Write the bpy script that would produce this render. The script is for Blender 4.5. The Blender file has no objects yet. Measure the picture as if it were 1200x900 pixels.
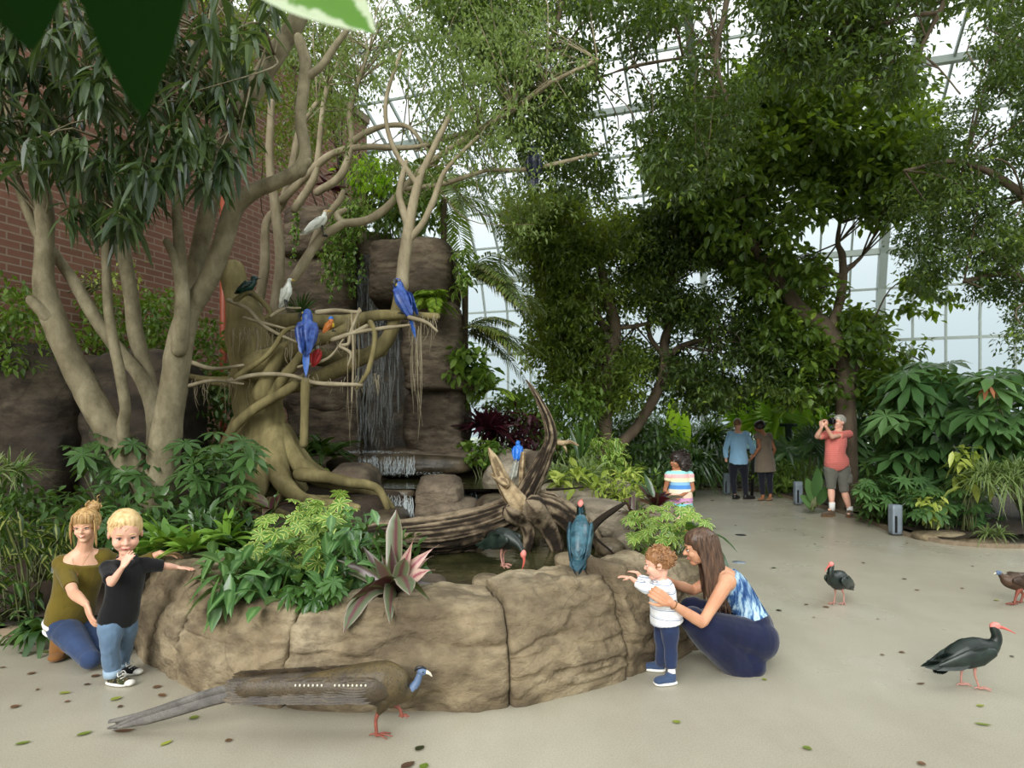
import bpy, math, random
import numpy as np
from mathutils import Vector, Matrix
random.seed(7)
rng = np.random.default_rng(11)
F, HZ, CH = 780.0, 497.0, 1.58          # focal length in px of a 1200 px frame, horizon row, eye height
A = np.array
PI = math.pi
COL = bpy.context.scene.collection

def P(px, py, Y):
    return A([(px-600)*Y/F, Y, CH-(py-HZ)*Y/F])
def G(px, py, z=0.0):
    Y = (CH-z)*F/(py-HZ)
    return P(px, py, Y)
def PP(lst, Y=None):
    return [P(q[0], q[1], q[2] if len(q) > 2 else Y) for q in lst]
def S(r, g, b):
    def f(c):
        c /= 255.0
        return c/12.92 if c <= .04045 else ((c+.055)/1.055)**2.4
    return (f(r), f(g), f(b), 1.0)
def nrm(v):
    v = np.asarray(v, float)
    return v/np.maximum(np.linalg.norm(v, axis=-1, keepdims=True), 1e-9)

# ---------- noise ----------
def _h(ix, iy, iz, seed):
    h = (ix*73856093) ^ (iy*19349663) ^ (iz*83492791) ^ (seed*2654435761 & 0xffffffff)
    h = (h ^ (h >> 13)) & 0xffffffff
    h = (h*1274126177) & 0xffffffff
    h = (h ^ (h >> 16)) & 0xffff
    return h/65535.0
def vnoise(p, seed=0):
    p = np.asarray(p, float)
    i = np.floor(p).astype(np.int64); f = p-i
    f = f*f*(3-2*f)
    x, y, z = i[..., 0], i[..., 1], i[..., 2]
    r = 0
    for dx in (0, 1):
        wx = f[..., 0] if dx else 1-f[..., 0]
        for dy in (0, 1):
            wy = f[..., 1] if dy else 1-f[..., 1]
            for dz in (0, 1):
                wz = f[..., 2] if dz else 1-f[..., 2]
                r = r+_h(x+dx, y+dy, z+dz, seed)*wx*wy*wz
    return r*2-1
def fbm(p, octv=4, seed=0, gain=.5):
    r = 0; a = 1; t = 0
    p = np.asarray(p, float)
    for o in range(octv):
        r = r+a*vnoise(p*2**o+o*17.3, seed+o); t += a; a *= gain
    return r/t

# ---------- mesh builder ----------
ORG = {}
class MB:
    def __init__(s):
        s.V = []; s.Q = []; s.T = []; s.A = []; s.QM = []; s.TM = []; s.n = 0
    def add(s, v, q=None, t=None, a=None, m=0):
        v = np.asarray(v, float).reshape(-1, 3)
        if q is not None and len(q):
            q = np.asarray(q, int).reshape(-1, 4); s.Q.append(q+s.n); s.QM.append(np.full(len(q), m))
        if t is not None and len(t):
            t = np.asarray(t, int).reshape(-1, 3); s.T.append(t+s.n); s.TM.append(np.full(len(t), m))
        if a is None: a = np.tile([.5, 0, 0, 1.], (len(v), 1))
        s.V.append(v); s.A.append(a); s.n += len(v)
        return s
    def arrays(s):
        V = np.concatenate(s.V)
        Q = np.concatenate(s.Q) if s.Q else np.zeros((0, 4), int)
        T = np.concatenate(s.T) if s.T else np.zeros((0, 3), int)
        return V, Q, T
    def mesh(s, name, mats, org=(0, 0, 0), smooth=True):
        V, Q, T = s.arrays()
        V = V-np.asarray(org)
        me = bpy.data.meshes.new(name)
        me.vertices.add(len(V)); me.vertices.foreach_set('co', V.astype(np.float32).ravel())
        nl = Q.size+T.size
        me.loops.add(nl); me.loops.foreach_set('vertex_index', np.concatenate([Q.ravel(), T.ravel()]).astype(np.int32))
        me.polygons.add(len(Q)+len(T))
        st = np.concatenate([np.arange(len(Q))*4, Q.size+np.arange(len(T))*3]).astype(np.int32)
        me.polygons.foreach_set('loop_start', st)
        mi = np.concatenate((s.QM or [np.zeros(0)])+(s.TM or [np.zeros(0)])).astype(np.int32)
        me.polygons.foreach_set('material_index', mi)
        me.polygons.foreach_set('use_smooth', np.full(len(Q)+len(T), smooth))
        at = me.color_attributes.new('lf', 'FLOAT_COLOR', 'POINT')
        at.data.foreach_set('color', np.concatenate(s.A).astype(np.float32).ravel())
        for m in (mats if isinstance(mats, (list, tuple)) else [mats]): me.materials.append(m)
        me.update(calc_edges=True)
        return me
    def build(s, name, mats, parent=None, smooth=True, org=None):
        if parent is not None: org = ORG[parent.name]
        elif org is None:
            V = np.concatenate(s.V); lo, hi = V.min(0), V.max(0)
            org = A([(lo[0]+hi[0])/2, (lo[1]+hi[1])/2, lo[2]])
        me = s.mesh(name, mats, org, smooth)
        o = bpy.data.objects.new(name, me); COL.objects.link(o)
        if parent is not None: o.parent = parent
        else: o.location = tuple(org)
        ORG[o.name] = A(org, float)
        return o

def tag(o, label=None, cat=None, group=None, kind=None):
    if label: o['label'] = label
    if cat: o['category'] = cat
    if group: o['group'] = group
    if kind: o['kind'] = kind
    return o
def thing(name, label, cat, loc, group=None):
    o = bpy.data.objects.new(name, None); COL.objects.link(o)
    o.empty_display_size = .1; o.location = tuple(float(c) for c in loc)
    ORG[o.name] = A(loc, float)
    return tag(o, label, cat, group)

# ---------- shapes ----------
def smooth_path(pts, k=6):
    pts = [np.asarray(p, float) for p in pts]
    if len(pts) < 3:
        return A([pts[0]+(pts[-1]-pts[0])*t for t in np.linspace(0, 1, k+1)])
    q = [2*pts[0]-pts[1]]+pts+[2*pts[-1]-pts[-2]]
    out = []
    for i in range(1, len(q)-2):
        p0, p1, p2, p3 = q[i-1:i+3]
        for t in np.arange(k)/k:
            out.append(.5*((2*p1)+(p2-p0)*t+(2*p0-5*p1+4*p2-p3)*t*t+(-p0+3*p1-3*p2+p3)*t**3))
    out.append(pts[-1])
    return A(out)
def rads(r, n):
    r = np.atleast_1d(np.asarray(r, float))
    return np.interp(np.linspace(0, 1, n), np.linspace(0, 1, len(r)), r)
def tube(mb, pts, r, n=8, k=5, smooth=True, rb=None, side=None, noise=0, nf=8., m=0, attr=None, round_ends=False, seed=0):
    """tube along pts; r radii (rb second semi-axis); side = fixed vector that axis a follows"""
    C = smooth_path(pts, k) if smooth else np.asarray(pts, float)
    N = len(C); ra = rads(r, N); rb_ = ra if rb is None else rads(rb, N)
    Tn = np.gradient(C, axis=0); Tn = nrm(Tn)
    if round_ends:
        e0 = [C[0]-Tn[0]*min(ra[0], rb_[0])*x for x in (1, .87, .5)]; e1 = [C[-1]+Tn[-1]*min(ra[-1], rb_[-1])*x for x in (.5, .87, 1)]
        C = np.concatenate([e0, C, e1]); Tn = np.concatenate([[Tn[0]]*3, Tn, [Tn[-1]]*3])
        f = [.08, .5, .87]
        ra = np.concatenate([ra[0]*A(f), ra, ra[-1]*A(f[::-1])]); rb_ = np.concatenate([rb_[0]*A(f), rb_, rb_[-1]*A(f[::-1])]); N += 6
    fr = []
    if side is not None:
        sd = np.asarray(side, float)
        if sd.ndim == 1: sd = np.tile(sd, (N, 1))
        elif len(sd) != N: sd = np.stack([np.interp(np.linspace(0, 1, N), np.linspace(0, 1, len(sd)), sd[:, i]) for i in range(3)], 1)
        a = nrm(sd-Tn*(sd*Tn).sum(1, keepdims=True))
    else:
        v = A([0, 0, 1.]) if abs(Tn[0][2]) < .9 else A([1., 0, 0])
        v = nrm(v-Tn[0]*v.dot(Tn[0])); a = [v]
        for i in range(1, N):
            v = v-Tn[i]*v.dot(Tn[i]); v = nrm(v); a.append(v)
        a = A(a)
    b = np.cross(Tn, a)
    th = np.arange(n)*2*PI/n
    V = C[:, None]+a[:, None]*np.cos(th)[None, :, None]*ra[:, None, None]+b[:, None]*np.sin(th)[None, :, None]*rb_[:, None, None]
    if noise:
        d = V-C[:, None]
        V = V+nrm(d)*(fbm(V*nf, 3, seed)*noise)[..., None]*np.minimum(1, ra/ra.max()+.3)[:, None, None]
    i = np.arange(N-1)[:, None]*n; j = np.arange(n)[None]; j2 = (j+1) % n
    q = np.stack([i+j, i+j2, i+n+j2, i+n+j], -1).reshape(-1, 4)
    V = V.reshape(-1, 3)
    V = np.concatenate([V, [C[0]-Tn[0]*ra[0]*.05, C[-1]+Tn[-1]*ra[-1]*.05]])
    j = np.arange(n)
    t = np.concatenate([np.stack([np.full(n, N*n), (j+1) % n, j], -1), np.stack([np.full(n, N*n+1), (N-1)*n+j, (N-1)*n+(j+1) % n], -1)])
    at = np.tile([.5, 0, 0, 1.], (len(V), 1))
    al = np.repeat(np.linspace(0, 1, N), n); at[:N*n, 2] = al; at[N*n+1, 2] = 1
    if attr is not None: at[:, 0] = attr
    mb.add(V, q, t, at, m)
    return mb
_cs = {}
def cubesphere(N):
    if N in _cs: return _cs[N]
    g = np.linspace(-1, 1, N+1); u, v = np.meshgrid(g, g, indexing='ij'); u = u.ravel(); v = v.ravel(); o = np.ones_like(u)
    faces = [(o, u, v), (-o, v, u), (v, o, u), (u, -o, v), (u, v, o), (v, u, -o)]
    V = []; Q = []
    for k, f in enumerate(faces):
        V.append(np.stack(f, 1))
        i, j = np.meshgrid(np.arange(N), np.arange(N), indexing='ij'); a = (i*(N+1)+j).ravel()+k*(N+1)**2
        Q.append(np.stack([a, a+N+1, a+N+2, a+1], 1))
    V = np.concatenate(V); Q = np.concatenate(Q)
    key = np.round(V*1e4).astype(np.int64)
    _, idx, inv = np.unique(key, axis=0, return_index=True, return_inverse=True)
    inv = inv.ravel()
    _cs[N] = (V[idx], inv[Q]); return _cs[N]
def rbox(N, k):
    V, Q = cubesphere(N)
    V = np.tan(V*PI/4)
    d = V/(np.sum(np.abs(V)**k, 1, keepdims=True)**(1.0/k))
    return d, Q
def ell(mb, c, r, R=None, N=6, m=0, k=2, noise=0, nf=3, seed=0):
    V, Q = rbox(N, k)
    W = V*np.asarray(r, float)
    if R is not None: W = W@np.asarray(R).T
    W = W+np.asarray(c)
    if noise: W = W+nrm(W-np.asarray(c))*(fbm(W*nf, 4, seed)*noise)[:, None]
    mb.add(W, Q, m=m); return mb
def box(mb, lo, hi, m=0):
    x0, y0, z0 = lo; x1, y1, z1 = hi
    V = A([[x0, y0, z0], [x1, y0, z0], [x1, y1, z0], [x0, y1, z0], [x0, y0, z1], [x1, y0, z1], [x1, y1, z1], [x0, y1, z1]])
    Q = A([[0, 3, 2, 1], [4, 5, 6, 7], [0, 1, 5, 4], [1, 2, 6, 5], [2, 3, 7, 6], [3, 0, 4, 7]])
    mb.add(V, Q, m=m); return mb
def beam(mb, p0, p1, w, h, up=(0, 0, 1), m=0):
    p0 = A(p0, float); p1 = A(p1, float); t = nrm(p1-p0); s = nrm(np.cross(t, up)); u = np.cross(s, t)
    V = [p+s*a*w/2+u*b*h/2 for p in (p0, p1) for a, b in ((-1, -1), (1, -1), (1, 1), (-1, 1))]
    Q = [[0, 1, 2, 3], [7, 6, 5, 4], [0, 4, 5, 1], [1, 5, 6, 2], [2, 6, 7, 3], [3, 7, 4, 0]]
    mb.add(V, Q, m=m); return mb
def frame(f, up=(0, 0, 1)):
    """matrix with columns side, forward, up"""
    f = nrm(f); s = nrm(np.cross(f, up)); u = np.cross(s, f)
    return np.stack([s, f, u], 1)

# ---------- leaves ----------
PROF = {
 'leaf': lambda s: np.sin(PI*np.clip(s, 0, 1)**.85)**.8,
 'strap': lambda s: np.clip(1-(2*np.abs(s-.35))**3, 0, 1)*np.clip((1-s)*2.2, 0, 1),
 'blade': lambda s: np.clip(.55+s*1.2, 0, 1)*np.clip((1-s)*1.6, 0, 1),
 'obov': lambda s: np.sin(PI*np.clip(s, 0, 1)**1.6)**.7,
 'paddle': lambda s: np.clip(s*5, .08, 1)*np.clip((1-s)*4, 0, 1)**.6,
}
def rdir(n, zlo=-1, zhi=1):
    z = rng.uniform(zlo, zhi, n); a = rng.uniform(0, 2*PI, n); r = np.sqrt(np.maximum(0, 1-z*z))
    return np.stack([r*np.cos(a), r*np.sin(a), z], 1)
def blades(mb, B, D, L, W, droop=.2, segs=3, prof='leaf', fold=.12, var=None, up=None, m=0):
    B = np.atleast_2d(B); n = len(B); D = nrm(np.atleast_2d(D))
    L = np.broadcast_to(L, n).astype(float); W = np.broadcast_to(W, n).astype(float); dr = np.broadcast_to(droop, n).astype(float)
    if up is None: up = A([0, 0, 1.])+rng.normal(0, .25, (n, 3))
    side = np.cross(D, up); bad = np.linalg.norm(side, axis=1) < .05
    if bad.any(): side[bad] = np.cross(D[bad], A([1., .3, 0]))
    side = nrm(side); nor = np.cross(side, D)
    s = np.linspace(0, 1, segs+1); w = np.maximum(PROF[prof](s), .015)
    c = B[:, None]+D[:, None]*(L[:, None]*s)[..., None]
    c = c+A([0, 0, -1.])*(dr[:, None]*L[:, None]*s**2)[..., None]
    off = side[:, None]*(W[:, None]*w/2)[..., None]; lift = nor[:, None]*(W[:, None]*w*fold)[..., None]
    V = np.stack([c+off+lift, c, c-off+lift], 2)          # n, segs+1, 3, 3
    K = segs+1
    i = np.arange(segs)*3
    q1 = np.stack([i, i+1, i+4, i+3], 1); q2 = np.stack([i+1, i+2, i+5, i+4], 1); q = np.concatenate([q1, q2])
    Q = (q[None]+(np.arange(n)*K*3)[:, None, None]).reshape(-1, 4)
    if var is None: var = rng.random(n)
    a = np.zeros((n, K, 3, 4)); a[..., 0] = np.broadcast_to(var, n)[:, None, None]; a[:, :, 0, 1] = 1; a[:, :, 2, 1] = 1; a[..., 2] = s[None, :, None]; a[..., 3] = 1
    mb.add(V.reshape(-1, 3), Q, a=a.reshape(-1, 4), m=m)
    return c[:, -1]
def smallleaves(mb, B, D, L, W, var=None, m=0, fold=.2):
    n = len(B); D = nrm(D); L = np.broadcast_to(L, n)[:, None]; W = np.broadcast_to(W, n)[:, None]
    up = A([0, 0, 1.])+rng.normal(0, .5, (n, 3)); side = nrm(np.cross(D, up)+1e-6); nor = np.cross(side, D)
    mid = B+D*L*.45
    V = np.stack([B, mid+side*W*.5+nor*W*fold, mid-side*W*.5+nor*W*fold, B+D*L-A([0, 0, 1.])*L*.12], 1)
    T = (A([[0, 1, 3], [0, 3, 2]])[None]+(np.arange(n)*4)[:, None, None]).reshape(-1, 3)
    if var is None: var = rng.random(n)
    a = np.zeros((n, 4, 4)); a[..., 0] = np.broadcast_to(var, n)[:, None]; a[:, 1:3, 1] = 1; a[:, 3, 2] = 1; a[..., 3] = 1
    mb.add(V.reshape(-1, 3), t=T, a=a.reshape(-1, 4), m=m)

# ---------- materials ----------
def new_mat(name):
    m = bpy.data.materials.new(name); m.use_nodes = True
    nt = m.node_tree; nt.nodes.clear()
    return m, nt, nt.nodes, nt.links
def out_of(nt, sh):
    o = nt.nodes.new('ShaderNodeOutputMaterial'); nt.links.new(sh, o.inputs['Surface']); return o
def N_(nt, typ, **kw):
    n = nt.nodes.new(typ)
    for k, v in kw.items():
        if k in n.inputs: n.inputs[k].default_value = v
        else: setattr(n, k, v)
    return n
def noise_n(nt, vec, scale, detail=4, rough=.55, stretch=None):
    L = nt.links
    if stretch:
        mp = nt.nodes.new('ShaderNodeMapping'); mp.inputs['Scale'].default_value = stretch; L.new(vec, mp.inputs['Vector']); vec = mp.outputs[0]
    n = nt.nodes.new('ShaderNodeTexNoise'); n.inputs['Scale'].default_value = scale; n.inputs['Detail'].default_value = detail; n.inputs['Roughness'].default_value = rough
    L.new(vec, n.inputs['Vector']); return n.outputs['Fac']
def ramp(nt, fac, stops):
    r = nt.nodes.new('ShaderNodeValToRGB'); e = r.color_ramp.elements
    while len(e) < len(stops): e.new(.5)
    for el, (p, c) in zip(e, stops):
        el.position = p; el.color = c if len(c) == 4 else (*c, 1)
    nt.links.new(fac, r.inputs[0]); return r.outputs[0]
def mixc(nt, fac, a, b, mode='MIX'):
    n = nt.nodes.new('ShaderNodeMix'); n.data_type = 'RGBA'; n.blend_type = mode
    for key, val in ((0, fac), (6, a), (7, b)):
        if hasattr(val, 'links') or hasattr(val, 'is_output'): nt.links.new(val, n.inputs[key])
        else: n.inputs[key].default_value = val
    return n.outputs[2]
def bump(nt, h, strength=.4, dist=.02, prev=None):
    b = nt.nodes.new('ShaderNodeBump'); b.inputs['Strength'].default_value = strength; b.inputs['Distance'].default_value = dist
    nt.links.new(h, b.inputs['Height'])
    if prev is not None: nt.links.new(prev, b.inputs['Normal'])
    return b.outputs[0]
def bsdf(nt, col=None, rough=.6, normal=None, spec=.5, metal=0, sheen=0, coat=0, trans=0):
    b = nt.nodes.new('ShaderNodeBsdfPrincipled')
    if col is not None:
        if hasattr(col, 'is_output'): nt.links.new(col, b.inputs['Base Color'])
        else: b.inputs['Base Color'].default_value = col
    if hasattr(rough, 'is_output'): nt.links.new(rough, b.inputs['Roughness'])
    else: b.inputs['Roughness'].default_value = rough
    b.inputs['Specular IOR Level'].default_value = spec; b.inputs['Metallic'].default_value = metal
    b.inputs['Sheen Weight'].default_value = sheen; b.inputs['Coat Weight'].default_value = coat
    b.inputs['Transmission Weight'].default_value = trans
    if normal is not None: nt.links.new(normal, b.inputs['Normal'])
    return b
def objc(nt):
    return nt.nodes.new('ShaderNodeTexCoord').outputs['Object']
def attr_rgb(nt):
    a = nt.nodes.new('ShaderNodeAttribute'); a.attribute_name = 'lf'
    s = nt.nodes.new('ShaderNodeSeparateColor'); nt.links.new(a.outputs['Color'], s.inputs[0]); return s.outputs
def mat_plain(name, col, rough=.6, var=.12, scale=12, bmp=0, metal=0, spec=.5, sheen=0, stretch=None, coat=0):
    m, nt, N, L = new_mat(name); v = objc(nt); f = noise_n(nt, v, scale, 4, .6, stretch)
    d = tuple(c*(1-var) for c in col[:3])+(1,); l = tuple(min(1, c*(1+var)) for c in col[:3])+(1,)
    c = ramp(nt, f, [(.3, d), (.7, l)])
    nn = bump(nt, f, bmp, .01) if bmp else None
    b = bsdf(nt, c, rough, nn, spec, metal, sheen, coat); out_of(nt, b.outputs[0]); return m
def mat_leaf(name, c1, c2, edge=None, e0=.55, e1=.8, stripe=None, gloss=.38, trans=.3, tcol=None, base=None, tip=None, spec=.5, young=None, mottle=False):
    m, nt, N, L = new_mat(name); s = attr_rgb(nt)
    c = mixc(nt, s[0], c1, c2)
    if young is not None:   # a few fresh leaves
        r = ramp(nt, s[0], [(.9, (0, 0, 0)), (1, (1, 1, 1))]); c = mixc(nt, r, c, young)
    if stripe is not None:   # colour at the midrib
        r = ramp(nt, s[1], [(.0, (1, 1, 1)), (.45, (0, 0, 0))]); c = mixc(nt, r, c, stripe)
    if edge is not None:
        e = s[1]
        if mottle:
            nz = noise_n(nt, objc(nt), 38, 4, .7); ma = nt.nodes.new('ShaderNodeMath'); ma.operation = 'MULTIPLY_ADD'; L.new(nz, ma.inputs[0]); ma.inputs[1].default_value = 1.5; m2 = nt.nodes.new('ShaderNodeMath'); m2.operation = 'ADD'; L.new(e, m2.inputs[0]); m2.inputs[1].default_value = -.75; L.new(m2.outputs[0], ma.inputs[2]); e = ma.outputs[0]
        r = ramp(nt, e, [(e0, (0, 0, 0)), (e1, (1, 1, 1))]); c = mixc(nt, r, c, edge)
    if base is not None:
        r = ramp(nt, s[2], [(.1, (1, 1, 1)), (.6, (0, 0, 0))]); c = mixc(nt, r, c, base)
    if tip is not None:
        r = ramp(nt, s[2], [(.6, (0, 0, 0)), (1, (1, 1, 1))]); c = mixc(nt, r, c, tip)
    b = bsdf(nt, c, gloss, None, spec)
    t = nt.nodes.new('ShaderNodeBsdfTranslucent')
    tc = mixc(nt, .55, c, tcol or S(150, 190, 40)); L.new(tc, t.inputs[0])
    mx = nt.nodes.new('ShaderNodeMixShader'); mx.inputs[0].default_value = trans
    L.new(b.outputs[0], mx.inputs[1]); L.new(t.outputs[0], mx.inputs[2]); out_of(nt, mx.outputs[0]); return m
def mat_bark(name, c1, c2, c3, scale=6, stretch=(1, 1, .35), bmp=.5, rough=.85):
    m, nt, N, L = new_mat(name); v = objc(nt)
    f = noise_n(nt, v, scale, 6, .65, stretch); g = noise_n(nt, v, scale*.35, 3, .5); h = noise_n(nt, v, scale*7, 3, .6)
    c = ramp(nt, f, [(.3, c1), (.55, c2), (.75, c3)])
    c = mixc(nt, ramp(nt, g, [(.45, (0, 0, 0)), (.7, (.6, .6, .6))]), c, c1)
    n1 = bump(nt, f, bmp, .03); n2 = bump(nt, h, bmp*.5, .006, n1)
    b = bsdf(nt, c, rough, n2, .25); out_of(nt, b.outputs[0]); return m
def mat_rock(name, c1, c2, c3, scale=1.6, dark=None, wet=0, strata=1.6, bmp=.6):
    m, nt, N, L = new_mat(name); v = nt.nodes.new('ShaderNodeNewGeometry').outputs['Position']
    f = noise_n(nt, v, scale, 6, .6, (1, 1, strata)); g = noise_n(nt, v, scale*3.1, 5, .65, (1, 1, strata*1.6)); h = noise_n(nt, v, 38, 4, .7)
    c = ramp(nt, f, [(.32, c1), (.5, c2), (.68, c3)])
    c = mixc(nt, ramp(nt, g, [(.42, (0, 0, 0)), (.62, (.75, .75, .75))]), c, c1)
    vo = nt.nodes.new('ShaderNodeTexVoronoi'); vo.feature = 'DISTANCE_TO_EDGE'; vo.inputs['Scale'].default_value = scale*.8
    dv = nt.nodes.new('ShaderNodeVectorMath'); dv.operation = 'ADD'
    nn = nt.nodes.new('ShaderNodeTexNoise'); nn.inputs['Scale'].default_value = scale*1.3; L.new(v, nn.inputs['Vector']); L.new(nn.outputs['Color'], dv.inputs[1]); L.new(v, dv.inputs[0]); L.new(dv.outputs[0], vo.inputs['Vector'])
    crack = ramp(nt, vo.outputs['Distance'], [(0, (1, 1, 1)), (.012, (0, 0, 0))])
    if dark is None: dark = tuple(x*.35 for x in c1[:3])+(1,)
    cm = nt.nodes.new('ShaderNodeMath'); cm.operation = 'MULTIPLY'; cm.inputs[1].default_value = .3; L.new(crack, cm.inputs[0])
    c = mixc(nt, cm.outputs[0], c, dark)
    n0 = bump(nt, crack, -.5, .012); n1 = bump(nt, g, bmp, .05, n0); n2 = bump(nt, h, .35, .008, n1)
    b = bsdf(nt, c, .9-.6*wet, n2, .3+.3*wet); out_of(nt, b.outputs[0]); return m
def remesh(mb, name, mat, parent=None, voxel=.006, it=4, wr=0, wf=14, org=None, wstretch=(1, 1, 1), lam=.5):
    """fuse the overlapping closed shapes of mb into one continuous skin"""
    me = mb.mesh(name+'_t', mat)
    o = bpy.data.objects.new(name+'_t', me); COL.objects.link(o)
    r = o.modifiers.new('r', 'REMESH'); r.mode = 'VOXEL'; r.voxel_size = voxel
    if it:
        sm = o.modifiers.new('s', 'SMOOTH'); sm.factor = lam; sm.iterations = it
    dg = bpy.context.evaluated_depsgraph_get(); ev = o.evaluated_get(dg)
    m2 = bpy.data.meshes.new_from_object(ev)
    n = len(m2.vertices); V = np.zeros(n*3, np.float32); m2.vertices.foreach_get('co', V); V = V.reshape(-1, 3).astype(float)
    if wr:
        Nn = np.zeros(n*3, np.float32); m2.vertices.foreach_get('normal', Nn); Nn = Nn.reshape(-1, 3)
        V = V+Nn*(fbm(V*wf*A(wstretch), 3, 5)*wr)[:, None]
    org = ORG[parent.name] if parent is not None else (A([V[:, 0].mean(), V[:, 1].mean(), V[:, 2].min()]) if org is None else org)
    m2.vertices.foreach_set('co', (V-org).astype(np.float32).ravel())
    m2.polygons.foreach_set('use_smooth', np.full(len(m2.polygons), True)); m2.name = name
    m2.materials.clear(); m2.materials.append(mat); m2.update()
    bpy.data.objects.remove(o); bpy.data.meshes.remove(me)
    ob = bpy.data.objects.new(name, m2); COL.objects.link(ob)
    if parent is not None: ob.parent = parent
    else: ob.location = tuple(org)
    ORG[ob.name] = A(org, float)
    return ob
# ================= CAMERA, LIGHT =================
sc = bpy.context.scene
cd = bpy.data.cameras.new('camera'); cam = bpy.data.objects.new('camera', cd); COL.objects.link(cam)
cam.location = (0, 0, CH); cam.rotation_euler = (PI/2, 0, 0)
cd.sensor_width = 36; cd.lens = F/1200*36; cd.shift_y = (HZ-450)/1200
cd.clip_start = .05; cd.clip_end = 300
cd.dof.use_dof = True; cd.dof.focus_distance = 5.0; cd.dof.aperture_fstop = 3.2
sc.camera = cam
w = bpy.data.worlds.new('world'); sc.world = w; w.use_nodes = True
wt = w.node_tree; wt.nodes.clear()
tc = wt.nodes.new('ShaderNodeTexCoord'); sp = wt.nodes.new('ShaderNodeSeparateXYZ'); wt.links.new(tc.outputs['Generated'], sp.inputs[0])
wr_ = wt.nodes.new('ShaderNodeValToRGB'); wr_.color_ramp.elements[0].position = .0; wr_.color_ramp.elements[0].color = (.34, .40, .42, 1); e_ = wr_.color_ramp.elements.new(.2); e_.color = (.48, .54, .56, 1)
wr_.color_ramp.elements[2].position = .55; wr_.color_ramp.elements[2].color = (1, 1, 1.0, 1)
wt.links.new(sp.outputs['Z'], wr_.inputs[0])
bg = wt.nodes.new('ShaderNodeBackground'); bg.inputs[1].default_value = 1.75; wt.links.new(wr_.outputs[0], bg.inputs[0])
wo = wt.nodes.new('ShaderNodeOutputWorld'); wt.links.new(bg.outputs[0], wo.inputs[0])
def sun(name, e, ang, d, col):
    l = bpy.data.lights.new(name, 'SUN'); l.energy = e; l.angle = math.radians(ang); l.color = col
    o = bpy.data.objects.new(name, l); COL.objects.link(o); o.rotation_euler = Vector(d).to_track_quat('-Z', 'Y').to_euler(); o.location = (6, 4, 20); return o
sun('veiled_sun', 4.3, 36, (.30, .80, -.44), (1, .975, .93)); sun('side_fill_sun', 1.5, 35, (-.75, -.12, -.58), (.97, 1, 1))  # second sun lamp is added fill from the right, brightening the far path
sc.view_settings.view_transform = 'Standard'; sc.view_settings.look = 'None'; sc.view_settings.gamma = 1; sc.view_settings.exposure = 0
try: sc.view_settings.use_curve_mapping = False
except Exception: pass
cy = sc.cycles
cy.use_denoising = True
try: cy.denoiser = 'OPENIMAGEDENOISE'
except Exception: pass
cy.max_bounces = 7; cy.diffuse_bounces = 3; cy.glossy_bounces = 3; cy.transmission_bounces = 4; cy.transparent_max_bounces = 12
cy.sample_clamp_indirect = 6; cy.caustics_reflective = False; cy.caustics_refractive = False
cy.use_adaptive_sampling = True; cy.adaptive_threshold = .02

# ================= MATERIALS =================
M = {}
def floor_mat():
    m, nt, N, L = new_mat('concrete'); v = nt.nodes.new('ShaderNodeNewGeometry').outputs['Position']
    f = noise_n(nt, v, .55, 5, .55); g = noise_n(nt, v, 2.2, 5, .6, (1, .35, 1)); h = noise_n(nt, v, 120, 2, .7)
    c = ramp(nt, f, [(.3, S(158, 151, 134)), (.55, S(176, 170, 153)), (.75, S(190, 186, 170))])
    c = mixc(nt, ramp(nt, g, [(.45, (0, 0, 0)), (.75, (.5, .5, .5))]), c, S(152, 144, 126))
    c = mixc(nt, ramp(nt, h, [(.35, (.35, .35, .35)), (.6, (0, 0, 0))]), c, S(112, 105, 90))
    r = ramp(nt, f, [(.35, (.5, .5, .5)), (.68, (.2, .2, .2))])
    n1 = bump(nt, h, .12, .002); n2 = bump(nt, g, .12, .02, n1)
    b = bsdf(nt, c, r, n2, .42); out_of(nt, b.outputs[0]); return m
M['floor'] = floor_mat()
def brick_mat():
    m, nt, N, L = new_mat('red brick')
    g = nt.nodes.new('ShaderNodeUVMap'); g.uv_map = 'uv'
    b = nt.nodes.new('ShaderNodeTexBrick'); L.new(g.outputs[0], b.inputs['Vector'])
    b.inputs['Color1'].default_value = S(132, 92, 76); b.inputs['Color2'].default_value = S(114, 80, 66); b.inputs['Mortar'].default_value = S(148, 130, 114)
    b.inputs['Scale'].default_value = 1; b.inputs['Mortar Size'].default_value = .011; b.inputs['Mortar Smooth'].default_value = .1
    b.inputs['Brick Width'].default_value = .34; b.inputs['Row Height'].default_value = .1; b.inputs['Bias'].default_value = -.1
    n = noise_n(nt, g.outputs[0], 3, 5, .6); c = mixc(nt, ramp(nt, n, [(.35, (0, 0, 0)), (.7, (.35, .35, .35))]), b.outputs['Color'], S(100, 70, 60))
    iv = nt.nodes.new('ShaderNodeMath'); iv.operation = 'SUBTRACT'; iv.inputs[0].default_value = 1; L.new(b.outputs['Fac'], iv.inputs[1])
    s = bsdf(nt, c, .85, bump(nt, iv.outputs[0], .5, .008), .2); out_of(nt, s.outputs[0]); return m
M['brick'] = brick_mat()
def glass_mat():
    m, nt, N, L = new_mat('greenhouse glass')
    t = nt.nodes.new('ShaderNodeBsdfTransparent'); t.inputs[0].default_value = (.90, .94, .94, 1)
    gl = nt.nodes.new('ShaderNodeBsdfGlossy'); gl.inputs['Roughness'].default_value = .08
    mx = nt.nodes.new('ShaderNodeMixShader'); fr = nt.nodes.new('ShaderNodeFresnel'); fr.inputs[0].default_value = 1.3
    L.new(fr.outputs[0], mx.inputs[0]); L.new(t.outputs[0], mx.inputs[1]); L.new(gl.outputs[0], mx.inputs[2]); out_of(nt, mx.outputs[0]); return m
M['glass'] = glass_mat()
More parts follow.
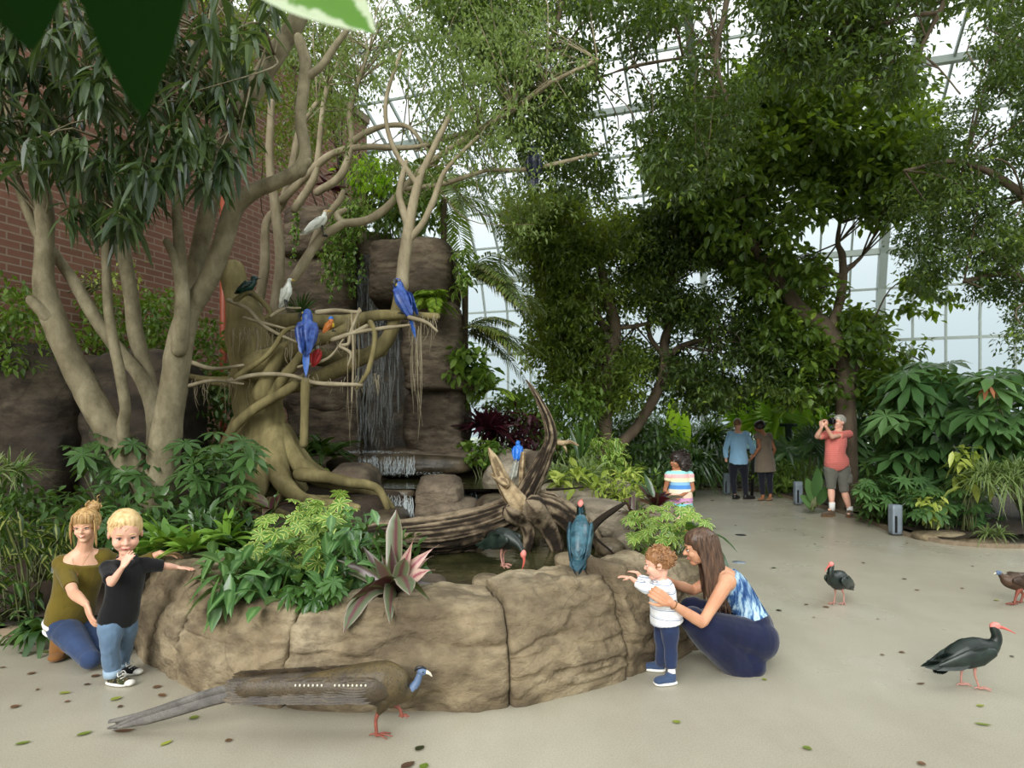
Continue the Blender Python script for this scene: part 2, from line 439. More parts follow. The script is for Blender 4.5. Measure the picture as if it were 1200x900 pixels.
M['frame'] = mat_plain('painted steel frame', S(146, 156, 150), .45, .05)
M['sill'] = mat_plain('painted knee wall', S(186, 198, 184), .6, .06)
M['soil'] = mat_plain('dark mulch soil', S(58, 46, 34), .95, .5, 25, .8)
M['kerb'] = mat_plain('kerb concrete', S(128, 112, 92), .85, .25, 14, .4)
M['orange'] = mat_plain('orange painted steel', S(150, 72, 48), .5, .08)

# ================= SHELL =================
nv, wv = nrm(A([.33, .94, 0])), nrm(A([.94, -.33, 0]))
def ST(s, t, z): return nv*s+wv*t+A([0, 0, z])
def quadmesh(name, pts, mat, thick=None):
    mb = MB(); mb.add(pts, [[0, 1, 2, 3]]); return mb.build(name, mat, org=(0, 0, 0), smooth=False)
fl = quadmesh('floor', [[-18, -9, 0], [30, -9, 0], [30, 30, 0], [-18, 30, 0]], M['floor']); tag(fl, kind='structure')
# brick wall (t = -8.8 plane) with thickness
def brick_wall():
    t0, t1 = -8.75, -9.1; s0, s1, z0, z1 = -6, 14.2, -.1, 8.9
    V = [ST(s, t, z) for t in (t0, t1) for s, z in ((s0, z0), (s1, z0), (s1, z1), (s0, z1))]
    mb = MB(); mb.add(V, [[0, 1, 2, 3], [7, 6, 5, 4], [3, 2, 6, 7], [1, 5, 6, 2], [0, 3, 7, 4], [0, 4, 5, 1]])
    o = mb.build('wall_left', M['brick'], org=(0, 0, 0), smooth=False)
    uv = o.data.uv_layers.new(name='uv')
    co = np.zeros(len(o.data.vertices)*3); o.data.vertices.foreach_get('co', co); co = co.reshape(-1, 3)
    li = np.zeros(len(o.data.loops), int); o.data.loops.foreach_get('vertex_index', li)
    uv.data.foreach_set('uv', np.stack([co[li]@nv, co[li][:, 2]], 1).astype(np.float32).ravel())
    tag(o, kind='structure')
    c = MB(); beam(c, ST(s0, -8.92, z1+.09), ST(s1, -8.92, z1+.09), .5, .18); o2 = c.build('trim_1', M['kerb'], smooth=False); tag(o2, kind='structure')
brick_wall()
def vault(th): return 8+13.3*math.cos(th), 4.4+7.6*math.sin(th)
T0, T1 = -18.0, 24.0
ths = list(np.linspace(0, PI, 25))
def prof_pts():
    return [(21.3, 0.9)]+[(21.3, z) for z in (2.4,)]+[vault(t) for t in ths]
def shell():
    pr = [(21.3, .95)]+[vault(t) for t in ths]
    # glazing: wall part and vault part
    mb = MB()
    for (s, z), (s2, z2) in ((pr[0], pr[1]),):
        mb.add([ST(s, T0, z), ST(s, T1, z), ST(s2, T1, z2), ST(s2, T0, z2)], [[0, 1, 2, 3]])
    o = mb.build('window_1', M['glass'], org=(0, 0, 0), smooth=False); tag(o, kind='structure')
    mb = MB()
    for (s, z), (s2, z2) in zip(pr[1:], pr[2:]):
        mb.add([ST(s, T0, z), ST(s, T1, z), ST(s2, T1, z2), ST(s2, T0, z2)], [[0, 1, 2, 3]])
    c = mb.build('ceiling', M['glass'], org=(0, 0, 0), smooth=False); tag(c, kind='structure')
    fw, fc = MB(), MB()
    for i, t in enumerate(np.arange(T0, T1, .8)):
        big = i % 6 == 3
        w_, d_ = (.2, .34) if big else (.05, .10)
        beam(fw, ST(21.25, t, .9), ST(21.25, t, 4.4), w_, d_, up=nv)
        for (s, z), (s2, z2) in zip(pr[1:], pr[2:]):
            beam(fc, ST(s-.03, t, z), ST(s2-.03, t, z2), w_, d_, up=(0, 0, 1) if z2 > 8 else nv)
    for z in (.98, 2.45, 3.95): beam(fw, ST(21.24, T0, z), ST(21.24, T1, z), .06, .08)
    for k in range(1, len(ths)-1):
        s, z = vault(ths[k]); b = k % 4 == 2
        beam(fc, ST(s-.05, T0, z), ST(s-.05, T1, z), .16 if b else .06, .16 if b else .06)
    f = fw.build('window_frame', M['frame'], parent=o, smooth=False); f2 = fc.build('roof_frame', M['frame'], parent=c, smooth=False)
    kw = MB(); V = [ST(s, t, z) for s in (21.15, 21.5) for t, z in ((T0, -.1), (T1, -.1), (T1, .95), (T0, .95))]
    kw.add(V, [[0, 1, 2, 3], [7, 6, 5, 4], [3, 2, 6, 7], [0, 4, 5, 1]]); k = kw.build('wall_back', M['sill'], org=(0, 0, 0), smooth=False); tag(k, kind='structure')
    # far right end wall of the house
shell()
# outside ground
og = quadmesh('ground', [[-60, -60, -.25], [80, -60, -.25], [80, 90, -.25], [-60, 90, -.25]], mat_plain('pale ground outside', S(150, 160, 140), .9, .15, .5)); tag(og, kind='structure')

# ================= SOIL =================
WALLP = [(-3.0, 5.4), (-2.78, 4.95), (-2.56, 4.58), (-2.10, 4.10), (-1.74, 3.87), (-1.28, 3.70), (-.9, 3.65), (-.514, 3.645), (0, 3.69), (.40, 3.90), (.74, 4.13), (1.156, 4.5), (1.55, 5.0), (1.80, 5.6), (1.95, 6.2)]
WP = smooth_path([A([x, y, 0]) for x, y in WALLP], 8)[:, :2]
WL = np.concatenate([[0], np.cumsum(np.linalg.norm(np.diff(WP, axis=0), axis=1))])
def wall_at(d):
    x = np.interp(d, WL, WP[:, 0]); y = np.interp(d, WL, WP[:, 1]); e = .05
    tx = np.interp(d+e, WL, WP[:, 0])-np.interp(d-e, WL, WP[:, 0]); ty = np.interp(d+e, WL, WP[:, 1])-np.interp(d-e, WL, WP[:, 1])
    t = nrm(np.stack([tx, ty], -1)); return np.stack([x, y], -1), np.stack([-t[..., 1], t[..., 0]], -1)
def ss(a, b, x): t = np.clip((x-a)/(b-a), 0, 1); return t*t*(3-2*t)
WATER = .46
def hsoil(x, y):
    base = .08+.25*ss(5, 8, y)
    m = .50+.42*ss(4.6, 8.2, y)
    wl = ss(-3.2, -2.5, x+.0*y)*1.0
    wl = np.maximum(wl, ss(5.6, 8, y)*ss(-6.5, -4, x))
    wr = 1-ss(.9, 1.9, x)
    h = base+(m-base)*wl*wr
    h = h*(1-ss(1.4, 2.4, x)*.6)
    pond = (1-ss(.75, 1.0, np.abs((x+.0)/1.5)**3+np.abs((y-6.0)/1.75)**3))
    h = h*(1-pond)+.2*pond
    up = (1-ss(.8, 1.1, ((x+.3)/1.5)**2+((y-8.3)/1.2)**2)); h = h*(1-up)+.6*up
    return h+.03*fbm(np.stack([x*1.5, y*1.5, x*0], -1), 3, 3)
def inpoly(x, y, poly):
    r = np.zeros(x.shape, bool); n = len(poly); j = n-1
    for i in range(n):
        xi, yi = poly[i]; xj, yj = poly[j]
        r ^= ((yi > y) != (yj > y)) & (x < (xj-xi)*(y-yi)/(yj-yi+1e-12)+xi); j = i
    return r
def soil(name, poly, hf, step=.12):
    xs = np.arange(min(p[0] for p in poly), max(p[0] for p in poly)+step, step); ys = np.arange(min(p[1] for p in poly), max(p[1] for p in poly)+step, step)
    X, Y = np.meshgrid(xs, ys, indexing='ij'); Z = hf(X, Y)
    ny = len(ys); ok = inpoly(X, Y, poly)
    i, j = np.nonzero(ok[:-1, :-1] & ok[1:, :-1] & ok[1:, 1:] & ok[:-1, 1:]); a = i*ny+j
    mb = MB(); mb.add(np.stack([X, Y, Z], -1).reshape(-1, 3), np.stack([a, a+ny, a+ny+1, a+1], 1))
    o = mb.build(name, M['soil'], org=(0, 0, 0)); tag(o, kind='structure'); return o
inner = [tuple(wall_at(d)[0]+wall_at(d)[1]*.2) for d in np.arange(.3, WL[-1]-.1, .3)]
POLY1 = [(-13, 5.15), (-3.9, 5.1), (-3.3, 5.02), (-2.95, 5.2)]+inner+[(1.75, 7.5), (1.7, 9), (2.1, 12), (2.95, 16.6), (3, 19.5), (-9, 22), (-13, 16)]
soil('ground', POLY1, hsoil)
POLY2 = [(2.9, 16.6), (4.3, 16.2), (5.8, 15.4), (5.9, 13.2), (5.87, 11.2), (5.65, 9.9), (5.65, 8.75), (6.6, 8.55), (14.5, 8.1), (26, 8), (26, 13), (14, 18), (3, 21)]
soil('ground', POLY2, lambda x, y: .07+.10*ss(0, 1.5, np.minimum(x-5.6, 30))+.04*fbm(np.stack([x*2, y*2, x*0], -1), 3, 4), .2)
# kerbs
def kerb(name, pts, w_=.07, h_=.075):
    mb = MB(); C = smooth_path([A([x, y, h_/2-.02]) for x, y in pts], 4)
    for a, b in zip(C[:-1], C[1:]): beam(mb, a, b+(b-a)*.06, w_, h_)
    o = mb.build(name, M['kerb'], smooth=False); tag(o, kind='structure')
kerb('trim_2', [(2.95, 16.5), (4.3, 16.15), (5.8, 15.4), (5.85, 13.2), (5.82, 11.2), (5.6, 9.9), (5.6, 9.1), (5.9, 8.62), (6.7, 8.45), (10, 8.25), (14.5, 8.0)])
kerb('trim_3', [(-13, 5.05), (-3.9, 5.0), (-3.3, 4.92), (-2.85, 4.98)])
# ================= ROCKS =================
M['rock'] = mat_rock('tan sandstone', S(84, 72, 56), S(136, 121, 96), S(162, 148, 122), 1.5, strata=1.2, bmp=.9)
M['rockdark'] = mat_rock('dark brown stone', S(66, 56, 47), S(104, 91, 76), S(136, 121, 102), 1.3, strata=1.5, bmp=.9)
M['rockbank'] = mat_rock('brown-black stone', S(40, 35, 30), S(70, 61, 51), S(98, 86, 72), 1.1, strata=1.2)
M['rockwet'] = mat_rock('wet brown stone', S(40, 34, 26), S(80, 68, 52), S(112, 98, 78), 1.6, wet=.8, strata=.7)
M['rockgrey'] = mat_rock('grey stone', S(100, 91, 78), S(136, 125, 108), S(164, 152, 134), 1.8)
def wall_block(label, u0, u1, h0, h1, T=.5, N=26, batter=.12, seed=0, amp=.05, k=16, z0=-.06):
    V, Q = rbox(N, k)
    u = u0+(u1-u0)*(V[:, 0]+1)/2; v = (V[:, 1]+1)/2; zz = (V[:, 2]+1)/2
    c, n = wall_at(u)
    h = h0+(h1-h0)*(u-u0)/(u1-u0)
    h = h+.05*fbm(np.stack([u*1.6, v*0, u*0+seed], -1), 3, seed)
    z = z0+(h-z0)*zz
    bulge = batter*zz**2.2-.03*np.sin(zz*PI)
    d = bulge*(1-v)+v*T
    X = np.stack([c[:, 0]+n[:, 0]*d, c[:, 1]+n[:, 1]*d, z], 1)
    dirn = np.stack([-n[:, 0]*(1-2*v), -n[:, 1]*(1-2*v), (2*zz-1)*.8], 1)
    a = fbm(X*A([1.3, 1.3, 2.0]), 5, seed+3); b = np.abs(fbm(X*A([1.6, 1.6, 4.0]), 4, seed+9))
    X = X+nrm(dirn)*(amp*a-amp*.9*np.clip(.12-b, 0, 1)/.12*.5)[:, None]
    led = fbm(X*A([1.1, 1.1, 5.5])+fbm(X*1.7, 2, seed+30)[:, None]*.8, 3, seed+20); st_ = np.sin(led*11); X = X+nrm(dirn)*(.016*np.clip(st_*2, -1, 1)*(.4+.6*np.clip(a*2+.5, 0, 1)))[:, None]+nrm(dirn)*(.010*fbm(X*14, 3, seed+40))[:, None]
    mb = MB(); mb.add(X, Q)
    o = mb.build('boulder', M['rock']); tag(o, label, 'rock', 'boulders of the pond wall'); return o
def ud(px):   # arc length where the wall base passes below a picture column
    i = np.arange(len(WP)); X = 600+WP[:, 0]/WP[:, 1]*F; return float(np.interp(px, X, WL))
ub = [.15, ud(205)-.02, ud(330), ud(600), ud(738), ud(815), WL[-1]-.75, WL[-1]-.1]
lbl = ['tan pond wall boulder beside the boy, its top rising to a rounded hump',
       'low tan boulder behind the long tail of the pheasant, under the leafy plants',
       'longest tan boulder of the pond wall, behind the body of the walking pheasant',
       'tallest rounded tan boulder of the pond wall, left of the toddler',
       'narrow tan boulder of the pond wall right behind the toddler',
       'tan pond wall boulder hidden behind the crouching woman',
       'low tan boulder under the variegated bush behind the crouching woman']
hh = [(.60, .66), (.60, .52), (.50, .60), (.60, .66), (.66, .60), (.60, .5), (.5, .4)]
for i in range(7):
    wall_block(lbl[i], ub[i], ub[i+1], *hh[i], T=.66 if i in (2, 3) else .56, N=54 if i in (1, 2, 3) else 34, seed=i*5+1, amp=.055+.01*(i == 3), batter=.17)

def rock(label, c, r, rz=0, N=16, k=3.2, amp=.12, nf=1.4, seed=1, mat='rockgrey', name='rock', group=None, tilt=(0, 0), strat=1.6, parent=None, cat='rock'):
    V, Q = rbox(N, k); r = A(r, float)
    W = V*r
    R = A((Matrix.Rotation(rz, 3, 'Z') @ Matrix.Rotation(tilt[0], 3, 'X') @ Matrix.Rotation(tilt[1], 3, 'Y')))
    W = W@R.T+A(c)
    s = r.min()
    a = fbm(W*A([1, 1, strat])*nf/max(s, .2)*.6, 5, seed); b = np.abs(fbm(W*A([1, 1, strat*2.5])*nf*1.2/max(s, .2)*.5, 4, seed+5))
    W = W+nrm(W-A(c))*(s*amp*(a*1.6-np.clip(.1-b, 0, 1)*4))[:, None]
    mb = MB(); mb.add(W, Q)
    o = mb.build(name, M[mat], parent=parent)
    if parent is None: tag(o, label, cat, group)
    return o
# waterfall cliff: right column (upper block, shaft, lower block, foot)
def cliffpart(parent, name, x0, x1, y0, y1, Y, dY, seed, mat='rockdark', amp=.15, k=5.5, N=34, label=None):
    p = P(x0, y1, Y); q = P(x1, y0, Y)
    o = rock('', [(p[0]+q[0])/2, Y+dY/2, (p[2]+q[2])/2], [(q[0]-p[0])/2, dY/2, (q[2]-p[2])/2], N=N, k=k, amp=amp, seed=seed, mat=mat, name=name, parent=parent, strat=2.2)
    if label: o['label'] = label
    return o
cl = thing('rock_stack', 'tall square-topped brown rock column right of the waterfall', 'rock', P(490, 560, 9.6))
cliffpart(cl, 'cap_block', 424, 530, 270, 352, 9.3, 1.7, 3)
cliffpart(cl, 'shaft', 466, 540, 345, 452, 9.45, 1.5, 5)
cliffpart(cl, 'shelf', 470, 552, 436, 458, 9.2, 1.5, 6, amp=.16)
cliffpart(cl, 'foot_block', 470, 544, 450, 545, 9.35, 1.6, 7, mat='rockdark')
cliffpart(cl, 'apron', 405, 575, 528, 600, 9.05, 1.5, 8, mat='rockdark', k=4)
c2 = thing('rock_stack', 'brown rock column left of the waterfall, hung with vines', 'rock', P(360, 560, 10.0))
cliffpart(c2, 'cap_block', 326, 408, 236, 300, 9.9, 1.6, 13)
cliffpart(c2, 'shaft', 322, 412, 290, 480, 10.05, 1.5, 15, k=8)
cliffpart(c2, 'foot_block', 330, 425, 430, 600, 10.1, 1.5, 17, mat='rockdark')
rock('dark wet rock face that the waterfall runs down, between the two columns', [P(445, 430, 10.5)[0], 10.9, 2.2], [1.0, .5, 2.35], N=30, k=7, amp=.1, seed=21, mat='rockwet', name='wet_cliff', strat=.6)
rock('dark boulder lying on top of the rock face above the waterfall', P(420, 300, 10.9), [.7, .5, .35], seed=22, mat='rockdark')
# cascade steps
st = thing('rock_ledge', 'layered wet rock ledge of the small cascade below the waterfall', 'rock', P(455, 600, 7.5))
for k, (y0, y1, x0, x1, Yk) in enumerate(((574, 584, 429, 487, 7.35), (583, 593, 434, 484, 7.32), (591, 620, 440, 482, 7.45))):
    cliffpart(st, 'slab', x0, x1, y0, y1, Yk, 1.0, 30+k, mat='rockwet', amp=.25, k=6, N=12)
st = thing('rock_ledge', 'layered wet rock ledge at the upper pool, right of the blocky boulder', 'rock', P(552, 590, 8.0))
for k, (y0, y1, x0, x1, Yk) in enumerate(((569, 579, 528, 577, 7.8), (577, 590, 531, 574, 7.85), (588, 612, 533, 572, 7.9))):
    cliffpart(st, 'slab', x0, x1, y0, y1, Yk, 1.0, 40+k, mat='rockwet', amp=.25, k=6, N=12)
rock('curved wet stone lip of the basin right under the waterfall', P(470, 545, 8.95), [1.0, .3, .14], seed=50, mat='rockwet', k=3, amp=.2)
def prock(label, px0, px1, py0, py1, Y, dY, seed, mat='rockgrey', k=3.2, amp=.12, rz=0, tilt=(0, 0), N=14, group=None):
    p = P(px0, py1, Y); q = P(px1, py0, Y)
    return rock(label, [(p[0]+q[0])/2, Y+dY/2, (p[2]+q[2])/2], [(q[0]-p[0])/2, dY/2, (q[2]-p[2])/2], rz=rz, N=N, k=k, amp=amp, seed=seed, mat=mat, tilt=tilt, group=group)
prock('blocky tan-topped boulder between the two cascades', 484, 538, 560, 640, 7.0, .7, 60, mat='rockdark', k=5, amp=.16, N=22)
prock('grey boulder left of the cascade, under the spreading tree roots', 378, 434, 546, 600, 7.3, .9, 61, mat='rockdark')
prock('dark low boulder below the root-covered boulder, left of the cascade', 380, 440, 585, 640, 6.8, .8, 62, mat='rockwet')
prock('round grey boulder behind the fallen log, with a long-tailed blue bird above it', 562, 622, 542, 600, 7.9, .9, 63, k=2.5)
prock('flat grey boulder beyond the log, top of the pile under the blue bird', 575, 632, 528, 556, 8.6, .9, 64, k=3)
prock('dark boulder behind the upright snag of the log', 612, 650, 530, 575, 8.2, .8, 65, mat='rockdark')
prock('brown boulder at the right foot of the rock column', 540, 600, 548, 572, 9.2, .9, 66, mat='rockdark', k=3)
prock('dark wet boulder behind the fallen log at the left, below the cascade', 426, 470, 602, 640, 6.6, .9, 67, mat='rockwet')
prock('brown boulder behind the middle of the fallen log', 500, 560, 588, 622, 6.9, .8, 68, mat='rockdark')
prock('dark boulder under the root end of the ledge, behind the log', 556, 606, 584, 620, 6.9, .8, 69, mat='rockwet')
# right bank slabs
prock('wide flat slab sloping into the pond right of the log', 672, 752, 596, 648, 5.9, 1.5, 70, k=4, tilt=(-.12, .14), amp=.14, N=22)
prock('grey slab at the back of the right bank below the yellow-green plants', 636, 712, 572, 606, 7.1, 1.1, 71, k=4, amp=.14, N=20)
prock('grey boulder on the right bank behind the perched ibis', 700, 752, 568, 600, 7.4, 1.1, 72, k=3, amp=.12)
prock('small grey stone on the right bank at the foot of the variegated bush', 724, 758, 628, 655, 5.5, .5, 73, k=2.6)
prock('wet dark stone at the water line right of the pond', 700, 735, 636, 656, 5.35, .4, 74, mat='rockwet', k=2.6)
prock('flat stone beside the path under the girl in the striped top', 742, 800, 590, 618, 7.4, 1.0, 75, k=3)
prock('small tan stone wedged beside the rocky wall top near the toddler', 652, 700, 655, 672, 4.62, .35, 76, mat='rock', k=3)
prock('rounded tan pebble-shaped stone on the wall top right of the striped plant', 552, 586, 680, 696, 4.3, .3, 77, mat='rock', k=2.4)
prock('dark stone half hidden by the purple striped plant', 480, 520, 682, 705, 4.3, .35, 78, mat='rockdark', k=2.6)
# big dark retaining rock at the left
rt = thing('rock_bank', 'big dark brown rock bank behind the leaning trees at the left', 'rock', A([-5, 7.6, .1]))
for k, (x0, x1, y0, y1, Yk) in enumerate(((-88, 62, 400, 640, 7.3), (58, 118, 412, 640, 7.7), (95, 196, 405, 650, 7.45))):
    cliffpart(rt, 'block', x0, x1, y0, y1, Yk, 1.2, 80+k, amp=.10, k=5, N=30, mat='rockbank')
# foot rocks right bed
prock('flat tan stone on the mulch at the far right bed edge', 1085, 1150, 626, 640, 8.9, .5, 90, mat='rock', k=3)
prock('second flat tan stone on the mulch, nearer the spider plant', 1140, 1190, 632, 643, 8.75, .35, 91, mat='rock', k=3)

# ================= WATER =================
def water_mat():
    m, nt, N, L = new_mat('pond water'); v = nt.nodes.new('ShaderNodeNewGeometry').outputs['Position']
    f = noise_n(nt, v, 9, 3, .5); g = noise_n(nt, v, 2.5, 3, .5)
    c = ramp(nt, g, [(.35, S(34, 36, 20)), (.65, S(66, 64, 38))])
    b = bsdf(nt, c, .06, bump(nt, f, .25, .02), .6); out_of(nt, b.outputs[0]); return m
M['water'] = water_mat()
def watersheet(name, x0, x1, y0, y1, z, label, clip=None):
    g = 60; xs = np.linspace(-1, 1, g); X, Y = np.meshgrid(xs, xs, indexing='ij')
    r = np.maximum(np.abs(X), np.abs(Y)); a = np.arctan2(Y, X); k = 1.0/np.maximum(np.abs(np.cos(a))**5+np.abs(np.sin(a))**5, 1e-6)**.2
    X = r*np.cos(a)*k; Y = r*np.sin(a)*k
    V = np.stack([(x0+x1)/2+X*(x1-x0)/2, (y0+y1)/2+Y*(y1-y0)/2, np.full_like(X, z)], -1).reshape(-1, 3)
    i, j = np.meshgrid(np.arange(g-1), np.arange(g-1), indexing='ij'); q = (i*g+j).ravel()
    if clip is not None: cc = (V[q]+V[q+g+1])/2; q = q[inpoly(cc[:, 0], cc[:, 1], clip)]
    mb = MB(); mb.add(V, np.stack([q, q+g, q+g+1, q+1], 1)); o = mb.build(name, M['water']); tag(o, label, 'water', kind='stuff'); return o
watersheet('pond_water', -1.55, 1.5, 4.0, 7.75, WATER, 'dark green-brown pond water inside the boulder wall', [tuple(wall_at(d)[0]+wall_at(d)[1]*.3) for d in np.arange(.3, WL[-1]-.1, .2)]+[(1.7, 9), (-2, 9)])
watersheet('pool_water', -1.75, .3, 7.4, 9.3, .86, 'dark water of the upper pool behind the cascade')
watersheet('basin_water', -2.2, -.6, 9.0, 10.6, 1.13, 'water in the basin at the foot of the waterfall')
def foam_mat():
    m, nt, N, L = new_mat('falling water'); s = attr_rgb(nt)
    b = bsdf(nt, S(222, 230, 232), .25, None, .6); t = nt.nodes.new('ShaderNodeBsdfTransparent')
    mx = nt.nodes.new('ShaderNodeMixShader'); L.new(s[0], mx.inputs[0]); L.new(t.outputs[0], mx.inputs[1]); L.new(b.outputs[0], mx.inputs[2]); out_of(nt, mx.outputs[0]); return m
M['foam'] = foam_mat()
def fall(name, label, px0, px1, py0, py1, Y, n, wd, lean=0, al=(.15, .55), sl=(.2, .8)):
    mb = MB(); a = P(px0, py0, Y); b = P(px1, py1, Y)
    for i in range(n):
        x = rng.uniform(a[0], b[0]); l = (a[2]-b[2])*rng.uniform(*sl); z = b[2]+rng.uniform(0, 1)*(a[2]-b[2]-l)+l
        pts = [A([x+rng.normal(0, .01), Y+rng.normal(0, .015)-lean*(a[2]-z), z])]
        for q in range(1, 6):
            zz = z-l*q/5; pts.append(A([x+rng.normal(0, .008), Y-lean*(a[2]-zz)+rng.normal(0, .01), zz]))
        tube(mb, pts, [wd*.3, wd, wd, wd*.4], 4, 2, attr=rng.uniform(*al), side=(1, 0, 0), rb=[wd*.2, wd*.35, wd*.2])
    o = mb.build(name, M['foam']); tag(o, label, 'water', kind='stuff'); return o
fall('waterfall', 'white streaks of the main waterfall down the wet rock face', 420, 470, 300, 533, 10.28, 300, .008, .09, (.015, .22), (.04, .2))
fall('waterfall', 'bright spout at the head of the waterfall behind the bare limbs', 432, 452, 326, 390, 10.3, 60, .010, .05, (.1, .45), (.1, .4))
fall('waterfall', 'short white fall from the basin lip into the upper pool', 420, 486, 533, 560, 8.6, 120, .007, .0, (.05, .4), (.2, .8))
fall('waterfall', 'thin white streams of the lower cascade into the pond', 437, 484, 578, 618, 7.22, 90, .007, .02, (.1, .45), (.3, .9))
fall('waterfall', 'two thin trickles off the ledge right of the blocky boulder', 540, 566, 576, 606, 7.7, 14, .014, .02, (.2, .5), (.6, 1))
def froth(label, px, py, Y, rx, ry, n, r=.02):
    mb = MB(); c = P(px, py, Y)
    for i in range(n):
        a = rng.uniform(0, 2*PI); q = math.sqrt(rng.random()); ell(mb, c+A([math.cos(a)*q*rx, math.sin(a)*q*ry, rng.uniform(0, .03)]), A([1, 1, .6])*r*rng.uniform(.4, 1.2), N=2)
    mb.A = [np.tile([.5, 0, 0, 1.], (len(v), 1)) for v in mb.V]
    o = mb.build('foam', M['foam']); tag(o, label, 'foam', kind='stuff')
froth('white foam where the waterfall hits its basin', 448, 531, 9.35, .55, .2, 420, .008)
froth('thin white foam on the upper pool below the basin lip', 455, 556, 8.5, .7, .15, 260, .006)
# ================= TREES =================
M['bark'] = mat_bark('smooth olive-grey bark', S(92, 84, 64), S(134, 124, 100), S(158, 148, 124), 7, (1, 1, .6), .6)
M['barkpale'] = mat_bark('pale tan bark', S(122, 110, 88), S(158, 145, 120), S(184, 172, 148), 6, (1, 1, .5), .3)
M['barkbrown'] = mat_bark('brown bark', S(78, 66, 54), S(108, 94, 78), S(130, 114, 96), 6, (1, 1, .3), .5)
M['barkban'] = mat_bark('yellow-tan fig bark', S(78, 70, 44), S(130, 118, 80), S(164, 150, 108), 5, (1, 1, .25), .7)
M['l_long'] = mat_leaf('long dark fig leaf', S(34, 52, 30), S(98, 116, 72), young=S(150, 176, 60), gloss=.3, trans=.22, tcol=S(120, 150, 50))
M['l_fig'] = mat_leaf('small fig leaf', S(80, 98, 46), S(140, 158, 84), trans=.4, tcol=S(160, 190, 90))
M['l_dark'] = mat_leaf('dark fig leaf', S(34, 52, 24), S(84, 104, 46), trans=.32, tcol=S(140, 170, 40), young=S(130, 150, 50))
M['l_mid'] = mat_leaf('mid green leaf', S(52, 72, 30), S(116, 136, 56), trans=.38, tcol=S(180, 200, 40), young=S(150, 170, 60))
M['l_ovate'] = mat_leaf('round glossy leaf', S(46, 70, 28), S(108, 132, 54), trans=.36, tcol=S(170, 200, 40), young=S(160, 184, 70))
def pxr(r, Y): return [a*Y/F for a in r]
def stem(tree, name, pts, Y, r, mat, n=10, noise=.006, nf=6, label=None, seed=0, k=6, org=None):
    mb = MB(); tube(mb, PP(pts, Y), pxr(r, Y), n, k, noise=noise, nf=nf, round_ends=True, seed=seed)
    o = mb.build(name, mat, parent=tree)
    if label: o['label'] = label
    return o
def inpx(poly, n, gaps=(), keep=.12):
    xs = [p[0] for p in poly]; ys = [p[1] for p in poly]; out = []
    tot = 0
    while tot < n:
        x = rng.uniform(min(xs), max(xs), n*2); y = rng.uniform(min(ys), max(ys), n*2)
        ok = inpoly(x, y, poly)
        for gx, gy, gr in gaps: ok &= (((x-gx)**2+(y-gy)**2) > gr*gr) | (rng.random(len(x)) < keep)
        out.append(np.stack([x[ok], y[ok]], 1)); tot += ok.sum()
        if not ok.any(): break
    return np.concatenate(out)[:n]
def volume(poly, n, Y0, Y1, gaps=(), keep=.12):
    q = inpx(poly, n, gaps, keep); Y = rng.uniform(Y0, Y1, len(q))
    return np.stack([(q[:, 0]-600)*Y/F, Y, CH-(q[:, 1]-HZ)*Y/F], 1)
def foliage(mb, C, k, rad, L, W, down=.5, small=True, droop=.15, segs=3, prof='leaf', lv=.3, m=0):
    n = len(C); tw = 4
    ax = rdir(n*tw, -.6, .7); base = np.repeat(C, tw, 0)
    kk = max(1, k//tw); tt = rng.uniform(.15, 1, (n*tw, kk))
    B = base[:, None]+ax[:, None]*(tt*rad)[..., None]*1.1+rng.normal(0, rad*.16, (n*tw, kk, 3))
    D = ax[:, None]*.5+rdir(n*tw*kk).reshape(n*tw, kk, 3)*.8+A([0, 0, -down])
    cv = np.repeat(rng.random(n), tw*kk); v = np.clip(cv*.6+rng.random(len(cv))*.4+(rng.random(len(cv)) < .05)*.5, 0, 1)
    B = B.reshape(-1, 3); D = D.reshape(-1, 3); Ls = L*rng.uniform(1-lv, 1+lv, len(B)); Ws = W*rng.uniform(.8, 1.2, len(B))
    if small: smallleaves(mb, B, D, Ls, Ws, v, m)
    else: blades(mb, B, D, Ls, Ws, droop, segs, prof, .15, v, m=m)
def twigs(tree, mat, roots, C, n, r0=.012, sag=.1, name='twigs'):
    mb = MB(); idx = rng.choice(len(C), min(n, len(C)), replace=False); R = A(roots)
    for i in idx:
        c = C[i]; d = np.linalg.norm(R-c, axis=1); b = R[rng.choice(np.argsort(d)[:3])]
        mid = (b+c)/2+rng.normal(0, .12, 3)*np.linalg.norm(c-b)+A([0, 0, sag*np.linalg.norm(c-b)])
        tube(mb, [b, mid, c], [r0*1.4, r0, r0*.3], 5, 4)
    o = mb.build(name, mat, parent=tree); o['kind'] = 'stuff'; return o
def leafpart(tree, mb, mat, name='foliage'):
    o = mb.build(name, mat, parent=tree, smooth=False); o['kind'] = 'stuff'; return o

